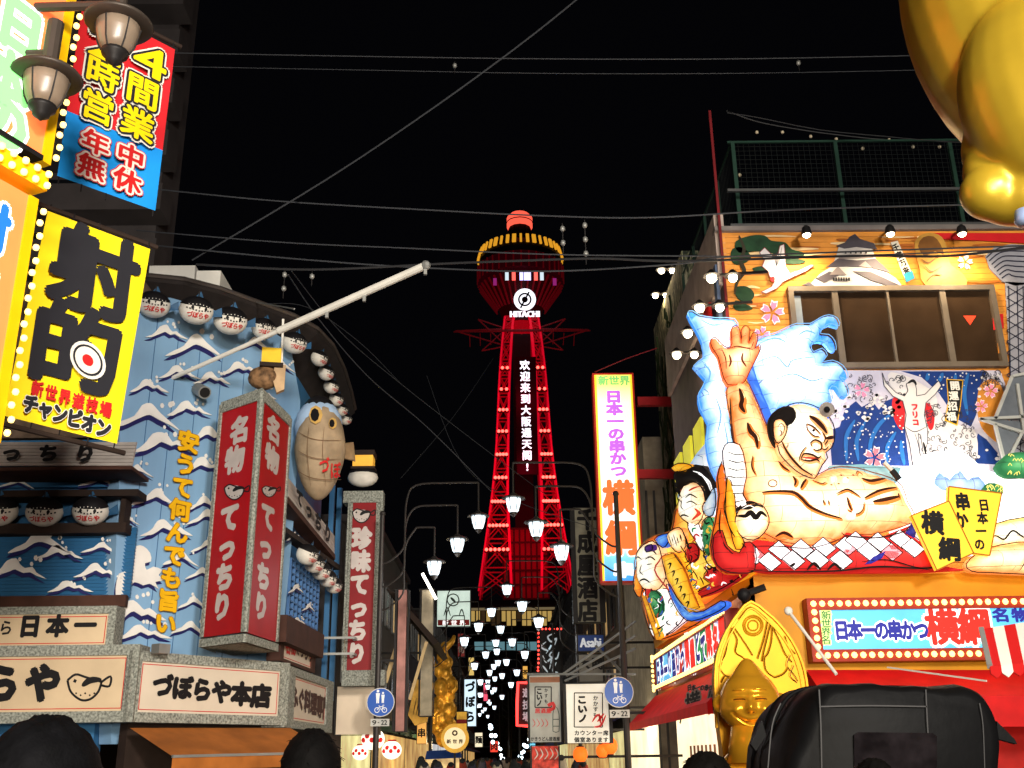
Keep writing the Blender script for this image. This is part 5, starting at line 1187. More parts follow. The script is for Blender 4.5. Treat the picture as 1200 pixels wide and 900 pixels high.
GLw = mat('shade_tan', (190,150,90), .5, var=.1)
lampxy = [(775,318,24.5,.1),(768,347,25.5,.1),(834,327,19.0,0),(820,362,20.0,0),(806,392,21.0,0),(793,417,22.0,0)]
desc = ['upper lamp pair on the creeper wall','lower lamp pair on the creeper wall','lit wall lamp pair beside the red strip, top of the side wall row','lit wall lamp pair above the lantern wave tip','lit wall lamp pair left of the raised lantern hand','lowest lit wall lamp pair beside the yellow-lit strip']
for i, (x, y, Y, _) in enumerate(lampxy):
    p = at(x, y, Y) if i < 2 else atx(x, y, XS-.55); t = thing('wall_lamp', desc[i], 'wall lamp', p, 'bright wall lamps on the side wall')
    b = MB(); b.bar(p+Vector((0,0,.06)), p+Vector((.9,0,.12)), .04); b.build('arm', M['dgrey'], t)
    for dx in (0, .28 if i < 2 else .34):
        b = MB(); b.lathe(p+Vector((dx,0,0)), [(.03,.16),(.08,.1),(.14,.05)], 10); b.build('lamp_shade', M['dgrey'], t)
        b = MB(); b.ball(p+Vector((dx,0,.02)), .085 if dx == 0 else .075, 8, 5); b.build('bulb', ME('wall_bulb', (255,240,205), 14), t, True)
    L = bpy.data.lights.new('wall_lamp_light', 'POINT'); lo = bpy.data.objects.new('wall_lamp_light', L); COL.objects.link(lo); L.energy = 18; L.color = (1,.75,.45); L.shadow_soft_size = .08; lo.location = p+Vector((.1,-.05,-.12))
# coloured strips on the side wall of the skewer restaurant
b = MB(); xs_ = XS-.13
b.prism([Vector((xs_, 17.2, 6.9)), Vector((xs_, 17.9, 6.9)), Vector((xs_, 17.9, 9.3)), Vector((xs_, 17.2, 9.3))], Vector((.05,0,0))); b.build('red_strip', mat('strip_red', (170,24,20), .5), rb)
b = MB(); 
for y0 in (18.6, 19.8, 21.0): b.prism([Vector((xs_-.02, y0, 4.8)), Vector((xs_-.02, y0+.8, 4.8)), Vector((xs_-.02, y0+.8, 7.6)), Vector((xs_-.02, y0, 7.6))], Vector((.06,0,0)))
b.build('side_window', mat('lit_lime_window', (226,220,60), .5, es=.6, var=.15), rb)
b = MB(); b.wbox((XS-.16, YF+.05, 4), (XS-.1, YF+.25, zt2-.6)); b.build('corner_trim', mat('corner_blue', (70,84,110), .5), rb)
b = MB(); b.wbox((xi.x-.06, 22.7, .2), (xi.x-.01, 27.4, 2.8)); b.build('shopfront', mat('shop_glow', (250,226,184), .5, es=1.5, var=.16, scale=.9), iv)
# tall lit yellow sign on red brackets
pY = Pl((3, 25), (1, 0)); t = thing('tall_lit_sign', 'tall backlit yellow and white vertical sign reading 新世界 日本一の串かつ横綱', 'lit sign', pY.P(728, 683))
y0c = [(694,437),(745,437),(753,683),(703,683)]
U0 = pY.uv(699,560)[0]; U1 = pY.uv(749,560)[0]; V1 = pY.uv(722,437)[1]; V0 = pY.uv(722,683)[1]
b = MB(); b.box(pY, U0, U1, V0, V1, -.35, -.01); b.build('box', mat('sign_rim_red', (190,40,20), .5, es=.15), t)
g_ = bpy.data.materials.new('sign_face_gradient'); g_.use_nodes = True; nt = g_.node_tree; tc = nt.nodes.new('ShaderNodeTexCoord'); sx = nt.nodes.new('ShaderNodeSeparateXYZ'); mr = nt.nodes.new('ShaderNodeMapRange'); cr = nt.nodes.new('ShaderNodeValToRGB')
mr.inputs[1].default_value = 0; mr.inputs[2].default_value = V1-V0; nt.links.new(tc.outputs['Object'], sx.inputs[0]); nt.links.new(sx.outputs[2], mr.inputs[0]); nt.links.new(mr.outputs[0], cr.inputs[0])
el = cr.color_ramp.elements; el[0].position = .02; el[0].color = (*lin((60,150,225)), 1); el[1].position = 1; el[1].color = (*lin((250,225,90)), 1)
for po, c in ((.12,(120,200,245)),(.2,(255,240,214)),(.5,(255,250,226)),(.85,(255,248,206)),(.95,(250,232,110))): q = el.new(po); q.color = (*lin(c), 1)
bb_ = nt.nodes['Principled BSDF']; nt.links.new(cr.outputs[0], bb_.inputs['Base Color']); nt.links.new(cr.outputs[0], bb_.inputs['Emission Color']); bb_.inputs['Emission Strength'].default_value = 1.15
b = MB(); b.box(pY, U0+.05, U1-.05, V0+.05, V1-.05, -.01, .0); o = b.build('panel', g_, t)
b = MB(); yE = ME('lit_yellow_edge', (252,214,50), .9); b.box(pY, U0+.05, U0+.1, V0+.05, V1-.05, 0, .004); b.box(pY, U1-.1, U1-.05, V0+.05, V1-.05, 0, .004); b.build('edge_strip', yE, t)
text(t, pY, '新世界', (707,446), (732,446), 12, 11, [(ME('lit_green2', (130,200,110), .8), .05)], .006)
text(t, pY, '日本一の串かつ', (719,465), (725,552), 19, 14.5, [(ME('lit_violet', (190,100,220), .9), .065)], .006)
text(t, pY, '横綱', (725,584), (728,631), 36, 40, [(Wl, .09), (ME('lit_orange_red', (236,110,50), .9), .05)], .006)
text(t, pY, '串', (731,668), (731,668), 26, 18, [(ME('lit_pale', (240,244,255), 1), .06)], .006)
for i, (y, lb) in enumerate([(471,'bracket'),(556,'bracket')]):
    p0 = pY.P(747,y,-.2); b = MB(); b.bar(p0, Vector((xi.x+.1, p0.y, p0.z)), .16, .22); b.build('bracket', mat('bracket_red', (176,28,36), .5), t)
# pale building further back on the right seen between sign and creepers
bp = thing('beige_building', 'plain beige building with downpipes behind the tall lit sign', 'building', (6, 31, 0))
b = MB(); q = at(752, 500, 29.5); b.wbox((q.x, 29.5, 0), (q.x+6, 36, at(760, 512, 29.5).z)); b.build('wall', mat('beige_wall', (170,158,136), .8, var=.2, es=.04), bp)
b = MB(); b.wbox((q.x-.05, 29.6, .2), (q.x-.005, 35.9, 2.6)); b.build('shopfront', MATS['shop_glow'], bp)
b = MB(); 
for x in (757, 766): z = at(x, 575, 29.4); b.bar((z.x, 29.4, 0), (z.x, 29.4, z.z), .06)
b.build('downpipe', M['grey'], bp)

# ------------------------------------------------------------------ street lamps: post, three swan arms, three lanterns
LG = mat('lamp_glass_lit', (222,240,250), .4, es=2.6, var=.0)
def lamp_proto():
    """origin at the post base; arms reach +X; hanging lanterns at local x, height z"""
    t = thing('street_lamp', None, 'street lamp', (0,0,0), 'street lamps with hanging lanterns lining the street')
    pm = mat('post_black', (64,60,58), .4, .5, var=0)
    b = MB(); b.tube([(0,0,0),(0,0,1.0),(0,0,6.95)], [.09,.07,.05], 10); b.ball((0,0,6.97), .07, 8, 5); b.build('post', pm, t)
    for (x, z) in ((2.2, 6.73), (1.72, 6.2), (1.2, 5.69)):
        b = MB(); z1 = z+.95
        q = spline([(0,0,z-.9),(.18,0,z-.86),(.5,0,z-.55),(.52,0,z+.0-.05),(.55,0,z+.55),(.75,0,z1-.05),(x*.7,0,z1),(x,0,z1)], 4); b.tube(q, .022, 6); b.tube([(x,0,z1),(x,0,z+.3)], .02, 6)
        a = b.build('arm', pm, t)
        b = MB(); b.lathe((x,0,z), [(.02,.3),(.09,.24),(.255,.17),(.255,.145),(.15,.145)], 14); s_ = b.build('lamp_shade', pm, t)
        b = MB(); b.lathe((x,0,z), [(.16,.145),(.148,.04),(.105,-.11),(.08,-.14)], 12); g = b.build('lamp_glass', LG, t, True)
        b = MB(); b.lathe((x,0,z), [(.085,-.145),(.07,-.19),(.02,-.24)], 10); b.build('finial', pm, t)
        b = MB()
        for k in range(6): an = k*math.pi/3; b.bar((x+.163*math.cos(an), .163*math.sin(an), z+.145), (x+.11*math.cos(an), .11*math.sin(an), z-.11), .018)
        b.build('glazing_bar', pm, t, kind='stuff')
    return t
LP = lamp_proto(); first = True
ordw = ['nearest','second','third','fourth','fifth','sixth','seventh','eighth','ninth','tenth','eleventh','twelfth','thirteenth']
def put_lamp(x, y, rz, label, dz=0):
    global first
    if first: LP.location = (x, y, dz); LP.rotation_euler = (0,0,rz); LP['label'] = label; first = False; return LP
    return dup(LP, (x, y, dz), rz, label)
RY_ = [22, 34, 45, 54.7, 64, 77, 93, 113]; LY_ = [23.7, 39.5, 50.5, 61.4, 74, 89, 108]
for i, y in enumerate(RY_):
    xr = {0:2.46}.get(i, 2.46-.1*min(i, 3)-.012*(y-34)-.03*max(0, y-60)); put_lamp(xr, y, math.pi, ordw[i]+' street lamp from the camera on the right kerb', 0)
for i, y in enumerate(LY_):
    xl = -2.72+.008*(y-24)-.03*max(0, y-60); put_lamp(xl, y, 0, ordw[i]+' street lamp from the camera on the left kerb', 0)
# pools of light from the first few lamps
for (x, y, z_) in [(3.55,18.5,2.35),(3.6,24.5,2.4),(3.7,31,2.4)]:
    L = bpy.data.lights.new('shop_light', 'POINT'); lo = bpy.data.objects.new('shop_light', L); COL.objects.link(lo); L.energy = 40; L.color = (1,.85,.62); L.shadow_soft_size = .2; lo.location = (x, y, z_)
for (x, y) in [(1.1,22),(-1.2,23.7),(1.1,34),(-1.2,39.5),(1,45),(-.8,61),(1,64)]:
    L = bpy.data.lights.new('street_lamp_light', 'POINT'); lo = bpy.data.objects.new('street_lamp_light', L); COL.objects.link(lo); L.energy = 45; L.color = (.92,.97,1); L.shadow_soft_size = .5; lo.location = (x, y, 5.4)

# road signs: blue disc with walkers and a bicycle, small plate under it
def road_sign(x, y, px, py, label):
    z = at(px, py, y-.12).z; xx = at(px, py, y-.12).x
    t = thing('road_sign', label, 'road sign', (xx, y-.12, z), 'blue round road signs on the lamp posts')
    pl = Pl((xx, y-.12), (1, 0))
    b = MB(); b.tube([(xx, y-.1, z), (xx, y-.13, z)], .30, 24); b.build('rim', M['white'], t)
    b = MB(); b.tube([(xx, y-.12, z), (xx, y-.136, z)], .285, 24); b.build('disc', mat('sign_blue', (26,84,176), .35, var=0, es=.12), t)
    b = MB(); w_ = mat('sign_white', (235,238,240), .4, var=0, es=.15); P3 = lambda u, v: pl.W(u, z+v, .02)
    def S3(u, v, o=0): return pl.W(u, z-v, .02+o)
    for (cx_, s) in ((-.06, 1), (.05, .8)):   # adult and child
        b.add([P3(cx_+.032*s*math.cos(k), .2*s+.03+.032*s*math.sin(k)) for k in (0,1,2,3,4,5)], [[0,1,2,3,4,5]])
        b.add([P3(cx_-.045*s, .17*s+.02), P3(cx_+.045*s, .17*s+.02), P3(cx_+.03*s, .06*s), P3(cx_+.028*s, -.02*s), P3(cx_+.004*s, -.02*s), P3(cx_, .05*s), P3(cx_-.004*s, -.02*s), P3(cx_-.03*s, -.02*s), P3(cx_-.032*s, .06*s)], [[0,1,2,3,4,5,6,7,8]])
    for cx_ in (-.07, .09): 
        q = [(cx_+.05*math.cos(a*.8), .16+.05*math.sin(a*.8)) for a in range(9)]; stroke(b, S3, q, .014, None, .001, 2, False)
    for q in ([(-.07,.16),(-.02,.09),(.06,.09),(.09,.16)],[(-.02,.09),(.02,.16),(.06,.09)],[(.06,.09),(.05,.06),(.085,.06)],[(-.02,.09),(-.03,.065)]): stroke(b, S3, q, .014, None, .001, 1, False)
    b.build('pictogram', w_, t)
    b = MB(); b.wbox((xx-.2, y-.14, z-.49), (xx+.2, y-.12, z-.34)); b.build('plate', mat('plate_grey', (196,196,190), .5), t)
    b = MB(); chars(b, pl, [('9', -.12, z-.415, .09, .1, 0), ('-', -.03, z-.415, .1, .1, 0), ('22', .09, z-.415, .13, .1, 0)], .025, .03, M['black']); b.build('lettering', None, t)
road_sign(2.46, 22, 725, 811, 'blue walkers-and-bicycle sign with 9-22 plate on the right lamp post')
road_sign(-2.72, 23.7, 446, 823, 'blue walkers-and-bicycle sign with 9-22 plate on the left lamp post')

# ------------------------------------------------------------------ tower
TY = 190.0; tw = at(616, 690, TY); TX = tw.x
def tz(y): return at(613, y, TY).z
def hwx(px, y): return abs(at(px, y, TY).x-at(px*0+616-(690-y)*.0068, y, TY).x)
tower = thing('lattice_tower', 'tall red lit steel lattice tower with observation deck closing the street', 'tower', (TX, TY, 0))
RS = mat('tower_red_steel', (150,10,20), .5, .0, var=.15, es=.34, emrgb=(190,0,24)); RS2 = mat('tower_red_bright', (190,12,34), .5, es=.62, var=0, emrgb=(236,10,44)); RSd = mat('tower_dark_steel', (60,12,18), .6, var=.2, es=.03, emrgb=(120,0,20))  # red lighting put into the steel's emission, dimmer copies for rear legs
prof = [(700,54,17),(640,45,18.5),(585,37,19.5),(530,31.5,18),(470,28,16),(430,25,14),(392,21,11),(378,19,9)]     # y, outer half width px, inner half width px
mp_ = TY/F/math.cos(math.radians(0))*1.0
def rad(y, w_): p = at(616, y, TY); d = (p-EYE); ax = d.dot(R @ Vector((0,0,-1))); return w_*ax/F
lv = []
for y, a, c in spline([(float(p[0]), float(p[1]), float(p[2])) for p in prof], 2): lv.append((tz(y), rad(y, a), rad(y, c)))
# legs: four corners, each with four chords and lattice
for sx in (-1, 1):
    for sy in (-1, 1):
        b = MB(); br = MB(); fb = sy == -1
        P = []
        for (z, a, c) in lv:
            P.append([Vector((TX+sx*q, TY+sy*r_, z)) for q in (a, c) for r_ in (a, c)])
        for i in range(len(P)-1):
            for k in range(4): b.bar(P[i][k], P[i+1][k], .42 if k in (2, 3) else .3)
            fk = ((0,2),(0,1),(2,3),(1,3))
            for (k, l) in fk:
                br.bar(P[i][k], P[i+1][l], .2); br.bar(P[i][l], P[i+1][k], .2); br.bar(P[i+1][k], P[i+1][l], .22)
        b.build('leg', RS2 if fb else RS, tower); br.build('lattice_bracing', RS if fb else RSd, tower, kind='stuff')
# red lamp rows on the legs at each level
me_b = None
for y in (441,466,490,515,542,569,597,625,653):
    z = tz(y); 
    a = c = 0
    for i in range(len(lv)-1):
        if lv[i][0] <= z <= lv[i+1][0]: f_ = (z-lv[i][0])/(lv[i+1][0]-lv[i][0]); a = lv[i][1]+(lv[i+1][1]-lv[i][1])*f_; c = lv[i][2]+(lv[i+1][2]-lv[i][2])*f_
    for sx in (-1, 1):
        n = 2 if y < 480 else (3 if y < 530 else (4 if y < 590 else 6)); b = MB()
        for k in range(n): b.ball((TX+sx*(c+(a-c)*(k+.5)/n), TY-a-.6, z), .3, 6, 4)
        b.build('red_lamp_row', ME('red_bulb', (255,74,64), 6), tower)
        b = MB(); b.bar((TX+sx*c, TY-a-.2, z-.3), (TX+sx*a, TY-a-.2, z-.3), .35); b.build('platform_beam', RSd, tower)
# centre shaft with the message board
z0, z1 = tz(705), tz(395)
b = MB(); s_ = rad(500, 10.5); b.wbox((TX-s_, TY-s_, 0), (TX+s_, TY+s_, z1)); b.build('lift_shaft', mat('shaft_dark', (30,14,18), .7, es=.01), tower)
s2_ = rad(660, 26)
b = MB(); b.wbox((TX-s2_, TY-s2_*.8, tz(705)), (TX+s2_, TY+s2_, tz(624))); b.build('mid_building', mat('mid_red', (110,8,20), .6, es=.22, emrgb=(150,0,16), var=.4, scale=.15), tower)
b = MB()
for k in range(9): b.bar((TX-s2_+2*s2_*k/8, TY-s2_*.8-.2, tz(705)), (TX-s2_+2*s2_*k/8, TY-s2_*.8-.2, tz(624)), .3)
for k in range(6): zz_ = tz(705)+(tz(624)-tz(705))*k/5; b.bar((TX-s2_, TY-s2_*.8-.25, zz_), (TX+s2_, TY-s2_*.8-.25, zz_), .3)
b.build('mid_framing', RSd, tower, kind='stuff')
pT = Pl((TX, TY-9), (1, 0))
b = MB(); pxbox(b, pT, 606,556,628,418, -.4, 0); b.build('message_board', mat('led_board', (10,8,10), .6, var=0), tower)
text(tower, pT, '欢迎来到大阪通天阁!', (615,428), (618,547), 11.2, 11.2, [(ME('led_white', (225,240,255), 1.8), .035)], .05)
# splayed antennas and neck
b = MB(); zc = tz(402)
for (dx, dy, yy) in [(-76,-6,401),(76,-6,401),(-50,-14,388),(50,-14,388),(-46,0,424),(46,0,424)]:
    p = Vector((TX+rad(402, dx)*1, TY-6, tz(yy))); 
    for s3 in (-.3, .3): b.bar(Vector((TX+math.copysign(rad(402,18), dx), TY-3, zc+s3*6)), p, .2)
for k in range(4): b.bar((TX-rad(402,60-12*k), TY-5, tz(402)), (TX-rad(402,60-12*k), TY-2, tz(410-k)), .15); b.bar((TX+rad(402,60-12*k), TY-5, tz(402)), (TX+rad(402,60-12*k), TY-2, tz(410-k)), .15)
b.bar((TX-rad(402,78), TY-6, zc), (TX+rad(402,78), TY-6, zc), .18); b.bar((TX-rad(402,46), TY-4, tz(396)), (TX+rad(402,46), TY-4, tz(396)), .25)
b.build('antenna_frame', mat('antenna_dim', (110,40,46), .6, es=.07, emrgb=(150,30,40)), tower, kind='stuff')
b = MB(); N_ = 12
def ring(y, w_): return (rad(y, w_), tz(y))
b.lathe((TX, TY, 0), [ring(398,9), ring(388,14), ring(380,20)], N_); b.build('neck_collar', RS, tower)
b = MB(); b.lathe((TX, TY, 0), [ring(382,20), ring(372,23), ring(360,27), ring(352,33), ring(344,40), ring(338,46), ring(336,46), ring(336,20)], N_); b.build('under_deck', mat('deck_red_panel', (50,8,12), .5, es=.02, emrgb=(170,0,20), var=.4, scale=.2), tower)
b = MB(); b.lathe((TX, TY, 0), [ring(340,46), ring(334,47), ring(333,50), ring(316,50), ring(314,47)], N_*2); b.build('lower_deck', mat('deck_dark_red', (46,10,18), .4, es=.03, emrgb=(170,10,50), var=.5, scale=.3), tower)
b = MB(); b.lathe((TX, TY, 0), [ring(316,44), ring(308,48), ring(305,48), ring(296,38)], N_*2); b.build('upper_deck', mat('deck_black', (30,20,16), .5), tower)
b = MB(); b.lathe((TX, TY, 0), [ring(300,36), ring(292,32), ring(286,18), ring(268,13)], N_); b.build('cap_frame', mat('cap_dark', (24,12,12), .6), tower)
for k in range(40):      # gold lit crown slats and deck windows
    a = 2*math.pi*k/40
    if math.sin(a) > .3: continue
    r0, r1 = rad(303, 50), rad(295, 47)
    b = MB(); b.bar((TX+r0*math.cos(a), TY+r0*math.sin(a), tz(306)), (TX+r1*math.cos(a), TY+r1*math.sin(a), tz(296)), .42+.16*(k % 3), .3); b.build('gold_slat', mat('gold_lit', (190,140,40), .4, .4, es=.9, emrgb=(230,160,40), var=.0), tower)
b = MB()
for (x, c) in [(594,0),(602,1),(611,2),(616,2),(620,2),(628,1),(635,0),(580,3),(650,3)]:
    pD = Pl((TX, TY-rad(320,50)-.3), (1, 0)); m_ = [ME('dk_white', (200,220,230), 1.2), ME('dk_red', (255,90,80), 2), ME('dk_violet', (190,190,255), 2), ME('dk_mag', (150,40,120), .8)][c]
    pxbox(b, pD, x-2, 328 if c < 3 else 334, x+2, 319 if c < 3 else 326, -.2, 0, m_)
b.build('deck_window', None, tower)
b = MB(); b.lathe((TX, TY, 0), [ring(268,13), ring(267,15), ring(256,15), ring(252,11), ring(251,4)], 16); b.build('top_dome', ME('dome_red', (255,92,70), 1.3), tower)
b = MB(); b.lathe((TX, TY, 0), [ring(262,15.4), ring(261,15.4)], 16); b.build('dome_band', M['black'], tower)
for k in range(36):
    a = 2*math.pi*k/36
    if math.sin(a) > .3: continue
    r0 = rad(325, 50.3); b = MB(); b.bar((TX+r0*math.cos(a), TY+r0*math.sin(a), tz(333)), (TX+r0*math.cos(a), TY+r0*math.sin(a), tz(316)), .28); b.build('deck_mullion', mat('mullion_red', (110,14,26), .5, es=.12, emrgb=(160,10,30)), tower)
    r1 = rad(350, 28); b = MB(); b.bar((TX+r0*.96*math.cos(a), TY+r0*.96*math.sin(a), tz(338)), (TX+r1*math.cos(a), TY+r1*math.sin(a), tz(366)), .3); b.build('deck_rib', MATS['mullion_red'], tower)
# round emblem and lettering of the sponsor on the front of the deck
pE = Pl((TX, TY-rad(350,36)-2), (1, 0)); WH_ = ME('logo_white', (235,240,250), 1.6)
def disc(b, x, y, r, off, m_, n=28): b.add([pE.P(x+r*math.cos(6.2832*k/n), y+r*math.sin(6.2832*k/n), off) for k in range(n)], [list(range(n))], m_)
b = MB(); disc(b, 615, 351, 13, .0, WH_); disc(b, 615, 351, 8, .05, M['black']); disc(b, 615, 351, 6, .1, WH_); disc(b, 615, 351, 3.6, .15, M['black']); stroke(b, lambda x, y, o: pE.P(x, y, .2+o), [(620,342),(610,361)], 2, M['black'], 0, 2, False)
b.build('round_emblem', None, tower); word(tower, pE, 'HITACHI', (615,368), 35, 7, [(WH_, .025)], .1)
# dark podium hall under the tower, lit windows
ph = thing('tower_hall', 'dark hall under the tower with a row of yellow windows and a blue-lit band', 'building', (TX, TY-12, 0))
pH = Pl((TX, TY-14), (1, 0))
b = MB(); pxbox(b, pH, 545,900,690,702, -20, 0); b.build('wall', mat('hall_dark', (34,26,26), .8), ph)
b = MB()
wy = ME('hall_window', (236,196,110), .5)
for k in range(22): x = 552+k*6; b = MB(); pxbox(b, pH, x, 733 if k % 3 else 728, x+4.4, 716, 0, .2); b.build('window', wy if rr_.random() < .55 else mat('hall_window_dim', (120,92,60), .5, es=.15), ph)
b = MB(); pxbox(b, pH, 548,715,680,711, 0,.5); b.build('cornice', ME('cornice_lit', (170,150,110), .35), ph)
for k in range(9): x = 556+k*12.5; b = MB(); pxbox(b, pH, x, 762, x+10.5, 752, 0, .2); b.build('blue_window', ME('hall_blue', (120,170,180), .5), ph)
for (z_, pw) in ((tz(640), 5000), (tz(560), 3600), (tz(480), 3000), (tz(412), 1200)):
    L = bpy.data.lights.new('tower_red_light', 'POINT'); lo = bpy.data.objects.new('tower_red_light', L); COL.objects.link(lo); L.energy = pw*.5; L.color = (1,.0,.04); L.shadow_soft_size = 1; lo.location = (TX, TY-14, z_)
# ------------------------------------------------------------------ golden seated charm statue with pointed plaque
GOLD = mat('gold_paint', (234,166,38), .27, .62, var=.08, scale=2); GOLDm = mat('gold_matte', (204,146,22), .45, .35, var=.08, scale=3); GOLDd = mat('gold_groove', (96,54,8), .5, .3, var=.1)  # darker gold put in for the shade of grooves, slits and tracery
pB2 = Pl((2.6, 12.3), (1, 0)); st = thing('golden_charm_statue', 'golden pointed-head smiling charm statue before a carved gothic plaque', 'statue', pB2.P(885,900))
pq = [(880,705),(899,718),(912,730),(924,745),(933,760),(940,777),(945,798),(948,830),(950,1000),(852,1000),(848,890),(843,853),(838,795),(841,767),(848,747),(855,734),(866,718)]
b = MB(); shape_to(b, pB2, pq, 0, .22); b.build('plaque', GOLDm, st)
def ridge(pts, r=.012, m=GOLDm, nm='tracery', off=.008, kk=4):
    b = MB(); b.tube([pB2.P(x, y, off) for x, y in spline(pts, kk)], r, 5); return b.build(nm, m, st)
def rim(off_px, r):
    c = (893, 800); q = [(c[0]+(x-c[0])*(1-off_px/50), c[1]+(y-c[1])*(1-off_px/95)) for x, y in pq if y < 880]; q = q[-8:]+q[:8]; return q
ridge([(840,853),(838,795),(841,767),(848,747),(855,734),(866,718),(880,705),(899,718),(912,730),(924,745),(933,760),(940,777),(945,798),(948,830)], .02, kk=2)
ridge([(846,850),(843,797),(846,770),(853,750),(860,737),(869,724),(880,713),(895,724),(908,736),(919,750),(928,765),(934,780),(939,800),(941,828)], .011)
for r in (11.7, 9.5, 6): ridge([(882.5+r*math.cos(t*.523), 733+r*math.sin(t*.523)) for t in range(13)], .009)
for q in ([(866,726),(880,712),(899,726)],[(860,735),(872,752),(882,768)],[(900,727),(895,750),(888,772)],[(903,732),(896,760),(893,775)],[(858,736),(853,752),(850,766),(846,774)],[(858,738),(864,750),(862,764),(870,770),(878,776)],[(846,776),(844,784),(850,792)],
          [(905,734),(914,752),(920,766),(928,776)],[(905,736),(904,752),(900,766),(896,772),(898,786),(908,794)],[(926,768),(922,780),(930,790),(935,798)],[(920,746),(924,758),(932,766)],[(930,780),(926,792),(934,800)],[(845,800),(850,792),(858,796)],[(908,794),(918,790),(924,782)]): ridge(q, .008, GOLDd); ridge([(x-.9, y-.7) for x, y in q], .008)
# head: one sculpted surface
hc = at(879, 822, 11.75); HRr = .325; hax = Vector((-.22,-1,0)).normalized(); hrt = Vector((hax.y*-1, hax.x, 0)); hrt = Vector((1,-.22,0)).normalized()
def gs(x, z, cx_, cz_, s, s2=None): s2 = s2 or s; return math.exp(-((x-cx_)/s)**2-((z-cz_)/s2)**2)
def head_fn(v):
    d = (v-hc)/HRr; x, y, z = d.dot(hrt), d.dot(hax), d.z
    s = 1.0; fr = max(0, y)**.6
    w_ = .98-.10*max(0, z-.1)**1.2; w_ += .10*math.exp(-((z+.42)/.34)**2)
    X, Y_, Z = x*w_, y*(.96-.1*max(0, z)), z*1.05
    if z > .72: Z += .34*((z-.72)/.28)**2; X *= 1-.1*((z-.7)/.3); Y_ *= 1-.1*((z-.7)/.3)
    if fr > 0:
        f = 0
        f += .26*gs(x, z, 0, -.22, .13, .17)+.10*gs(x, z, 0, -.02, .07, .2)            # nose
        f += .05*gs(x, z, -.11, -.27, .07)+.05*gs(x, z, .11, -.27, .07)
        for sx in (-1, 1):
            f += .20*gs(x, z, sx*.46, -.28, .2, .17)                                # cheeks
            f -= .10*gs(x, z, sx*.34, .04-.12*(abs(x)-.34)**2*6, .22, .035)            # slit eyes
            f += .05*gs(x, z, sx*.34, .14, .24, .06)                                  # lids
            f += .05*gs(x, z, sx*.36, .34, .26, .06)
        sm = -.66+1.05*x*x                                                        # smile
        f -= .14*math.exp(-((z-sm)/.045)**2)*(1 if abs(x) < .56 else 0)+.0
        f += .07*math.exp(-((z-sm+.12)/.07)**2)*math.exp(-(x/.4)**2)+.06*math.exp(-((z-sm-.12)/.06)**2)*math.exp(-(x/.45)**2)
        f += .12*gs(x, z, 0, -.92, .3, .12)                                          # chin
        f -= .05*math.exp(-((abs(x)-.5-.25*(z+.4))/.04)**2)*gs(x, z, 0, -.4, 1, .25)
        Y_ += f*fr
    return hc+hrt*X*HRr+hax*Y_*HRr+Vector((0,0,Z*HRr))
b = MB(); b.ball(hc, HRr, 96, 80, None, 1, 1, 1, head_fn); hd_ = b.build('head', GOLD, st, True)
def HS(x, z, o=.0):
    y = math.sqrt(max(0, 1-x*x-z*z)); p = head_fn(hc+(hrt*x+hax*y+Vector((0,0,z)))*HRr); return p+hax*o
for sx in (-1, 1):
    b = MB(); b.tube([HS(sx*.34+q, .04-.5*q*q, .002) for q in (-.2,-.12,-.04,.04,.12,.2)], [.005,.012,.014,.014,.012,.005], 6); b.build('eye_slit', GOLDd, st)
    b = MB(); b.tube([HS(sx*.34+q, .27-.7*q*q+.06, .0) for q in (-.22,-.12,0,.12,.22)], [.004,.012,.015,.012,.004], 8); b.build('brow', GOLD, st, True)
b = MB(); b.tube([HS(q, -.66+1.05*q*q, .001) for q in (-.54,-.4,-.26,-.13,0,.13,.26,.4,.54)], [.004,.010,.013,.014,.014,.014,.013,.010,.004], 6); b.build('mouth_line', GOLDd, st)
b = MB()
for sx in (-1, 1): b.ball(HS(sx*.07, -.36, -.004), .009, 8, 5)
b.build('nostril', GOLDd, st)
for sx in (1, -1):
    b = MB(); e0 = hc+hrt*(sx*HRr*.98)-Vector((0,0,HRr*.05)); b.lathe(e0, [(.02,-.05),(.085,-.03),(.1,.0),(.085,.02),(.05,.0),(.02,-.01)], 14, None, (hax*.6+hrt*sx*.5)); b.build('ear', GOLD, st, True)
b = MB(); nb = hc-Vector((0,0,.5))-hax*.12
def bodyf(v): d = v-nb; return nb+Vector((d.x, d.y, d.z))
b.ball(nb-Vector((0,0,.75)), .8, 24, 16, None, .72, .5, 1.05); b.build('body', GOLD, st, True)
b = MB(); b.tube([hc-Vector((0,0,.22)), hc-Vector((0,0,.62))], [.22,.3], 16); b.build('neck', GOLD, st, True)
b = MB()
for sx in (-1,1): b.tube(spline([tuple(nb+hrt*sx*.42-Vector((0,0,.2))), tuple(nb+hrt*sx*.6+hax*.1-Vector((0,0,.7))), tuple(nb+hrt*sx*.45+hax*.35-Vector((0,0,1.1)))], 4), .11, 10)
b.build('arm', GOLD, st, True)
b = MB(); b.wbox((nb.x-.65, 11.4, 0), (nb.x+.65, 12.5, .55)); b.build('pedestal', M['stone'], st)
# small loudspeaker / camera on the ledge beam
cm = thing('surveillance_camera', 'small black dome camera under the ledge corner above the golden plaque', 'camera', at(874,696,15.2))
b = MB(); p = at(872,697,15.1); b.ball(p, .1, 10, 6); b.build('dome', M['black'], cm, True); b = MB(); b.tube([p+Vector((.05,0,.02)), p+Vector((.3,-.05,.1))], .05, 8); b.build('lens_tube', M['dgrey'], cm)
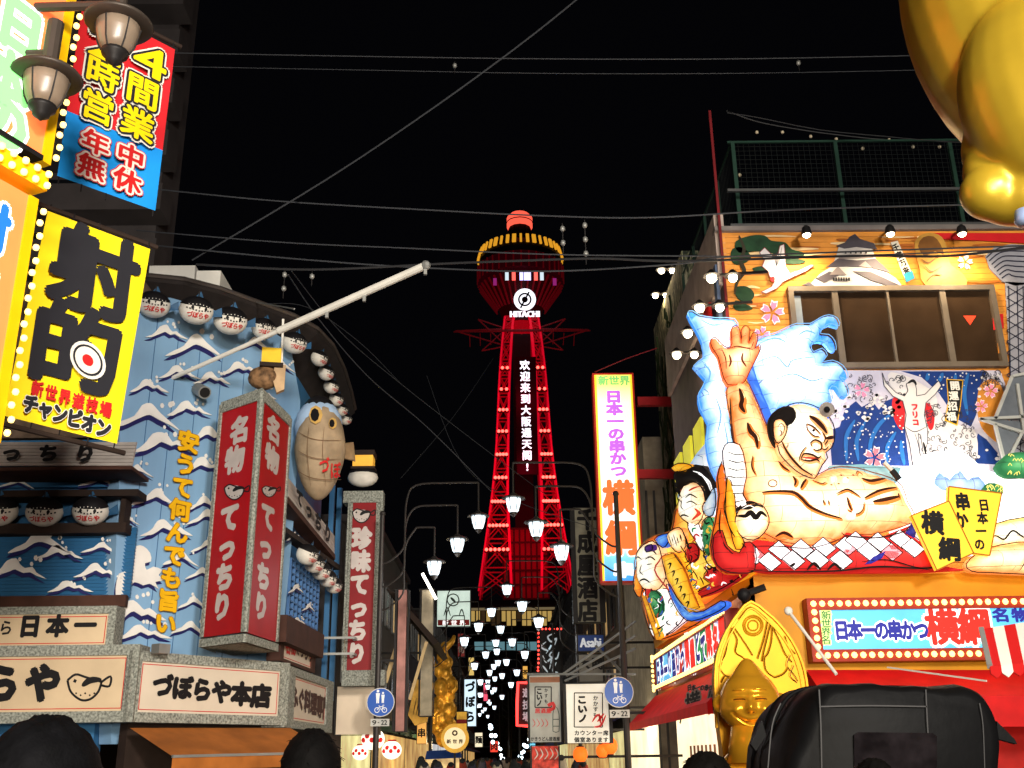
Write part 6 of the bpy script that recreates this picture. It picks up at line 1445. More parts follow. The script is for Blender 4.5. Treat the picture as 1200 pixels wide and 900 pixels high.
# thin white stay with a round head
sy_ = thing('awning_stay', 'thin white metal stay with round cap slanting in front of the blue bulb sign', 'metal stay', at(924,716,14.6))
b = MB(); b.tube([at(924,716,14.4), at(980,790,13.6)], .022, 8); b.build('rod', M['white'], sy_); b = MB(); b.ball(at(924,716,14.4), .06, 10, 6); b.build('cap', M['white'], sy_, True)
b = MB(); b.bar(at(1040,782,14.4), at(1156,798,13), .02); b.build('rod', M['white'], sy_)

# ------------------------------------------------------------------ huge golden figure overhanging at the upper right
gp_ = at(1205, 60, 6.0); gf = thing('giant_golden_figure', 'huge glossy golden figure part overhanging the upper right corner', 'statue', gp_)
def ell(px, py, Y, a, b_, c_=None):
    p = at(px, py, Y); d = (p-EYE); s = d.length/F*.97; return p, a*s, (c_ or a)*s, b_*s
b = MB()
for (px, py, Y, a, bb_, c_) in [(1204,-10,6.4,126,215,110),(1240,112,5.95,100,128,80),(1161,226,6.1,33,31,30),(1186,238,6.1,36,25,28),(1158,205,6.15,26,40,26),(1170,180,6.2,38,50,34),(1212,232,6.05,40,34,34)]:
    p, ra, rc_, rb_ = ell(px, py, Y, a, bb_, c_); b.ball(p, 1, 28, 20, None, ra, rc_, rb_)
o = b.build('body', GOLD if 0 else mat('gold_gloss', (190,158,44), .34, .5, var=.06, spec=.5), gf, True)
rm = o.modifiers.new('fuse', 'REMESH'); rm.mode = 'VOXEL'; rm.voxel_size = .02; rm.use_smooth_shade = True
sm_ = o.modifiers.new('soften', 'SMOOTH'); sm_.factor = .6; sm_.iterations = 14
b = MB(); pgf = at(1196, 252, 5.8); b.lathe(pgf+Vector((.03,0,-.07)), [(.05,0),(.07,.03),(.06,.1)], 12); b.build('cuff', mat('cuff_blue', (150,170,210), .3, .3), gf, True)
b = MB(); b.tube([at(1240,-60,6.4), at(1240,-260,6.4)], .12, 10); b.build('hanger', M['dgrey'], gf)

# ------------------------------------------------------------------ rickshaw seen from behind: black folding hood
rk = thing('rickshaw', 'black rickshaw hood seen from behind with a clear rear window', 'rickshaw', (at(1030,900,4.9).x, 4.9, 0))
LE = mat('black_leather', (10,10,11), .5, var=.2, scale=3, bump=.1, spec=.05)
ho = [(874,960),(874,890),(884,866),(893,844),(901,828),(911,815),(928,805),(955,801),(1000,801),(1060,801),(1123,803),(1145,807),(1158,815),(1166,828),(1171,850),(1175,880),(1176,960)]
ho = [(1176-(1176-x)*258/302, y) for x, y in ho]; ho = spline([tuple(map(float, q)) for q in ho], 3); rings = []
cxp = 1045
for (ins, Y) in [(22, 4.86), (9, 4.88), (3, 4.93), (0, 5.02), (-1, 5.3), (0, 5.5), (-2, 5.65)]:
    row = []
    for (x, y) in ho:
        k = 1-ins/150*(1 if True else 0); row.append(at(cxp+(x-cxp)*k, max(y+ins*.55, 0) if y < 900 else y, 4.9)+Vector((0, Y-4.9, 0)))
    rings.append(row)
b = MB(); vs = [p for r in rings for p in r]; n = len(ho)
fs = [[i*n+k, i*n+k+1, (i+1)*n+k+1, (i+1)*n+k] for i in range(len(rings)-1) for k in range(n-1)]+[list(range(n))[::-1]]
rr_ = random.Random(11); vs = [v+Vector((.010*math.sin(v.z*17+v.y*11), .008*math.sin(v.x*13+v.z*9), .009*math.sin(v.x*9+v.y*14)+.005*math.sin(v.x*31))) for v in vs]
b.add(vs, fs); b.build('hood', LE, rk, True)
for ri in (4, 5):
    b = MB(); b.tube([p+Vector((0,0,.006)) for p in rings[ri]], .011 if ri > 3 else .014, 6); b.build('hood_bow', mat('piping_black', (9,9,10), .6, var=0, spec=.05), rk, True)
pK = Pl((1.9, 4.855), (1, 0)); seam = mat('leather_seam', (34,33,34), .5, var=0)
b = MB(); S9 = lambda x, y, o: pK.P(x, y, .006+o)
for q, wd in [([(960,808),(962,850),(963,900)],1.6),([(1085,808),(1087,850),(1090,900)],1.4),([(962,828),(1020,827),(1087,828)],1.6),([(915,824),(905,850),(900,900)],1.4),([(1148,824),(1152,850),(1154,900)],1.2)]: stroke(b, S9, q, wd, seam, 0, 4, False)
b.build('seam', None, rk)
b = MB(); q = [(1001,860),(1098,861),(1098,925),(1001,925)]; b.prism([pK.P(x, y, .008) for x, y in [(1001,861),(1006,858),(1093,859),(1098,863),(1098,925),(1001,925)]][::-1], pK.n*.008); b.build('rear_window', mat('clear_film', (20,17,19), .08, var=.5, scale=10, spec=.4), rk)
b = MB(); b.prism([at(893,844,4.84), at(880,872,4.84), at(886,880,4.84), at(898,862,4.84)][::-1], Vector((0,-.04,0))); b.build('flap', LE, rk); b = MB(); b.prism([at(1168,845,4.9), at(1189,866,4.9), at(1192,872,4.9), at(1170,866,4.9)][::-1], Vector((0,-.04,0))); b.build('flap', LE, rk)
xk = rk.location.x
b = MB(); b.wbox((xk-.5, 5.0, .75), (xk+.5, 5.8, 1.2)); b.build('seat_box', mat('seat_red', (150,24,30), .5), rk)
for sx in (-1, 1):
    b = MB(); c = Vector((xk+sx*.62, 5.4, .58)); b.lathe(c, [(.53,-.02),(.58,-.02),(.58,.02),(.53,.02),(.53,-.02)], 28, None, Vector((1,0,0))); w_ = b.build('wheel', M['dgrey'], rk)
    b = MB()
    for k in range(12): a = k*math.pi/6; b.bar(c, c+Vector((0, .54*math.cos(a), .54*math.sin(a))), .012)
    b.build('spokes', M['galv'], w_)
    b = MB(); b.tube([(xk+sx*.45, 5.7, .8), (xk+sx*.4, 7.6, 1.0)], .025, 8); b.build('pull_shaft', M['brown'], rk)
# striped stall awning at the right edge
sa = thing('striped_awning', 'red and white striped stall awning at the right edge', 'awning', at(1190,775,7))
q0, q1 = at(1150,737,6.6), at(1260,720,6.2); q2, q3 = at(1160,781,6.3), at(1270,770,5.9)
for i in range(8):
    t0, t1 = i/8, (i+1)/8; b = MB(); b.prism([q2.lerp(q3,t0), q2.lerp(q3,t1), q0.lerp(q1,t1), q0.lerp(q1,t0)], Vector((0,-.01,0)))
    dd = Vector((0,0,-.07)); b.prism([q2.lerp(q3,t0)+dd*.6, q2.lerp(q3,(t0+t1)/2)+dd, q2.lerp(q3,t1)+dd*.6, q2.lerp(q3,t1), q2.lerp(q3,t0)], Vector((0,-.01,0)))
    b.build('stripe', M['white'] if i % 2 else M['redp'], sa)
b = MB(); b.bar(q0, q2, .03); b.bar(q3, (q3.x, q3.y, .1), .03); b.build('awning_frame', M['galv'], sa)
# grey folded-plate sculpture at the far right above the float
sg = thing('faceted_metal_sign', 'grey faceted metal kite-like panel fixed to the mural wall at the right edge', 'metal panel', pF.P(1185,500,.6))
for q in ([(1186,441),(1250,430),(1250,490),(1166,491)],[(1166,491),(1250,500),(1250,512),(1194,507),(1148,491)],[(1166,500),(1194,507),(1180,545),(1176,545)],[(1204,470),(1250,470),(1250,560),(1196,508)]):
    b = MB(); b.prism([pF.P(x, y, .5) for x, y in q], pF.n*.06); b.build('panel', mat('zinc_panel', (120,126,134), .4, .5, var=.15), sg)
b = MB()
for q in ([(1186,441),(1166,491)],[(1148,491),(1200,507)],[(1166,497),(1178,545)],[(1197,508),(1178,545)],[(1186,441),(1210,436)],[(1192,450),(1200,506)],[(1148,491),(1210,488)]): b.bar(pF.P(*q[0], .54), pF.P(*q[1], .54), .045)
b.build('panel_edge', mat('zinc_edge', (196,196,190), .4, .3), sg)

# ------------------------------------------------------------------ upper left: lit shop signs with bulbs
pO = None; _p = at(62, 100, 8.5); pO = Pl((_p.x, _p.y), (.456, 1))
OP = mat('lit_orange_panel', (255,122,66), .4, es=.95, var=.04); YS = mat('yellow_frame', (226,176,10), .4, var=.05, es=.12)
def sgn(label, xr, yb_, yt, items, lay, th=.3):
    ur = pO.uv(xr[0], xr[1])[0]; v0 = pO.uv(xr[0], yb_)[1]; v1 = pO.uv(*yt)[1]
    t = thing('shooting_gallery_sign', label, 'lit sign', pO.W(ur-.5, v0)); b = MB(); b.box(pO, ur-1.6, ur, v0, v1, -th, 0); b.build('panel', OP, t)
    b = MB(); b.box(pO, ur, ur+.1, v0-.05, v1, -th, .02); b.build('frame', YS, t); b = MB(); b.box(pO, ur-1.6, ur, v0-.05, v0, -th, .03); b.build('bottom_frame', M['black'], t)
    n = int((v1-v0)/.125); bulbs(t, [pO.W(ur+.14+(.02 if k % 2 else 0), v0+.05+k*.125, .03) for k in range(n)], .032, LB)
    for (s, x, y, w_) in items: text(t, pO, s, (x, y), (x, y), w_, w_*1.15, lay, .004)
    return t
gl_ = [(Wl, .13), (ME('lit_mint', (130,232,130), .95), .065)]; bl_ = [(Wl, .13), (ME('lit_cobalt', (30,100,230), .9), .065)]
sgn('lit orange sign with green outlined characters at the top left, bulbs down its edge', (60,110), 190, (60,-140), [('日',24,34,58), ('本',8,92,58), ('の',4,142,62)], gl_)
sgn('lit orange sign with blue outlined characters on the left edge, bulbs down its edge', (22,300), 520, (22,222), [('射',-14,262,52), ('的',-30,330,52)], bl_)
bt = thing('bulb_beam', 'yellow beam with two rows of glowing bulbs between the two orange signs', 'bulb beam', pO.P(20,205))
b = MB(); u0 = pO.uv(46,212)[0]; va, vb_ = pO.uv(20,192)[1], pO.uv(20,214)[1]; b.box(pO, u0-1.4, u0, vb_, va, -.25, .12); b.build('beam', YS, bt)
for k in range(9):
    for v in (va-.03, vb_+.03): bulbs(bt, [pO.W(u0-.04-k*.13, v, .16)], .034, LB)
# unlit near street lamp lanterns on tube arms
nl = thing('street_lamp', 'unlit brown street lamp with two hatted lanterns in the upper left corner', 'street lamp', (at(-40,300,8.3).x, 8.3, 0))
gz = mat('frosted_glass', (128,112,96), .35, var=.1, scale=6, spec=.6)
xb = at(-60, 60, 8.3).x; x1 = at(63, 60, 8.2)
b = MB(); b.tube([(xb,8.3,0),(xb,8.3,8.6)], .09, 12); b.build('post', M['pole'], nl)
for (px, py, barpy) in ((55,92,63),(139,30,6)):
    p = at(px, py, 8.2); h = p+Vector((0,0,0)); 
    b = MB(); tp = at(px+6, barpy, 8.2); b.tube([(xb,8.25,tp.z), (h.x,8.2,tp.z)], .045, 8); b.tube([(h.x,8.2,tp.z+.35 if barpy > 20 else tp.z+.1), (h.x,8.2,h.z+.1)], .075 if barpy > 20 else .05, 10); b.build('arm', M['pole'], nl)
    b = MB(); b.lathe((h.x,8.2,h.z), [(.03,.16),(.1,.13),(.29,.05),(.315,.02),(.3,.0),(.2,-.01)], 24); b.build('lamp_shade', M['pole'], nl, True)
    b = MB(); b.lathe((h.x,8.2,h.z), [(.2,-.01),(.19,-.1),(.16,-.22),(.12,-.3)], 20); b.build('lamp_glass', gz, nl, True)
    b = MB(); b.lathe((h.x,8.2,h.z), [(.125,-.295),(.12,-.33),(.08,-.36),(.075,-.4),(.03,-.43),(.01,-.45)], 16); b.build('finial', M['dgrey'], nl, True)
    for k in range(6):
        a = k*math.pi/3+.3; b = MB(); b.tube([(h.x+.205*math.cos(a), 8.2+.205*math.sin(a), h.z), (h.x+.165*math.cos(a), 8.2+.165*math.sin(a), h.z-.22), (h.x+.125*math.cos(a), 8.2+.125*math.sin(a), h.z-.3)], .008, 5); b.build('glazing_bar', M['dgrey'], nl)
# banners
_p = at(100, 380, 10.6); pBn = Pl((_p.x, _p.y), (.88, 1))
def banner(label, q, m, Yo, lower=None):
    t = thing('hanging_banner', label, 'banner', pBn.P(q[3][0], q[3][1], Yo))
    def S(x, y, off=0): return pBn.P(x, y, Yo+off+.015*math.sin(x*.09+y*.02)+.012*math.sin(y*.07+x*.03))
    nx, ny = 14, 24; vs = []; fs = []
    for j in range(ny+1):
        for i in range(nx+1):
            s, r = i/nx, j/ny; x = (q[0][0]*(1-s)+q[1][0]*s)*(1-r)+(q[3][0]*(1-s)+q[2][0]*s)*r; y = (q[0][1]*(1-s)+q[1][1]*s)*(1-r)+(q[3][1]*(1-s)+q[2][1]*s)*r; vs.append(S(x, y))
    for j in range(ny):
        for i in range(nx): k = j*(nx+1)+i; fs.append([k, k+1, k+nx+2, k+nx+1])
    if lower is None: b = MB(); b.add(vs, fs, m); o = b.build('cloth', None, t, True)
    else:
        k = int(ny*lower[0])*nx; kv = int(ny*lower[0])*(nx+1); b = MB(); b.add(vs[:kv+nx+1], fs[:k], m); b.build('upper_cloth', None, t, True); b = MB(); b.add(vs[kv:], [[q_-kv for q_ in f_] for f_ in fs[k:]], lower[1]); b.build('lower_cloth', None, t, True)
    b = MB()
    for s in (.02,.25,.5,.75,.98):
        for r0, r1 in ((0,-.035),(1,1.04)):
            f = lambda r: (( (q[0][0]*(1-s)+q[1][0]*s)*(1-r)+(q[3][0]*(1-s)+q[2][0]*s)*r), ((q[0][1]*(1-s)+q[1][1]*s)*(1-r)+(q[3][1]*(1-s)+q[2][1]*s)*r)); a = f(r0); c = f(r1); b.bar(S(*a), S(*c), .012)
    b.build('tie', M['black'], t, kind='stuff')
    return t, S
YC = mat('banner_yellow', (250,222,24), .7, var=.03); RC_ = mat('banner_red', (206,34,42), .7, var=.04); BC = mat('banner_blue', (22,140,222), .7, var=.04)
t, SB = banner('yellow banner with bold black 射的 and a bullseye, hanging at the left', [(56,247),(176,292),(137,520),(4,487)], YC, 0)
INK = mat('banner_ink', (34,34,40), .7, var=.05)
text(t, pBn, '射', (112,321), (112,321), 104, 100, [(INK, .045)], .05); text(t, pBn, '的', (90,409), (90,409), 108, 100, [(INK, .045)], .05)
b = MB()
for r, m_, o in ((21, M['white'], .07), (17.5, INK, .074), (15, M['white'], .078), (6.5, M['redp'], .082)): b.add([pBn.P(103+r*1.0*math.cos(k*.2618), 422+r*1.02*math.sin(k*.2618)+r*.33*math.cos(k*.2618), o) for k in range(24)], [list(range(24))], m_)
b.build('bullseye', None, t)
text(t, pBn, '新世界遊技場', (44,456), (124,480), 14, 18, [(M['redp'], .05)], .05); text(t, pBn, 'チャンピオン', (36,474), (121,502), 18, 22, [(M['white'], .12), (INK, .075)], .05, -.0)
t, SB2 = banner('red and blue banner reading 24時間営業 年中無休 at the upper left', [(97,2),(205,58),(182,247),(67,206)], RC_, .0, (.66, BC))
l3 = [(M['white'], .15), (INK, .1), (mat('print_yellow', (248,214,10), .6, var=0), .03)]; l4 = [(M['redp'], .16), (M['white'], .12), (M['redp'], .035)]
for ch, x, y, L_ in [('2',124,54,l3),('4',176,72,l3),('時',120,88,l3),('間',167,108,l3),('営',114,126,l3),('業',161,146,l3),('年',112,168,l4),('中',153,184,l4),('無',107,196,l4),('休',149,212,l4)]: text(t, pBn, ch, (x, y), (x, y), 40 if L_ is l3 else 33, 36 if L_ is l3 else 27, L_, .05)
br = thing('banner_rail', 'dark metal rails holding the two banners by their ties', 'rail', pBn.P(80,515))
for (a, c) in (((-420,396),(146,531)), ((36,236),(184,290)), ((60,-20),(212,55))):
    b = MB(); b.tube([pBn.P(*a, -.02), pBn.P(*c, -.02)], .03, 8); b.build('rail_tube', M['dbrown'], br)
gb = thing('shooting_gallery', 'dark narrow building at the left carrying the banners and orange signs', 'building', pBn.W(-3, 0, -.6))
b = MB(); u1 = pBn.uv(-560, 400)[0]; b.box(pBn, u1-4, u1, 0, 14, -3, -.9); b.build('wall', mat('dark_render', (46,42,42), .85, var=.2), gb)
# tall dark apartment block behind with stepped balconies
ab = thing('apartment_block', 'tall dark apartment block with stacked balconies behind the banners', 'building', at(120,500,34))
CB = mat('concrete_dark', (84,78,78), .85, var=.15, scale=.8); pAp = Pl((at(198,150,34).x, 34), (1, 0)); uR_ = pAp.uv(196,150)[0]
b = MB(); b.box(pAp, uR_-9, uR_, 0, 38, -2, 0); b.build('wall', CB, ab)
for k in range(13):
    z = 9+k*2.2; b = MB()
    b.box(pAp, uR_-5.5, uR_+.5, z, z+.14, 0, 1.2); b.box(pAp, uR_-5.5, uR_+.5, z+.14, z+1.05, 1.1, 1.2); b.box(pAp, uR_+.42, uR_+.5, z+.14, z+1.05, 0, 1.1); b.build('balcony', CB, ab)
    b = MB(); b.box(pAp, uR_-4.6, uR_-3.0, z+.2, z+1.9, 0, .03); b.build('window', mat('dark_glass', (24,26,30), .15, var=0), ab)
# ------------------------------------------------------------------ unseen shop behind the viewer with added fill lamps that brighten the junction
sh = thing('souvenir_shop', 'plain shop building across the junction carrying facade floodlights', 'building', (0,-12,0))
b = MB(); b.wbox((-16,-22,0), (16,-12,8)); b.build('wall', mat('shop_wall', (150,140,130), .8), sh)
for (x, z, tx, ty, tz_, e_, c_, wd_) in [(0,2.2,-8,17,5,FL5,(1,.88,.74),'lowest centre'), (7,8.6,-5.5,18,6,FL1,(1,.93,.84),'rightmost'), (-4,8.6,4.5,17,7,FL2,(1,.9,.78),'leftmost'), (3,7.2,-4,11,7,FL3,(1,.96,.9),'middle'), (1.5,3.6,3.8,6,6,FL4,(1,.9,.7),'lowest')]:
    t = thing('floodlight', wd_+' grey box floodlight on the shop across the junction', 'floodlight', (x,-11.6,z), 'floodlights on the shop across the junction')
    d = (Vector((tx,ty,tz_))-Vector((x,-11.6,z))).normalized()
    b = MB(); b.bar(Vector((x,-11.6,z))-d*.25, Vector((x,-11.6,z)), .8, .5); b.build('housing', M['dgrey'], t)
    L = bpy.data.lights.new('floodlight_lamp', 'AREA'); lo = bpy.data.objects.new('floodlight_lamp', L); COL.objects.link(lo); L.energy = e_; L.size = 2.4 if wd_ != 'lowest' else 1.2; L.color = c_; L.spread = 1.6
    lo.location = Vector((x,-11.6,z))+d*.05; lo.rotation_euler = d.to_track_quat('-Z', 'Y').to_euler()
# ------------------------------------------------------------------ buildings lining the street
rr_ = random.Random(21)
def far_building(side, y0, y1, h, rgb, label, depth=8, win=True, xo=4.2):
    x0 = side*xo; t = thing('street_building', label, 'building', (side*(xo+depth/2), (y0+y1)/2, 0)); a, c = sorted((x0, side*(xo+depth)))
    b = MB(); b.wbox((a, y0, 0), (c, y1, h)); b.build('wall', mat('wall_%d_%d_%d' % rgb, rgb, .85, var=.2, scale=.7), t)
    b = MB(); b.wbox((a-.12, y0-.12, h), (c+.12, y1+.12, h+.2)); b.build('roof', mat('roof_dark', (50,46,46), .8), t)
    if win:
        pn = Pl((x0, (y0+y1)/2), (0, 1)) if 0 else None
        for z in [3.6+2.6*k for k in range(int((h-4)/2.6)+1)]:
            n = max(1, int((y1-y0)/2.2))
            for k in range(n):
                y = y0+(k+.5)*(y1-y0)/n; b = MB(); m_ = mat('far_window_lit', (226,186,120), .4, es=.35, var=.1) if rr_.random() < .22 else mat('far_window_dark', (40,42,48), .15, var=0)
                xx = x0-side*.03; b.wbox((min(x0, xx), y-.6, z), (max(x0, xx), y+.6, z+1.3)); f_ = b.build('window', m_, t)
                b = MB()
                for (ya, yb__, za, zb_) in ((y-.66,y+.66,z-.06,z),(y-.66,y+.66,z+1.3,z+1.36),(y-.66,y-.6,z,z+1.3),(y+.6,y+.66,z,z+1.3)): b.wbox((min(x0, x0-side*.07), ya, za), (max(x0, x0-side*.07), yb__, zb_))
                b.build('window_frame', M['grey'], f_)
    # ground floor shopfront glow
    b = MB(); xx = x0-side*.05; b.wbox((min(x0, xx), y0+.3, .3), (max(x0, xx), y1-.3, 2.5)); b.build('shopfront', mat('shopfront_%d' % (int(y0) % 3), [(250,214,150),(226,230,236),(250,180,110)][int(y0) % 3], .5, es=[.9,.8,.7][int(y0) % 3], var=.4, scale=.8), t)
    b = MB(); b.add([(x0,y0+.2,3.0),(x0,y1-.2,3.0),(x0-side*.9,y1-.2,2.6),(x0-side*.9,y0+.2,2.6)], [[0,1,2,3]]); b.add([(x0-side*.9,y0+.2,2.6),(x0-side*.9,y1-.2,2.6),(x0-side*.9,y1-.2,2.4),(x0-side*.9,y0+.2,2.4)], [[0,1,2,3]])
    b.build('awning', mat('awn_%d' % (int(y0) % 4), [(40,60,120),(150,40,36),(110,90,60),(50,90,70)][int(y0) % 4], .8, var=.1), t)
    return t
W5_ = ['dark two-storey building just past the blue seafood restaurant','dim narrow building with few lit windows, left side mid street','dark left-side building below the small green-lit billboard','far left-side building beyond the gold statues','farthest dark left-side building near the tower hall']
for i, (y0, y1, h, c) in enumerate([(27.5,35,7.6,(60,56,56)),(35.2,47,9,(70,66,64)),(47.2,64,8,(58,58,62)),(64.2,92,10,(64,60,58)),(92.3,160,11,(52,52,56))]): far_building(-1, y0, y1, h, c, W5_[i])
W6_ = ['dim right-side building behind the dark vertical liquor shop sign','brown right-side building behind the blue beer sign','dark right-side building holding the red-bulb black sign','far right-side building beside the red neon frame','farthest right-side building near the tower hall']
for i, (y0, y1, h, c) in enumerate([(36.3,44,9,(96,84,70)),(44.2,56,10,(110,96,76)),(56.2,72,11,(60,58,58)),(72.3,98,12,(64,60,60)),(98.3,160,12,(50,50,54))]): far_building(1, y0, y1, h, c, W6_[i])

def fsign(name, label, cat, x0, y0, x1, y1, Y, m, th=.25, frame=None, group=None, fr=1.2):
    pl = Pl((0, Y), (1, 0)); t = thing(name, label, cat, pl.P((x0+x1)/2, y1)); 
    if group: t['group'] = group
    b = MB(); pxbox(b, pl, x0+fr, y1-fr, x1-fr, y0+fr, -th, 0); b.build('panel', m, t)
    b = MB(); fm = frame or M['dgrey']
    pxbox(b, pl, x0, y0+fr, x1, y0, -th, .03); pxbox(b, pl, x0, y1, x1, y1-fr, -th, .03); pxbox(b, pl, x0, y1-fr, x0+fr, y0+fr, -th, .028); pxbox(b, pl, x1-fr, y1-fr, x1, y0+fr, -th, .028); b.build('frame', fm, t)
    # bracket back to the building line
    s = 1 if (x0+x1)/2 > 590 else -1; pc = pl.P((x0+x1)/2, (y0+y1)/2, -.1)
    b = MB(); b.bar(pc, Vector((s*4.3, Y+.1, pc.z)), .06); b.build('bracket', M['dgrey'], t)
    return t, pl
dimw = mat('dim_white', (196,198,188), .6, es=.12, var=.15, scale=2); paper = mat('pale_lit', (232,226,210), .6, es=.5, var=.12, scale=2)
t, pl = fsign('vertical_sign', 'dim grey vertical liquor shop sign reading 千成屋酒店 left of the tall yellow sign', 'vertical sign', 672,594,705,730, 30, mat('grey_signface', (150,146,128), .6, es=.03, var=.25, scale=3))
text(t, pl, '千成屋酒店', (688,609), (689,716), 23, 25, [(M['black'], .05)], .005)
t, pl = fsign('beer_sign', 'small blue sign reading Asahi under the liquor shop sign', 'signboard', 676,743,709,764, 29, mat('asahi_blue', (20,50,110), .5, es=.25, var=.1)); word(t, pl, 'Asahi', (692,753), 25, 11, [(ME('dim_white_print', (200,206,214), .4), .03)], .005)
t, pl = fsign('sake_sign', 'grey sign reading 大関 directly below the blue beer sign', 'signboard', 677,766,708,800, 29, mat('sake_face', (120,118,112), .6, es=.05)); text(t, pl, '大関', (685,778), (700,778), 13, 14, [(M['black'], .05)], .005)
t, pl = fsign('black_neon_sign', 'black sign with white looping script edged by red bulbs', 'neon sign', 630,736,658,792, 52, mat('neon_black', (14,16,22), .4, var=0))
b = MB(); S_ = lambda x, y, o: pl.P(x, y, .01+o); nw = ME('neon_pale', (190,204,210), .5)
for q in ([(650,742),(642,746),(646,752),(652,748),(650,756)],[(640,752),(634,758),(642,762),(646,756),(640,766)],[(650,760),(644,768),(652,772),(655,764)],[(636,768),(640,776),(646,772),(644,784)],[(652,776),(648,786),(654,788)],[(636,780),(642,788)]): stroke(b, S_, q, 2.2, nw, 0, 4)
b.build('script', None, t); RB_ = ME('bulb_red', (255,60,50), 5)
bulbs(t, [pl.P(631+k*4.4, 737, .06) for k in range(7)]+[pl.P(631, 742+k*5, .06) for k in range(8)]+[pl.P(630.5, 786-k*4, .06) for k in range(2)], .05, RB_)
t, pl = fsign('red_neon_frame', 'narrow sign framed by glowing red and white neon down its left edge', 'neon sign', 606,799,626,852, 60, mat('neon_grey', (60,50,54), .6, es=.05, var=.2))
b = MB(); b.tube([pl.P(x, y, .1) for x, y in [(624,800),(607,800),(606,825),(606,850),(624,851)]], .09, 6); b.build('neon_tube', ME('neon_red', (255,50,46), 5), t)
text(t, pl, '遊技場', (617,812), (617,840), 9, 11, [(ME('dim_white_print', (200,206,214), .4), .04)], .01)
def sketchy(t, pl, x0, y0, x1, y1):
    b = MB(); S_ = lambda x, y, o: pl.P(x, y, .006+o)
    for a, c in (((x0,y0),(x1,y0)),((x1,y0),(x1,y1)),((x1,y1),(x0,y1)),((x0,y1),(x0,y0))): stroke(b, S_, [a, c], 1.2, M['black'], 0, 2, False)
    b.build('border_line', None, t)
rpk = ME('print_red', (206,50,50), .25)
t, pl = fsign('menu_signboard', 'tall pale signboard with brush letters and a drawn bottle, right of the lamp rows', 'signboard', 619,790,659,871, 27, dimw)
b = MB(); pxbox(b, pl, 621,800,657,793, 0,.006, mat('band_brown', (176,120,90), .6, es=.1)); b.build('top_band', None, t)
sketchy(t, pl, 627,805,646,829); text(t, pl, 'こいノ', (632,810), (632,824), 7, 7.5, [(M['black'], .06)], .008); text(t, pl, 'かすも', (640,809), (640,822), 4, 5, [(M['black'], .03)], .008); text(t, pl, '居酒屋', (630,833), (643,833), 6, 6, [(rpk, .04)], .008)
b = MB(); S_ = lambda x, y, o: pl.P(x, y, .008+o)
for q in ([(648,857),(648,836),(651,828),(655,836),(655,857),(648,857)],[(648,843),(655,843)],[(648,851),(655,851)]): stroke(b, S_, q, .9, mat('bottle_line', (90,110,104), .6), 0, 2, False)
stroke(b, S_, [(642,827),(648,824),(649,830),(643,832)], 4, rpk, 0, 2, False)
for k in range(4): stroke(b, S_, [(624+k*5,842),(627+k*5,848),(624+k*5,852)], .8, rpk)
b.build('bottle_drawing', None, t); text(t, pl, 'かきうどん居酒屋', (624,866), (654,866), 4, 5, [(M['black'], .03)], .008)
t, pl = fsign('menu_signboard', 'wide pale signboard with brush letters and a red mark, beside the right road sign', 'signboard', 662,800,716,872, 24.5, paper)
sketchy(t, pl, 673,812,706,852); text(t, pl, 'こいノ', (682,820), (683,842), 11, 10, [(M['black'], .07)], .008); text(t, pl, 'かかすも', (698,818), (698,838), 6, 6, [(M['black'], .03)], .008)
b = MB(); S_ = lambda x, y, o: pl.P(x, y, .008+o)
for q in ([(694,846),(700,838),(706,842)],[(696,852),(704,850),(710,838)],[(702,836),(704,848)],[(708,836),(700,846)]): stroke(b, S_, q, 2.6, rpk)
b.build('seal_mark', None, t); text(t, pl, 'カウンター席', (676,859), (710,859), 6, 6, [(M['black'], .04)], .008); text(t, pl, '個室あります', (676,867), (710,867), 6, 6, [(M['black'], .04)], .008)
t, pl = fsign('red_poster', 'red and white poster panel under the tall menu signboard', 'poster', 622,873,656,902, 26.6, mat('poster_red', (206,70,56), .6, es=.3, var=.5, scale=7)); b = MB(); S_ = lambda x, y, o: pl.P(x, y, .008+o)
for k in range(5): stroke(b, S_, [(627+k*6,877),(630+k*6,884),(626+k*6,890)], 1.4, M['white'])
b.build('poster_print', None, t)
fr = thing('strut_frame', 'pale bare frame of crossing struts above the menu signboards', 'frame', at(700,795,25.5))
b = MB()
for a, c in (((618,790),(745,790)), ((660,790),(745,728)), ((664,792),(745,745)), ((698,757),(738,796)), ((662,798),(745,760))): b.bar(at(*a, 25.6), at(*c, 24.6), .045)
b.build('strut', M['galv'], fr)
for (x, y, r, lb) in [(680,884,8,'small orange paper lantern below the wide menu signboard'),(706,880,7,'orange paper lantern left of the right lamp post'),(714,874,9,'brightest orange paper lantern touching the right lamp post')]:
    p = at(x, y, 26); t = thing('paper_lantern', lb, 'lantern', p, 'orange paper lanterns on the right side'); R_ = r/F*26.5; b = MB()
    b.lathe(p, [(R_*.5,-R_*.95),(R_*.9,-R_*.5),(R_,0),(R_*.9,R_*.5),(R_*.5,R_*.95)], 14); b.build('body', ME('lantern_orange', (250,104,30), 1.3), t, True); b = MB(); b.lathe(p, [(R_*.5,R_*.95),(R_*.5,R_*1.1)], 10); b.lathe(p, [(R_*.5,-R_*1.1),(R_*.5,-R_*.95)], 10); b.build('rim', M['black'], t)
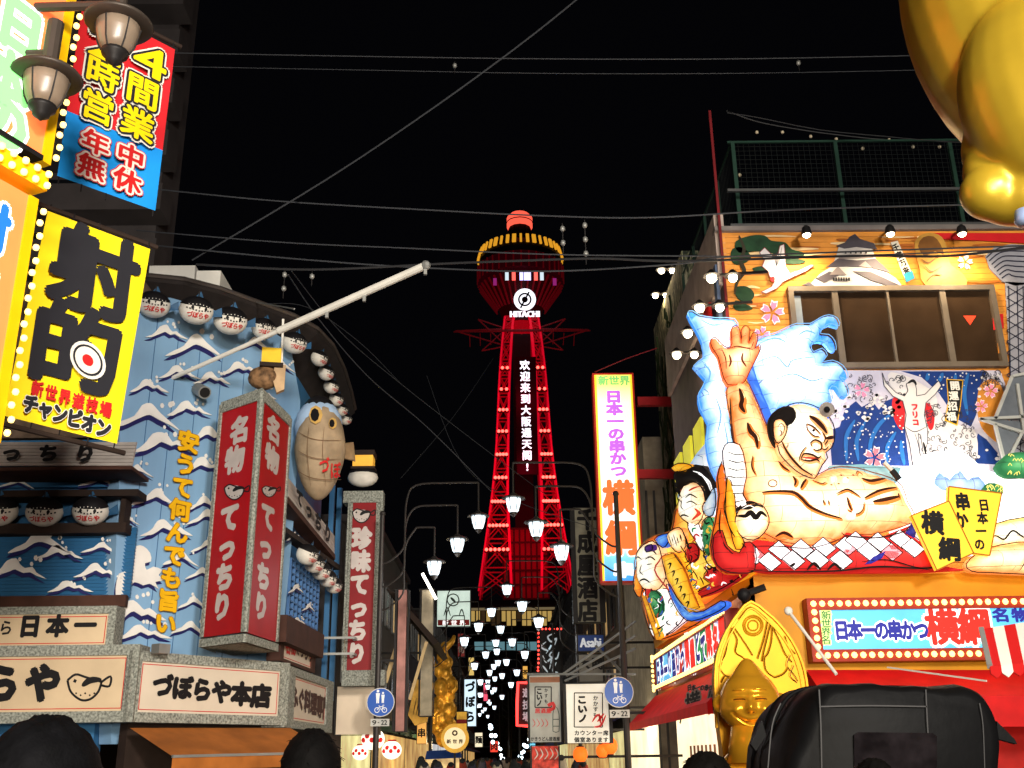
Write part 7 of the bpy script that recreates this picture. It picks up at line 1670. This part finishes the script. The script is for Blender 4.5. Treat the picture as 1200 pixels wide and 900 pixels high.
# ---- left side
t, pl = fsign('blank_panel', 'plain beige panel under the dark red vertical sign', 'signboard', 392,803,446,862, 25.6, mat('beige_panel', (226,206,180), .6, es=.12, var=.12, scale=1.2))
t, pl = fsign('pink_banner', 'narrow pinkish banner behind the left lamp post', 'banner', 462,690,478,858, 28.4, mat('pink_cloth', (196,140,130), .7, es=.06, var=.3, scale=2))
for i, (x, y, r, lb) in enumerate([(437,866,13,'lit white and red round lantern left of the left lamp post'),(459,879,11,'lit white and red round lantern right of the left lamp post'),(422,882,9,'small lit round lantern above the street awning')]):
    p = at(x, y, 26.8); t = thing('paper_lantern', lb, 'lantern', p, 'lit white and red lanterns on the left side'); R_ = r/F*27; b = MB(); b.ball(p, R_, 16, 10, None, 1, 1, .88); b.build('body', ME('lantern_white', (255,236,214), 1.6), t, True)
    b = MB(); 
    for k in range(5): a = -2.4+k*.42; b.ball(p+Vector((R_*.9*math.cos(a), R_*.9*math.sin(a), R_*.3*((k % 2)-.3))), R_*.24, 6, 4)
    b.build('print_mark', ME('lantern_print', (214,40,40), .6), t); b = MB(); b.lathe(p, [(R_*.45,R_*.82),(R_*.4,R_*.98)], 10); b.build('rim', M['redp'], t)
rf_ = thing('slanted_shop_roof', 'dark slanting shop roof with two lit diagonal struts past the dark red sign', 'roof', at(480,740,30))
b = MB(); b.prism([at(452,690,29), at(462,694,29), at(514,752,29), at(508,756,29)][::-1], Vector((0,-5,0))); b.build('roof_slab', M['dbrown'], rf_)
b = MB(); b.bar(at(478,712,28.9), at(452,800,28.9), .1); b.build('strut', mat('strut_gold', (200,170,120), .5, es=.15), rf_); b = MB(); b.bar(at(500,752,28.9), at(480,820,28.9), .08); b.build('strut', MATS['strut_gold'], rf_)
t, pl = fsign('pale_side_sign', 'tall pale sign with a bright tube along its slanting top edge', 'signboard', 491,690,509,840, 33, mat('pale_board', (190,176,150), .6, es=.12, var=.2))
b = MB(); b.tube([pl.P(495,672,.1), pl.P(511,702,.1)], .05, 6); b.build('light_tube', ME('tube_white', (255,250,236), 5), t)
t, pl = fsign('small_billboard', 'small green-white lit billboard with red bottom strip left of the lamp rows', 'billboard', 511,691,552,735, 48, mat('billboard_face', (206,226,214), .5, es=.75, var=.12, scale=1.5))
b = MB(); pxbox(b, pl, 513,733,550,726, 0,.01, ME('strip_red', (206,60,60), .7)); b.build('red_strip', None, t); text(t, pl, '新世界', (522,730), (542,730), 7, 6, [(Wl, .03)], .02)
b = MB(); S_ = lambda x, y, o: pl.P(x, y, .01+o); dg_ = mat('billboard_ink', (70,84,80), .6)
stroke(b, S_, [(531+7*math.cos(k*.8), 703+7*math.sin(k*.8)) for k in range(9)], 1.4, dg_, 0, 2, False); stroke(b, S_, [(528,700),(534,706)], 3, dg_); stroke(b, S_, [(520,722),(524,712),(528,722)], 1.6, dg_); stroke(b, S_, [(538,722),(541,714),(544,722)], 1.6, dg_); b.build('drawing', None, t)
# gold tilted board and golden guardian figures
gt = thing('tilted_gold_board', 'tilted gold-lit wooden board with dark brush strokes', 'signboard', at(492,840,36)); gm_ = mat('gold_lit_board', (214,160,70), .5, .2, es=.35, var=.3, scale=3)
b = MB(); b.prism([at(x, y, 36) for x, y in [(478,838),(488,796),(508,800),(500,846),(486,850)]][::-1], Vector((0,-.3,0))); b.build('board', gm_, gt)
b = MB(); Sg = lambda x, y, o: at(x, y, 35.6)
for k in range(4): stroke(b, Sg, [(488+k*3.6,818),(484+k*3.6,838)], 1.2, M['brown'], 0, 2)
b.build('brush_stroke', None, gt)
gg = thing('golden_guardian_figures', 'golden carved guardian figures clinging to a shop front down the left side', 'statue', at(520,860,44)); gmat_ = mat('guardian_gold', (210,150,50), .35, .5, es=.12, var=.45, scale=4)
b = MB(); 
for (x, y, r) in [(521,758,5),(519,770,7),(526,776,5),(514,786,6),(522,790,8),(529,800,6),(516,806,8),(524,814,9),(514,826,8),(526,832,9),(518,842,9),(528,850,7),(512,852,7),(520,864,9)]: b.ball(at(x, y, 44+rr_.uniform(-.2,.2)), r/F*46, 10, 7, None, 1, 1, 1.2)
for q in ([(521,760),(530,752),(533,744)],[(515,790),(508,780),(506,768)],[(528,812),(534,806),(534,796)],[(515,830),(508,838),(508,850)]): b.tube([at(x, y, 43.8) for x, y in q], [.16,.12,.07], 8)
o = b.build('figure', gmat_, gg, True); rm = o.modifiers.new('fuse', 'REMESH'); rm.mode = 'VOXEL'; rm.voxel_size = .06; rm.use_smooth_shade = True
L = bpy.data.lights.new('guardian_light', 'POINT'); lo = bpy.data.objects.new('guardian_light', L); COL.objects.link(lo); L.energy = 120; L.color = (1,.75,.4); L.shadow_soft_size = .2; lo.location = at(522,872,41.5)
rs = thing('round_shop_sign', 'round cream sign with a gold rim and dark crest down the left side', 'round sign', at(533,866,34)); pl = Pl((0, 34), (1, 0))
def dsc(b, x, y, r, off, m_, n=24, h=None): b.add([pl.P(x+r*math.cos(6.2832*k/n), y+r*math.sin(6.2832*k/n), off) for k in range(n)], [list(range(n))], m_)
b = MB(); p = pl.P(533,865); R_ = 15.5/F*34; b.tube([p, p+Vector((0,.25,0))], R_, 24); b.build('rim', mat('rim_gold_lit', (226,170,60), .5, es=.5), rs)
b = MB(); dsc(b, 533, 865, 12.6, .006, mat('round_face', (246,226,180), .5, es=.7, var=.05)); b.build('face', None, rs); b = MB(); dsc(b, 533, 859, 3.4, .012, M['brown'], 12); dsc(b, 533, 859, 1.6, .018, MATS['round_face'], 12); b.build('crest', None, rs); text(rs, pl, '新世界', (526,869), (540,869), 5, 5, [(M['brown'], .04)], .012)
b = MB(); b.bar(p-Vector((0,0,R_)), (p.x, 34.1, 0), .06); b.build('post', M['dgrey'], rs)
t, pl = fsign('vertical_lit_sign', 'narrow vertical white-blue lit sign with black letters in the left distance', 'lit sign', 543,795,559,852, 56, ME('lit_ice', (214,240,255), 1.0)); text(t, pl, 'づぼら', (551,805), (551,840), 11, 13, [(M['black'], .06)], .01)
t, pl = fsign('yellow_red_sign', 'small yellow sign with red band near the white-blue vertical sign', 'lit sign', 534,833,548,862, 50, mat('lit_yel_red', (240,170,60), .5, es=.7, var=.4, scale=2)); b = MB(); pxbox(b, pl, 535,848,547,843, 0,.01, ME('strip_red', (206,60,60), .7)); b.build('red_strip', None, t)
bw = thing('blue_stall_awning', 'dark blue stall awning at street level on the left side', 'awning', at(515,888,38)); b = MB(); b.prism([at(x, y, 38) for x, y in [(500,880),(538,878),(540,888),(498,890)]][::-1], Vector((0,-1,0))); b.build('fabric', mat('awning_navy', (24,60,130), .7, es=.1), bw)
b = MB(); b.prism([at(x, y, 38.2) for x, y in [(500,888),(538,888),(538,905),(500,905)]][::-1], Vector((0,-.1,0))); b.build('stall_front', mat('stall_glow', (246,190,130), .5, es=.8, var=.4, scale=3), bw)
for (x0,y0,x1,y1,Y,c,es,lb,tx) in [(566,800,572,822,80,(255,90,120),.9,'tiny pink lit sign far down the left side','酒'),(548,770,556,792,64,(250,214,120),.6,'small warm yellow lit sign left of the lamp rows','食'),(536,742,545,770,56,(120,40,36),.6,'dim dark red vertical sign under the small billboard','寿司'),(620,858,628,878,60,(120,220,255),.9,'tiny ice-blue lit sign below the red neon frame','店'),(612,780,619,796,88,(255,190,90),.8,'tiny amber lit sign above the red neon frame','茶'),
    (574,868,584,882,90,(250,70,50),1,'tiny red lit sign at street level far left of centre','肉'),(660,842,664,870,32,(200,230,240),.7,'thin pale tube sign between the two menu signboards',''),(488,846,500,872,40,(250,180,90),.8,'small amber lit board above the blue stall awning','串'),(556,858,566,876,66,(250,236,200),.9,'tiny cream lit sign left of the far string of bulbs','麺')]:
    t, pl = fsign('distant_sign', lb, 'lit sign', x0, y0, x1, y1, Y, ME('dist_%d_%d_%d' % c, c, es), fr=.7)
    if tx: text(t, pl, tx, ((x0+x1)/2, y0+(y1-y0)*.3 if len(tx) > 1 else (y0+y1)/2), ((x0+x1)/2, y0+(y1-y0)*.7), (x1-x0)*.8, min(x1-x0, (y1-y0)/len(tx))*.9, [(M['black'] if es > .7 else M['white'], .04)], .02)
# far end: light strings, dark trees
tr = thing('dark_tree', 'dark round tree mass at the far end of the street between the light strings', 'tree', (0.5, 150, 0))
b = MB(); b.tube([(0.8,150,0),(0.8,150,3.5),(1.2,150,6)], [.35,.3,.15], 8)
b.build('trunk', M['dbrown'], tr); b = MB()
for k in range(1500):
    a, r, z = rr_.uniform(0,6.28), rr_.random()**.5*3.6, rr_.uniform(2.6,7.2); s = rr_.uniform(.12,.26); r *= math.sqrt(max(.05, 1-((z-4.8)/2.7)**2)); c = Vector((.8+r*math.cos(a), 150+r*math.sin(a), z)); d1 = Vector((rr_.uniform(-1,1), rr_.uniform(-1,1), rr_.uniform(-1,1)))*s; d2 = Vector((rr_.uniform(-1,1), rr_.uniform(-1,1), rr_.uniform(-1,1)))*s; b.add([c, c+d1, c+d2], [[0,1,2]])
b.build('crown', mat('leaf_dark', (36,52,30), .8, var=.2), tr, kind='stuff')
WB = ME('far_bulb', (220,244,255), 7)
for (a, c, lb) in [((572,850),(592,898),'left string of white bulbs converging at the far end of the street'),((628,852),(606,896),'right string of white bulbs converging at the far end of the street')]:
    p0, p1 = at(*a, 70), at(*c, 140); t = thing('light_string', lb, 'string lights', p0, 'light strings at the far end')
    b = MB(); b.tube([p0, p1], .03, 4); b.build('cord', M['wire'], t); bulbs(t, [p0.lerp(p1, k/15)+Vector((rr_.uniform(-.2,.2), 0, rr_.uniform(-.3,.3))) for k in range(16)], .15, WB)
t, pl = fsign('yellow_far_neon', 'tiny yellow neon sign at the far end of the street', 'neon sign', 591,889,611,899, 130, mat('neon_back', (20,20,20), .6)); b = MB(); S_ = lambda x, y, o: pl.P(x, y, .3+o); stroke(b, S_, [(592,896),(597,890),(602,896),(610,893)], 2.6, ME('neon_yellow', (240,230,60), 4)); b.build('neon_tube', None, t)
cr_ = thing('far_crowd', 'distant strolling crowd of small figures at the end of the street', 'crowd', (0,80,0), None, 'stuff'); b = MB(); cm_ = [mat('coat_%d' % k, c, .8, var=0) for k, c in enumerate([(60,60,80),(150,60,50),(190,180,170),(40,44,50),(90,80,60)])]
for k in range(90):
    x, y = rr_.uniform(-2.8,2.8), rr_.uniform(30,130); h = rr_.uniform(1.5,1.75); b.ball((x,y,h*.62), .2, 6, 5, cm_[k % 5], 1.1, .7, h*1.9); b.ball((x,y,h-.1), .11, 6, 5, cm_[3])
b.build('figure', None, cr_, True, kind='stuff')
# ------------------------------------------------------------------ overhead cables
WG = mat('cable_grey', (58,60,64), .6, var=0)
cables = [
 ([(200,62),(420,66),(640,69),(860,69),(1085,65)],18,17,.012,'upper of the two cables crossing the whole sky near the top'),
 ([(200,78),(420,82),(640,86),(860,86),(1085,82)],18,17,.008,'faint lower cable of the pair near the top of the sky'),
 ([(690,-12),(610,52),(500,132),(380,212),(225,305)],14,17,.014,'steep diagonal cable from the top centre down to the left'),
 ([(185,222),(330,236),(500,246),(640,253),(760,255),(900,247),(1010,243),(1130,240)],17,15,.014,'long cable sagging just above the tower top'),
 ([(185,288),(330,302),(480,313),(640,318),(800,309),(870,300),(1200,288)],17,14.5,.014,'upper of three cables crossing the tower deck'),
 ([(160,270),(330,284),(480,291),(640,298),(800,300),(980,300),(1200,292)],17,14.5,.012,'thinner cable just above the tower deck'),
 ([(230,310),(365,316),(520,309),(600,306),(700,303),(800,306),(1000,300),(1110,300),(1200,290)],16,14,.02,'thick black cable crossing in front of the orange mural'),
 ([(338,322),(372,372),(430,440),(500,500),(576,576)],17,26,.012,'cable running down right from the insulators toward the lamps'),
 ([(342,318),(400,390),(470,450),(560,520),(640,580)],17,30,.009,'second thinner cable running down right behind the first'),
 ([(310,356),(360,360),(420,400),(470,450)],20,26,.008,'thin cable leaving the restaurant roof to the right'),
 ([(578,420),(530,490),(470,560)],40,30,.012,'faint cable slanting left from the tower leg'),
 ([(770,408),(735,420),(697,436)],24,25,.012,'thin reddish stay above the tall lit sign'),
 ([(500,440),(540,540),(600,585),(700,620)],30,24,.008,'faint low cable between lamp rows and the tall lit sign'),
]
for i, (q, ya, yb_, r, lb) in enumerate(cables):
    q = spline([tuple(map(float, p)) for p in q], 6); n = len(q); pts = [at(x, y, ya+(yb_-ya)*k/(n-1)) for k, (x, y) in enumerate(q)]
    t = thing('overhead_cable', lb, 'cable', pts[0], 'overhead cables'); b = MB(); b.tube(pts, r, 5); b.build('cable', mat('cable_red', (140,40,50), .6) if i == 11 else (M['wire'] if i == 6 else WG), t)
for (x, y, n_, Y, lb) in [(533,72,1,17.5,'small white insulator on the top cable, left one'),(935,69,1,17.2,'small white insulator on the top cable, right one'),(685,258,3,16,'chain of white insulators hanging right of the tower top'),(659,262,2,16,'chain of white insulators hanging just left of the longer chain'),(334,316,2,17,'insulator cluster at the left where cables fan out'),(366,318,1,17,'single insulator on the cable above the long pole')]:
    p = at(x, y, Y); t = thing('cable_insulator', lb, 'insulator', p, 'insulators on the cables')
    b = MB(); b.bar(p, p-Vector((0,0,.28*n_)), .015); b.build('rod', M['dgrey'], t)
    for k in range(n_): b = MB(); b.lathe(p-Vector((0,0,.1+.27*k)), [(.02,.05),(.04,.03),(.045,-.02),(.02,-.05)], 10); b.build('bell', M['galv'], t, True)
# ------------------------------------------------------------------ people in front, seen from behind
def person(px, ptop, wpx, label, coat, hair=(6,5,5), cap=False):
    Y = .168*F/wpx; top = at(px, ptop, Y*1.0); H = top.z; x = top.x
    t = thing('person', label, 'person', (x, Y, 0), None)
    me = bpy.data.meshes.new('body'); hs = H/1.75
    V = [(0,0,.95),(0,0,1.15),(0,0,1.36),(0,0,1.47),(0,0,1.55),(-.17,0,1.38),(.17,0,1.38),(-.24,.03,1.1),(.24,.03,1.1),(-.24,-.04+.15,.86),(.24,-.04+.15,.86),(-.1,0,.9),(.1,0,.9),(-.11,.02,.48),(.11,.02,.48),(-.11,0,.08),(.11,0,.08),(-.11,.14,.03),(.11,.14,.03)]
    E_ = [(0,1),(1,2),(2,3),(3,4),(2,5),(2,6),(5,7),(6,8),(7,9),(8,10),(0,11),(0,12),(11,13),(12,14),(13,15),(14,16),(15,17),(16,18)]
    Rd = [.16,.15,.16,.065,.055,.085,.085,.055,.055,.04,.04,.1,.1,.07,.07,.045,.045,.035,.035]
    me.from_pydata([(a*hs, c*hs, d*hs) for a, c, d in V], E_, []); o = bpy.data.objects.new('body', me); COL.objects.link(o); o.parent = t
    md = o.modifiers.new('skin', 'SKIN'); sv = me.skin_vertices[0].data
    for k, r in enumerate(Rd): sv[k].radius = (r*hs, r*hs*.8)
    sv[0].use_root = True; s2 = o.modifiers.new('sub', 'SUBSURF'); s2.levels = 2; s2.render_levels = 2; me.materials.append(mat('coat_%d_%d_%d' % coat, coat, .8, var=.15, scale=8))
    hz = H-.136*hs; b = MB()
    def hf(v): d = (v-Vector((x,Y,hz))); return Vector((x+d.x*(1-.18*max(0, -d.z*8)*.5), Y+d.y, hz+d.z))
    b.ball((x,Y,hz), .1*hs, 24, 16, None, .76, .95, 1.16, hf); b.ball((x, Y+.1*hs, hz-.015), .016, 8, 6)
    for sx in (-1, 1): b.ball((x+sx*.078*hs, Y, hz-.01), .026, 8, 6, None, .4, .7, 1.1)
    b.build('head', mat('skin_tone', (206,160,130), .6, var=.06), t, True)
    b = MB(); rn = random.Random(int(px))
    def hrf(v):
        d = v-Vector((x,Y,hz)); k = 1+.035*math.sin(d.x*160+d.z*60)*math.sin(d.y*140+d.z*90)+rn.uniform(-.012,.012)
        if d.z < -.03 and d.y > .0: k *= .8
        return Vector((x,Y,hz))+Vector((d.x*k, d.y*k-.006, d.z*k+.008))
    b.ball((x,Y,hz+.012*hs), .108*hs, 40, 26, None, .80, .98, 1.08, hrf); b.build('cap' if cap else 'hair', mat('cap_cloth' if cap else 'hair_%d' % hair[0], hair, .75, var=.3, scale=30, bump=.15, spec=.06), t, True)
    b = MB()
    if not cap:
        for k in range(160):
            a = rn.uniform(0,6.28); e_ = rn.uniform(-.3,1.5); d = Vector((math.cos(a)*math.cos(e_)*.8, math.sin(a)*math.cos(e_), math.sin(e_)*1.08))*.108*hs; p = Vector((x,Y,hz+.02))+d; q = p+d*.09+Vector((rn.uniform(-.012,.012), rn.uniform(-.012,.012), -.012)); b.tube([p, q], [.0016,.0006], 3)
        b.build('hair_strands', MATS['hair_%d' % hair[0]], t, kind='stuff')
    return t
person(60,839,128,'person in a black cap seen from behind at the lower left corner',(30,30,34),(7,7,9),True)
person(367,854,64,'person with short dark hair seen from behind under the orange awning',(44,44,52))
person(826,881,66,'dark-haired person seen from behind before the golden statue',(60,52,48),(7,6,5))
person(1022,889,56,'dark head of a person at the bottom before the rickshaw window',(50,60,90),(6,5,5))
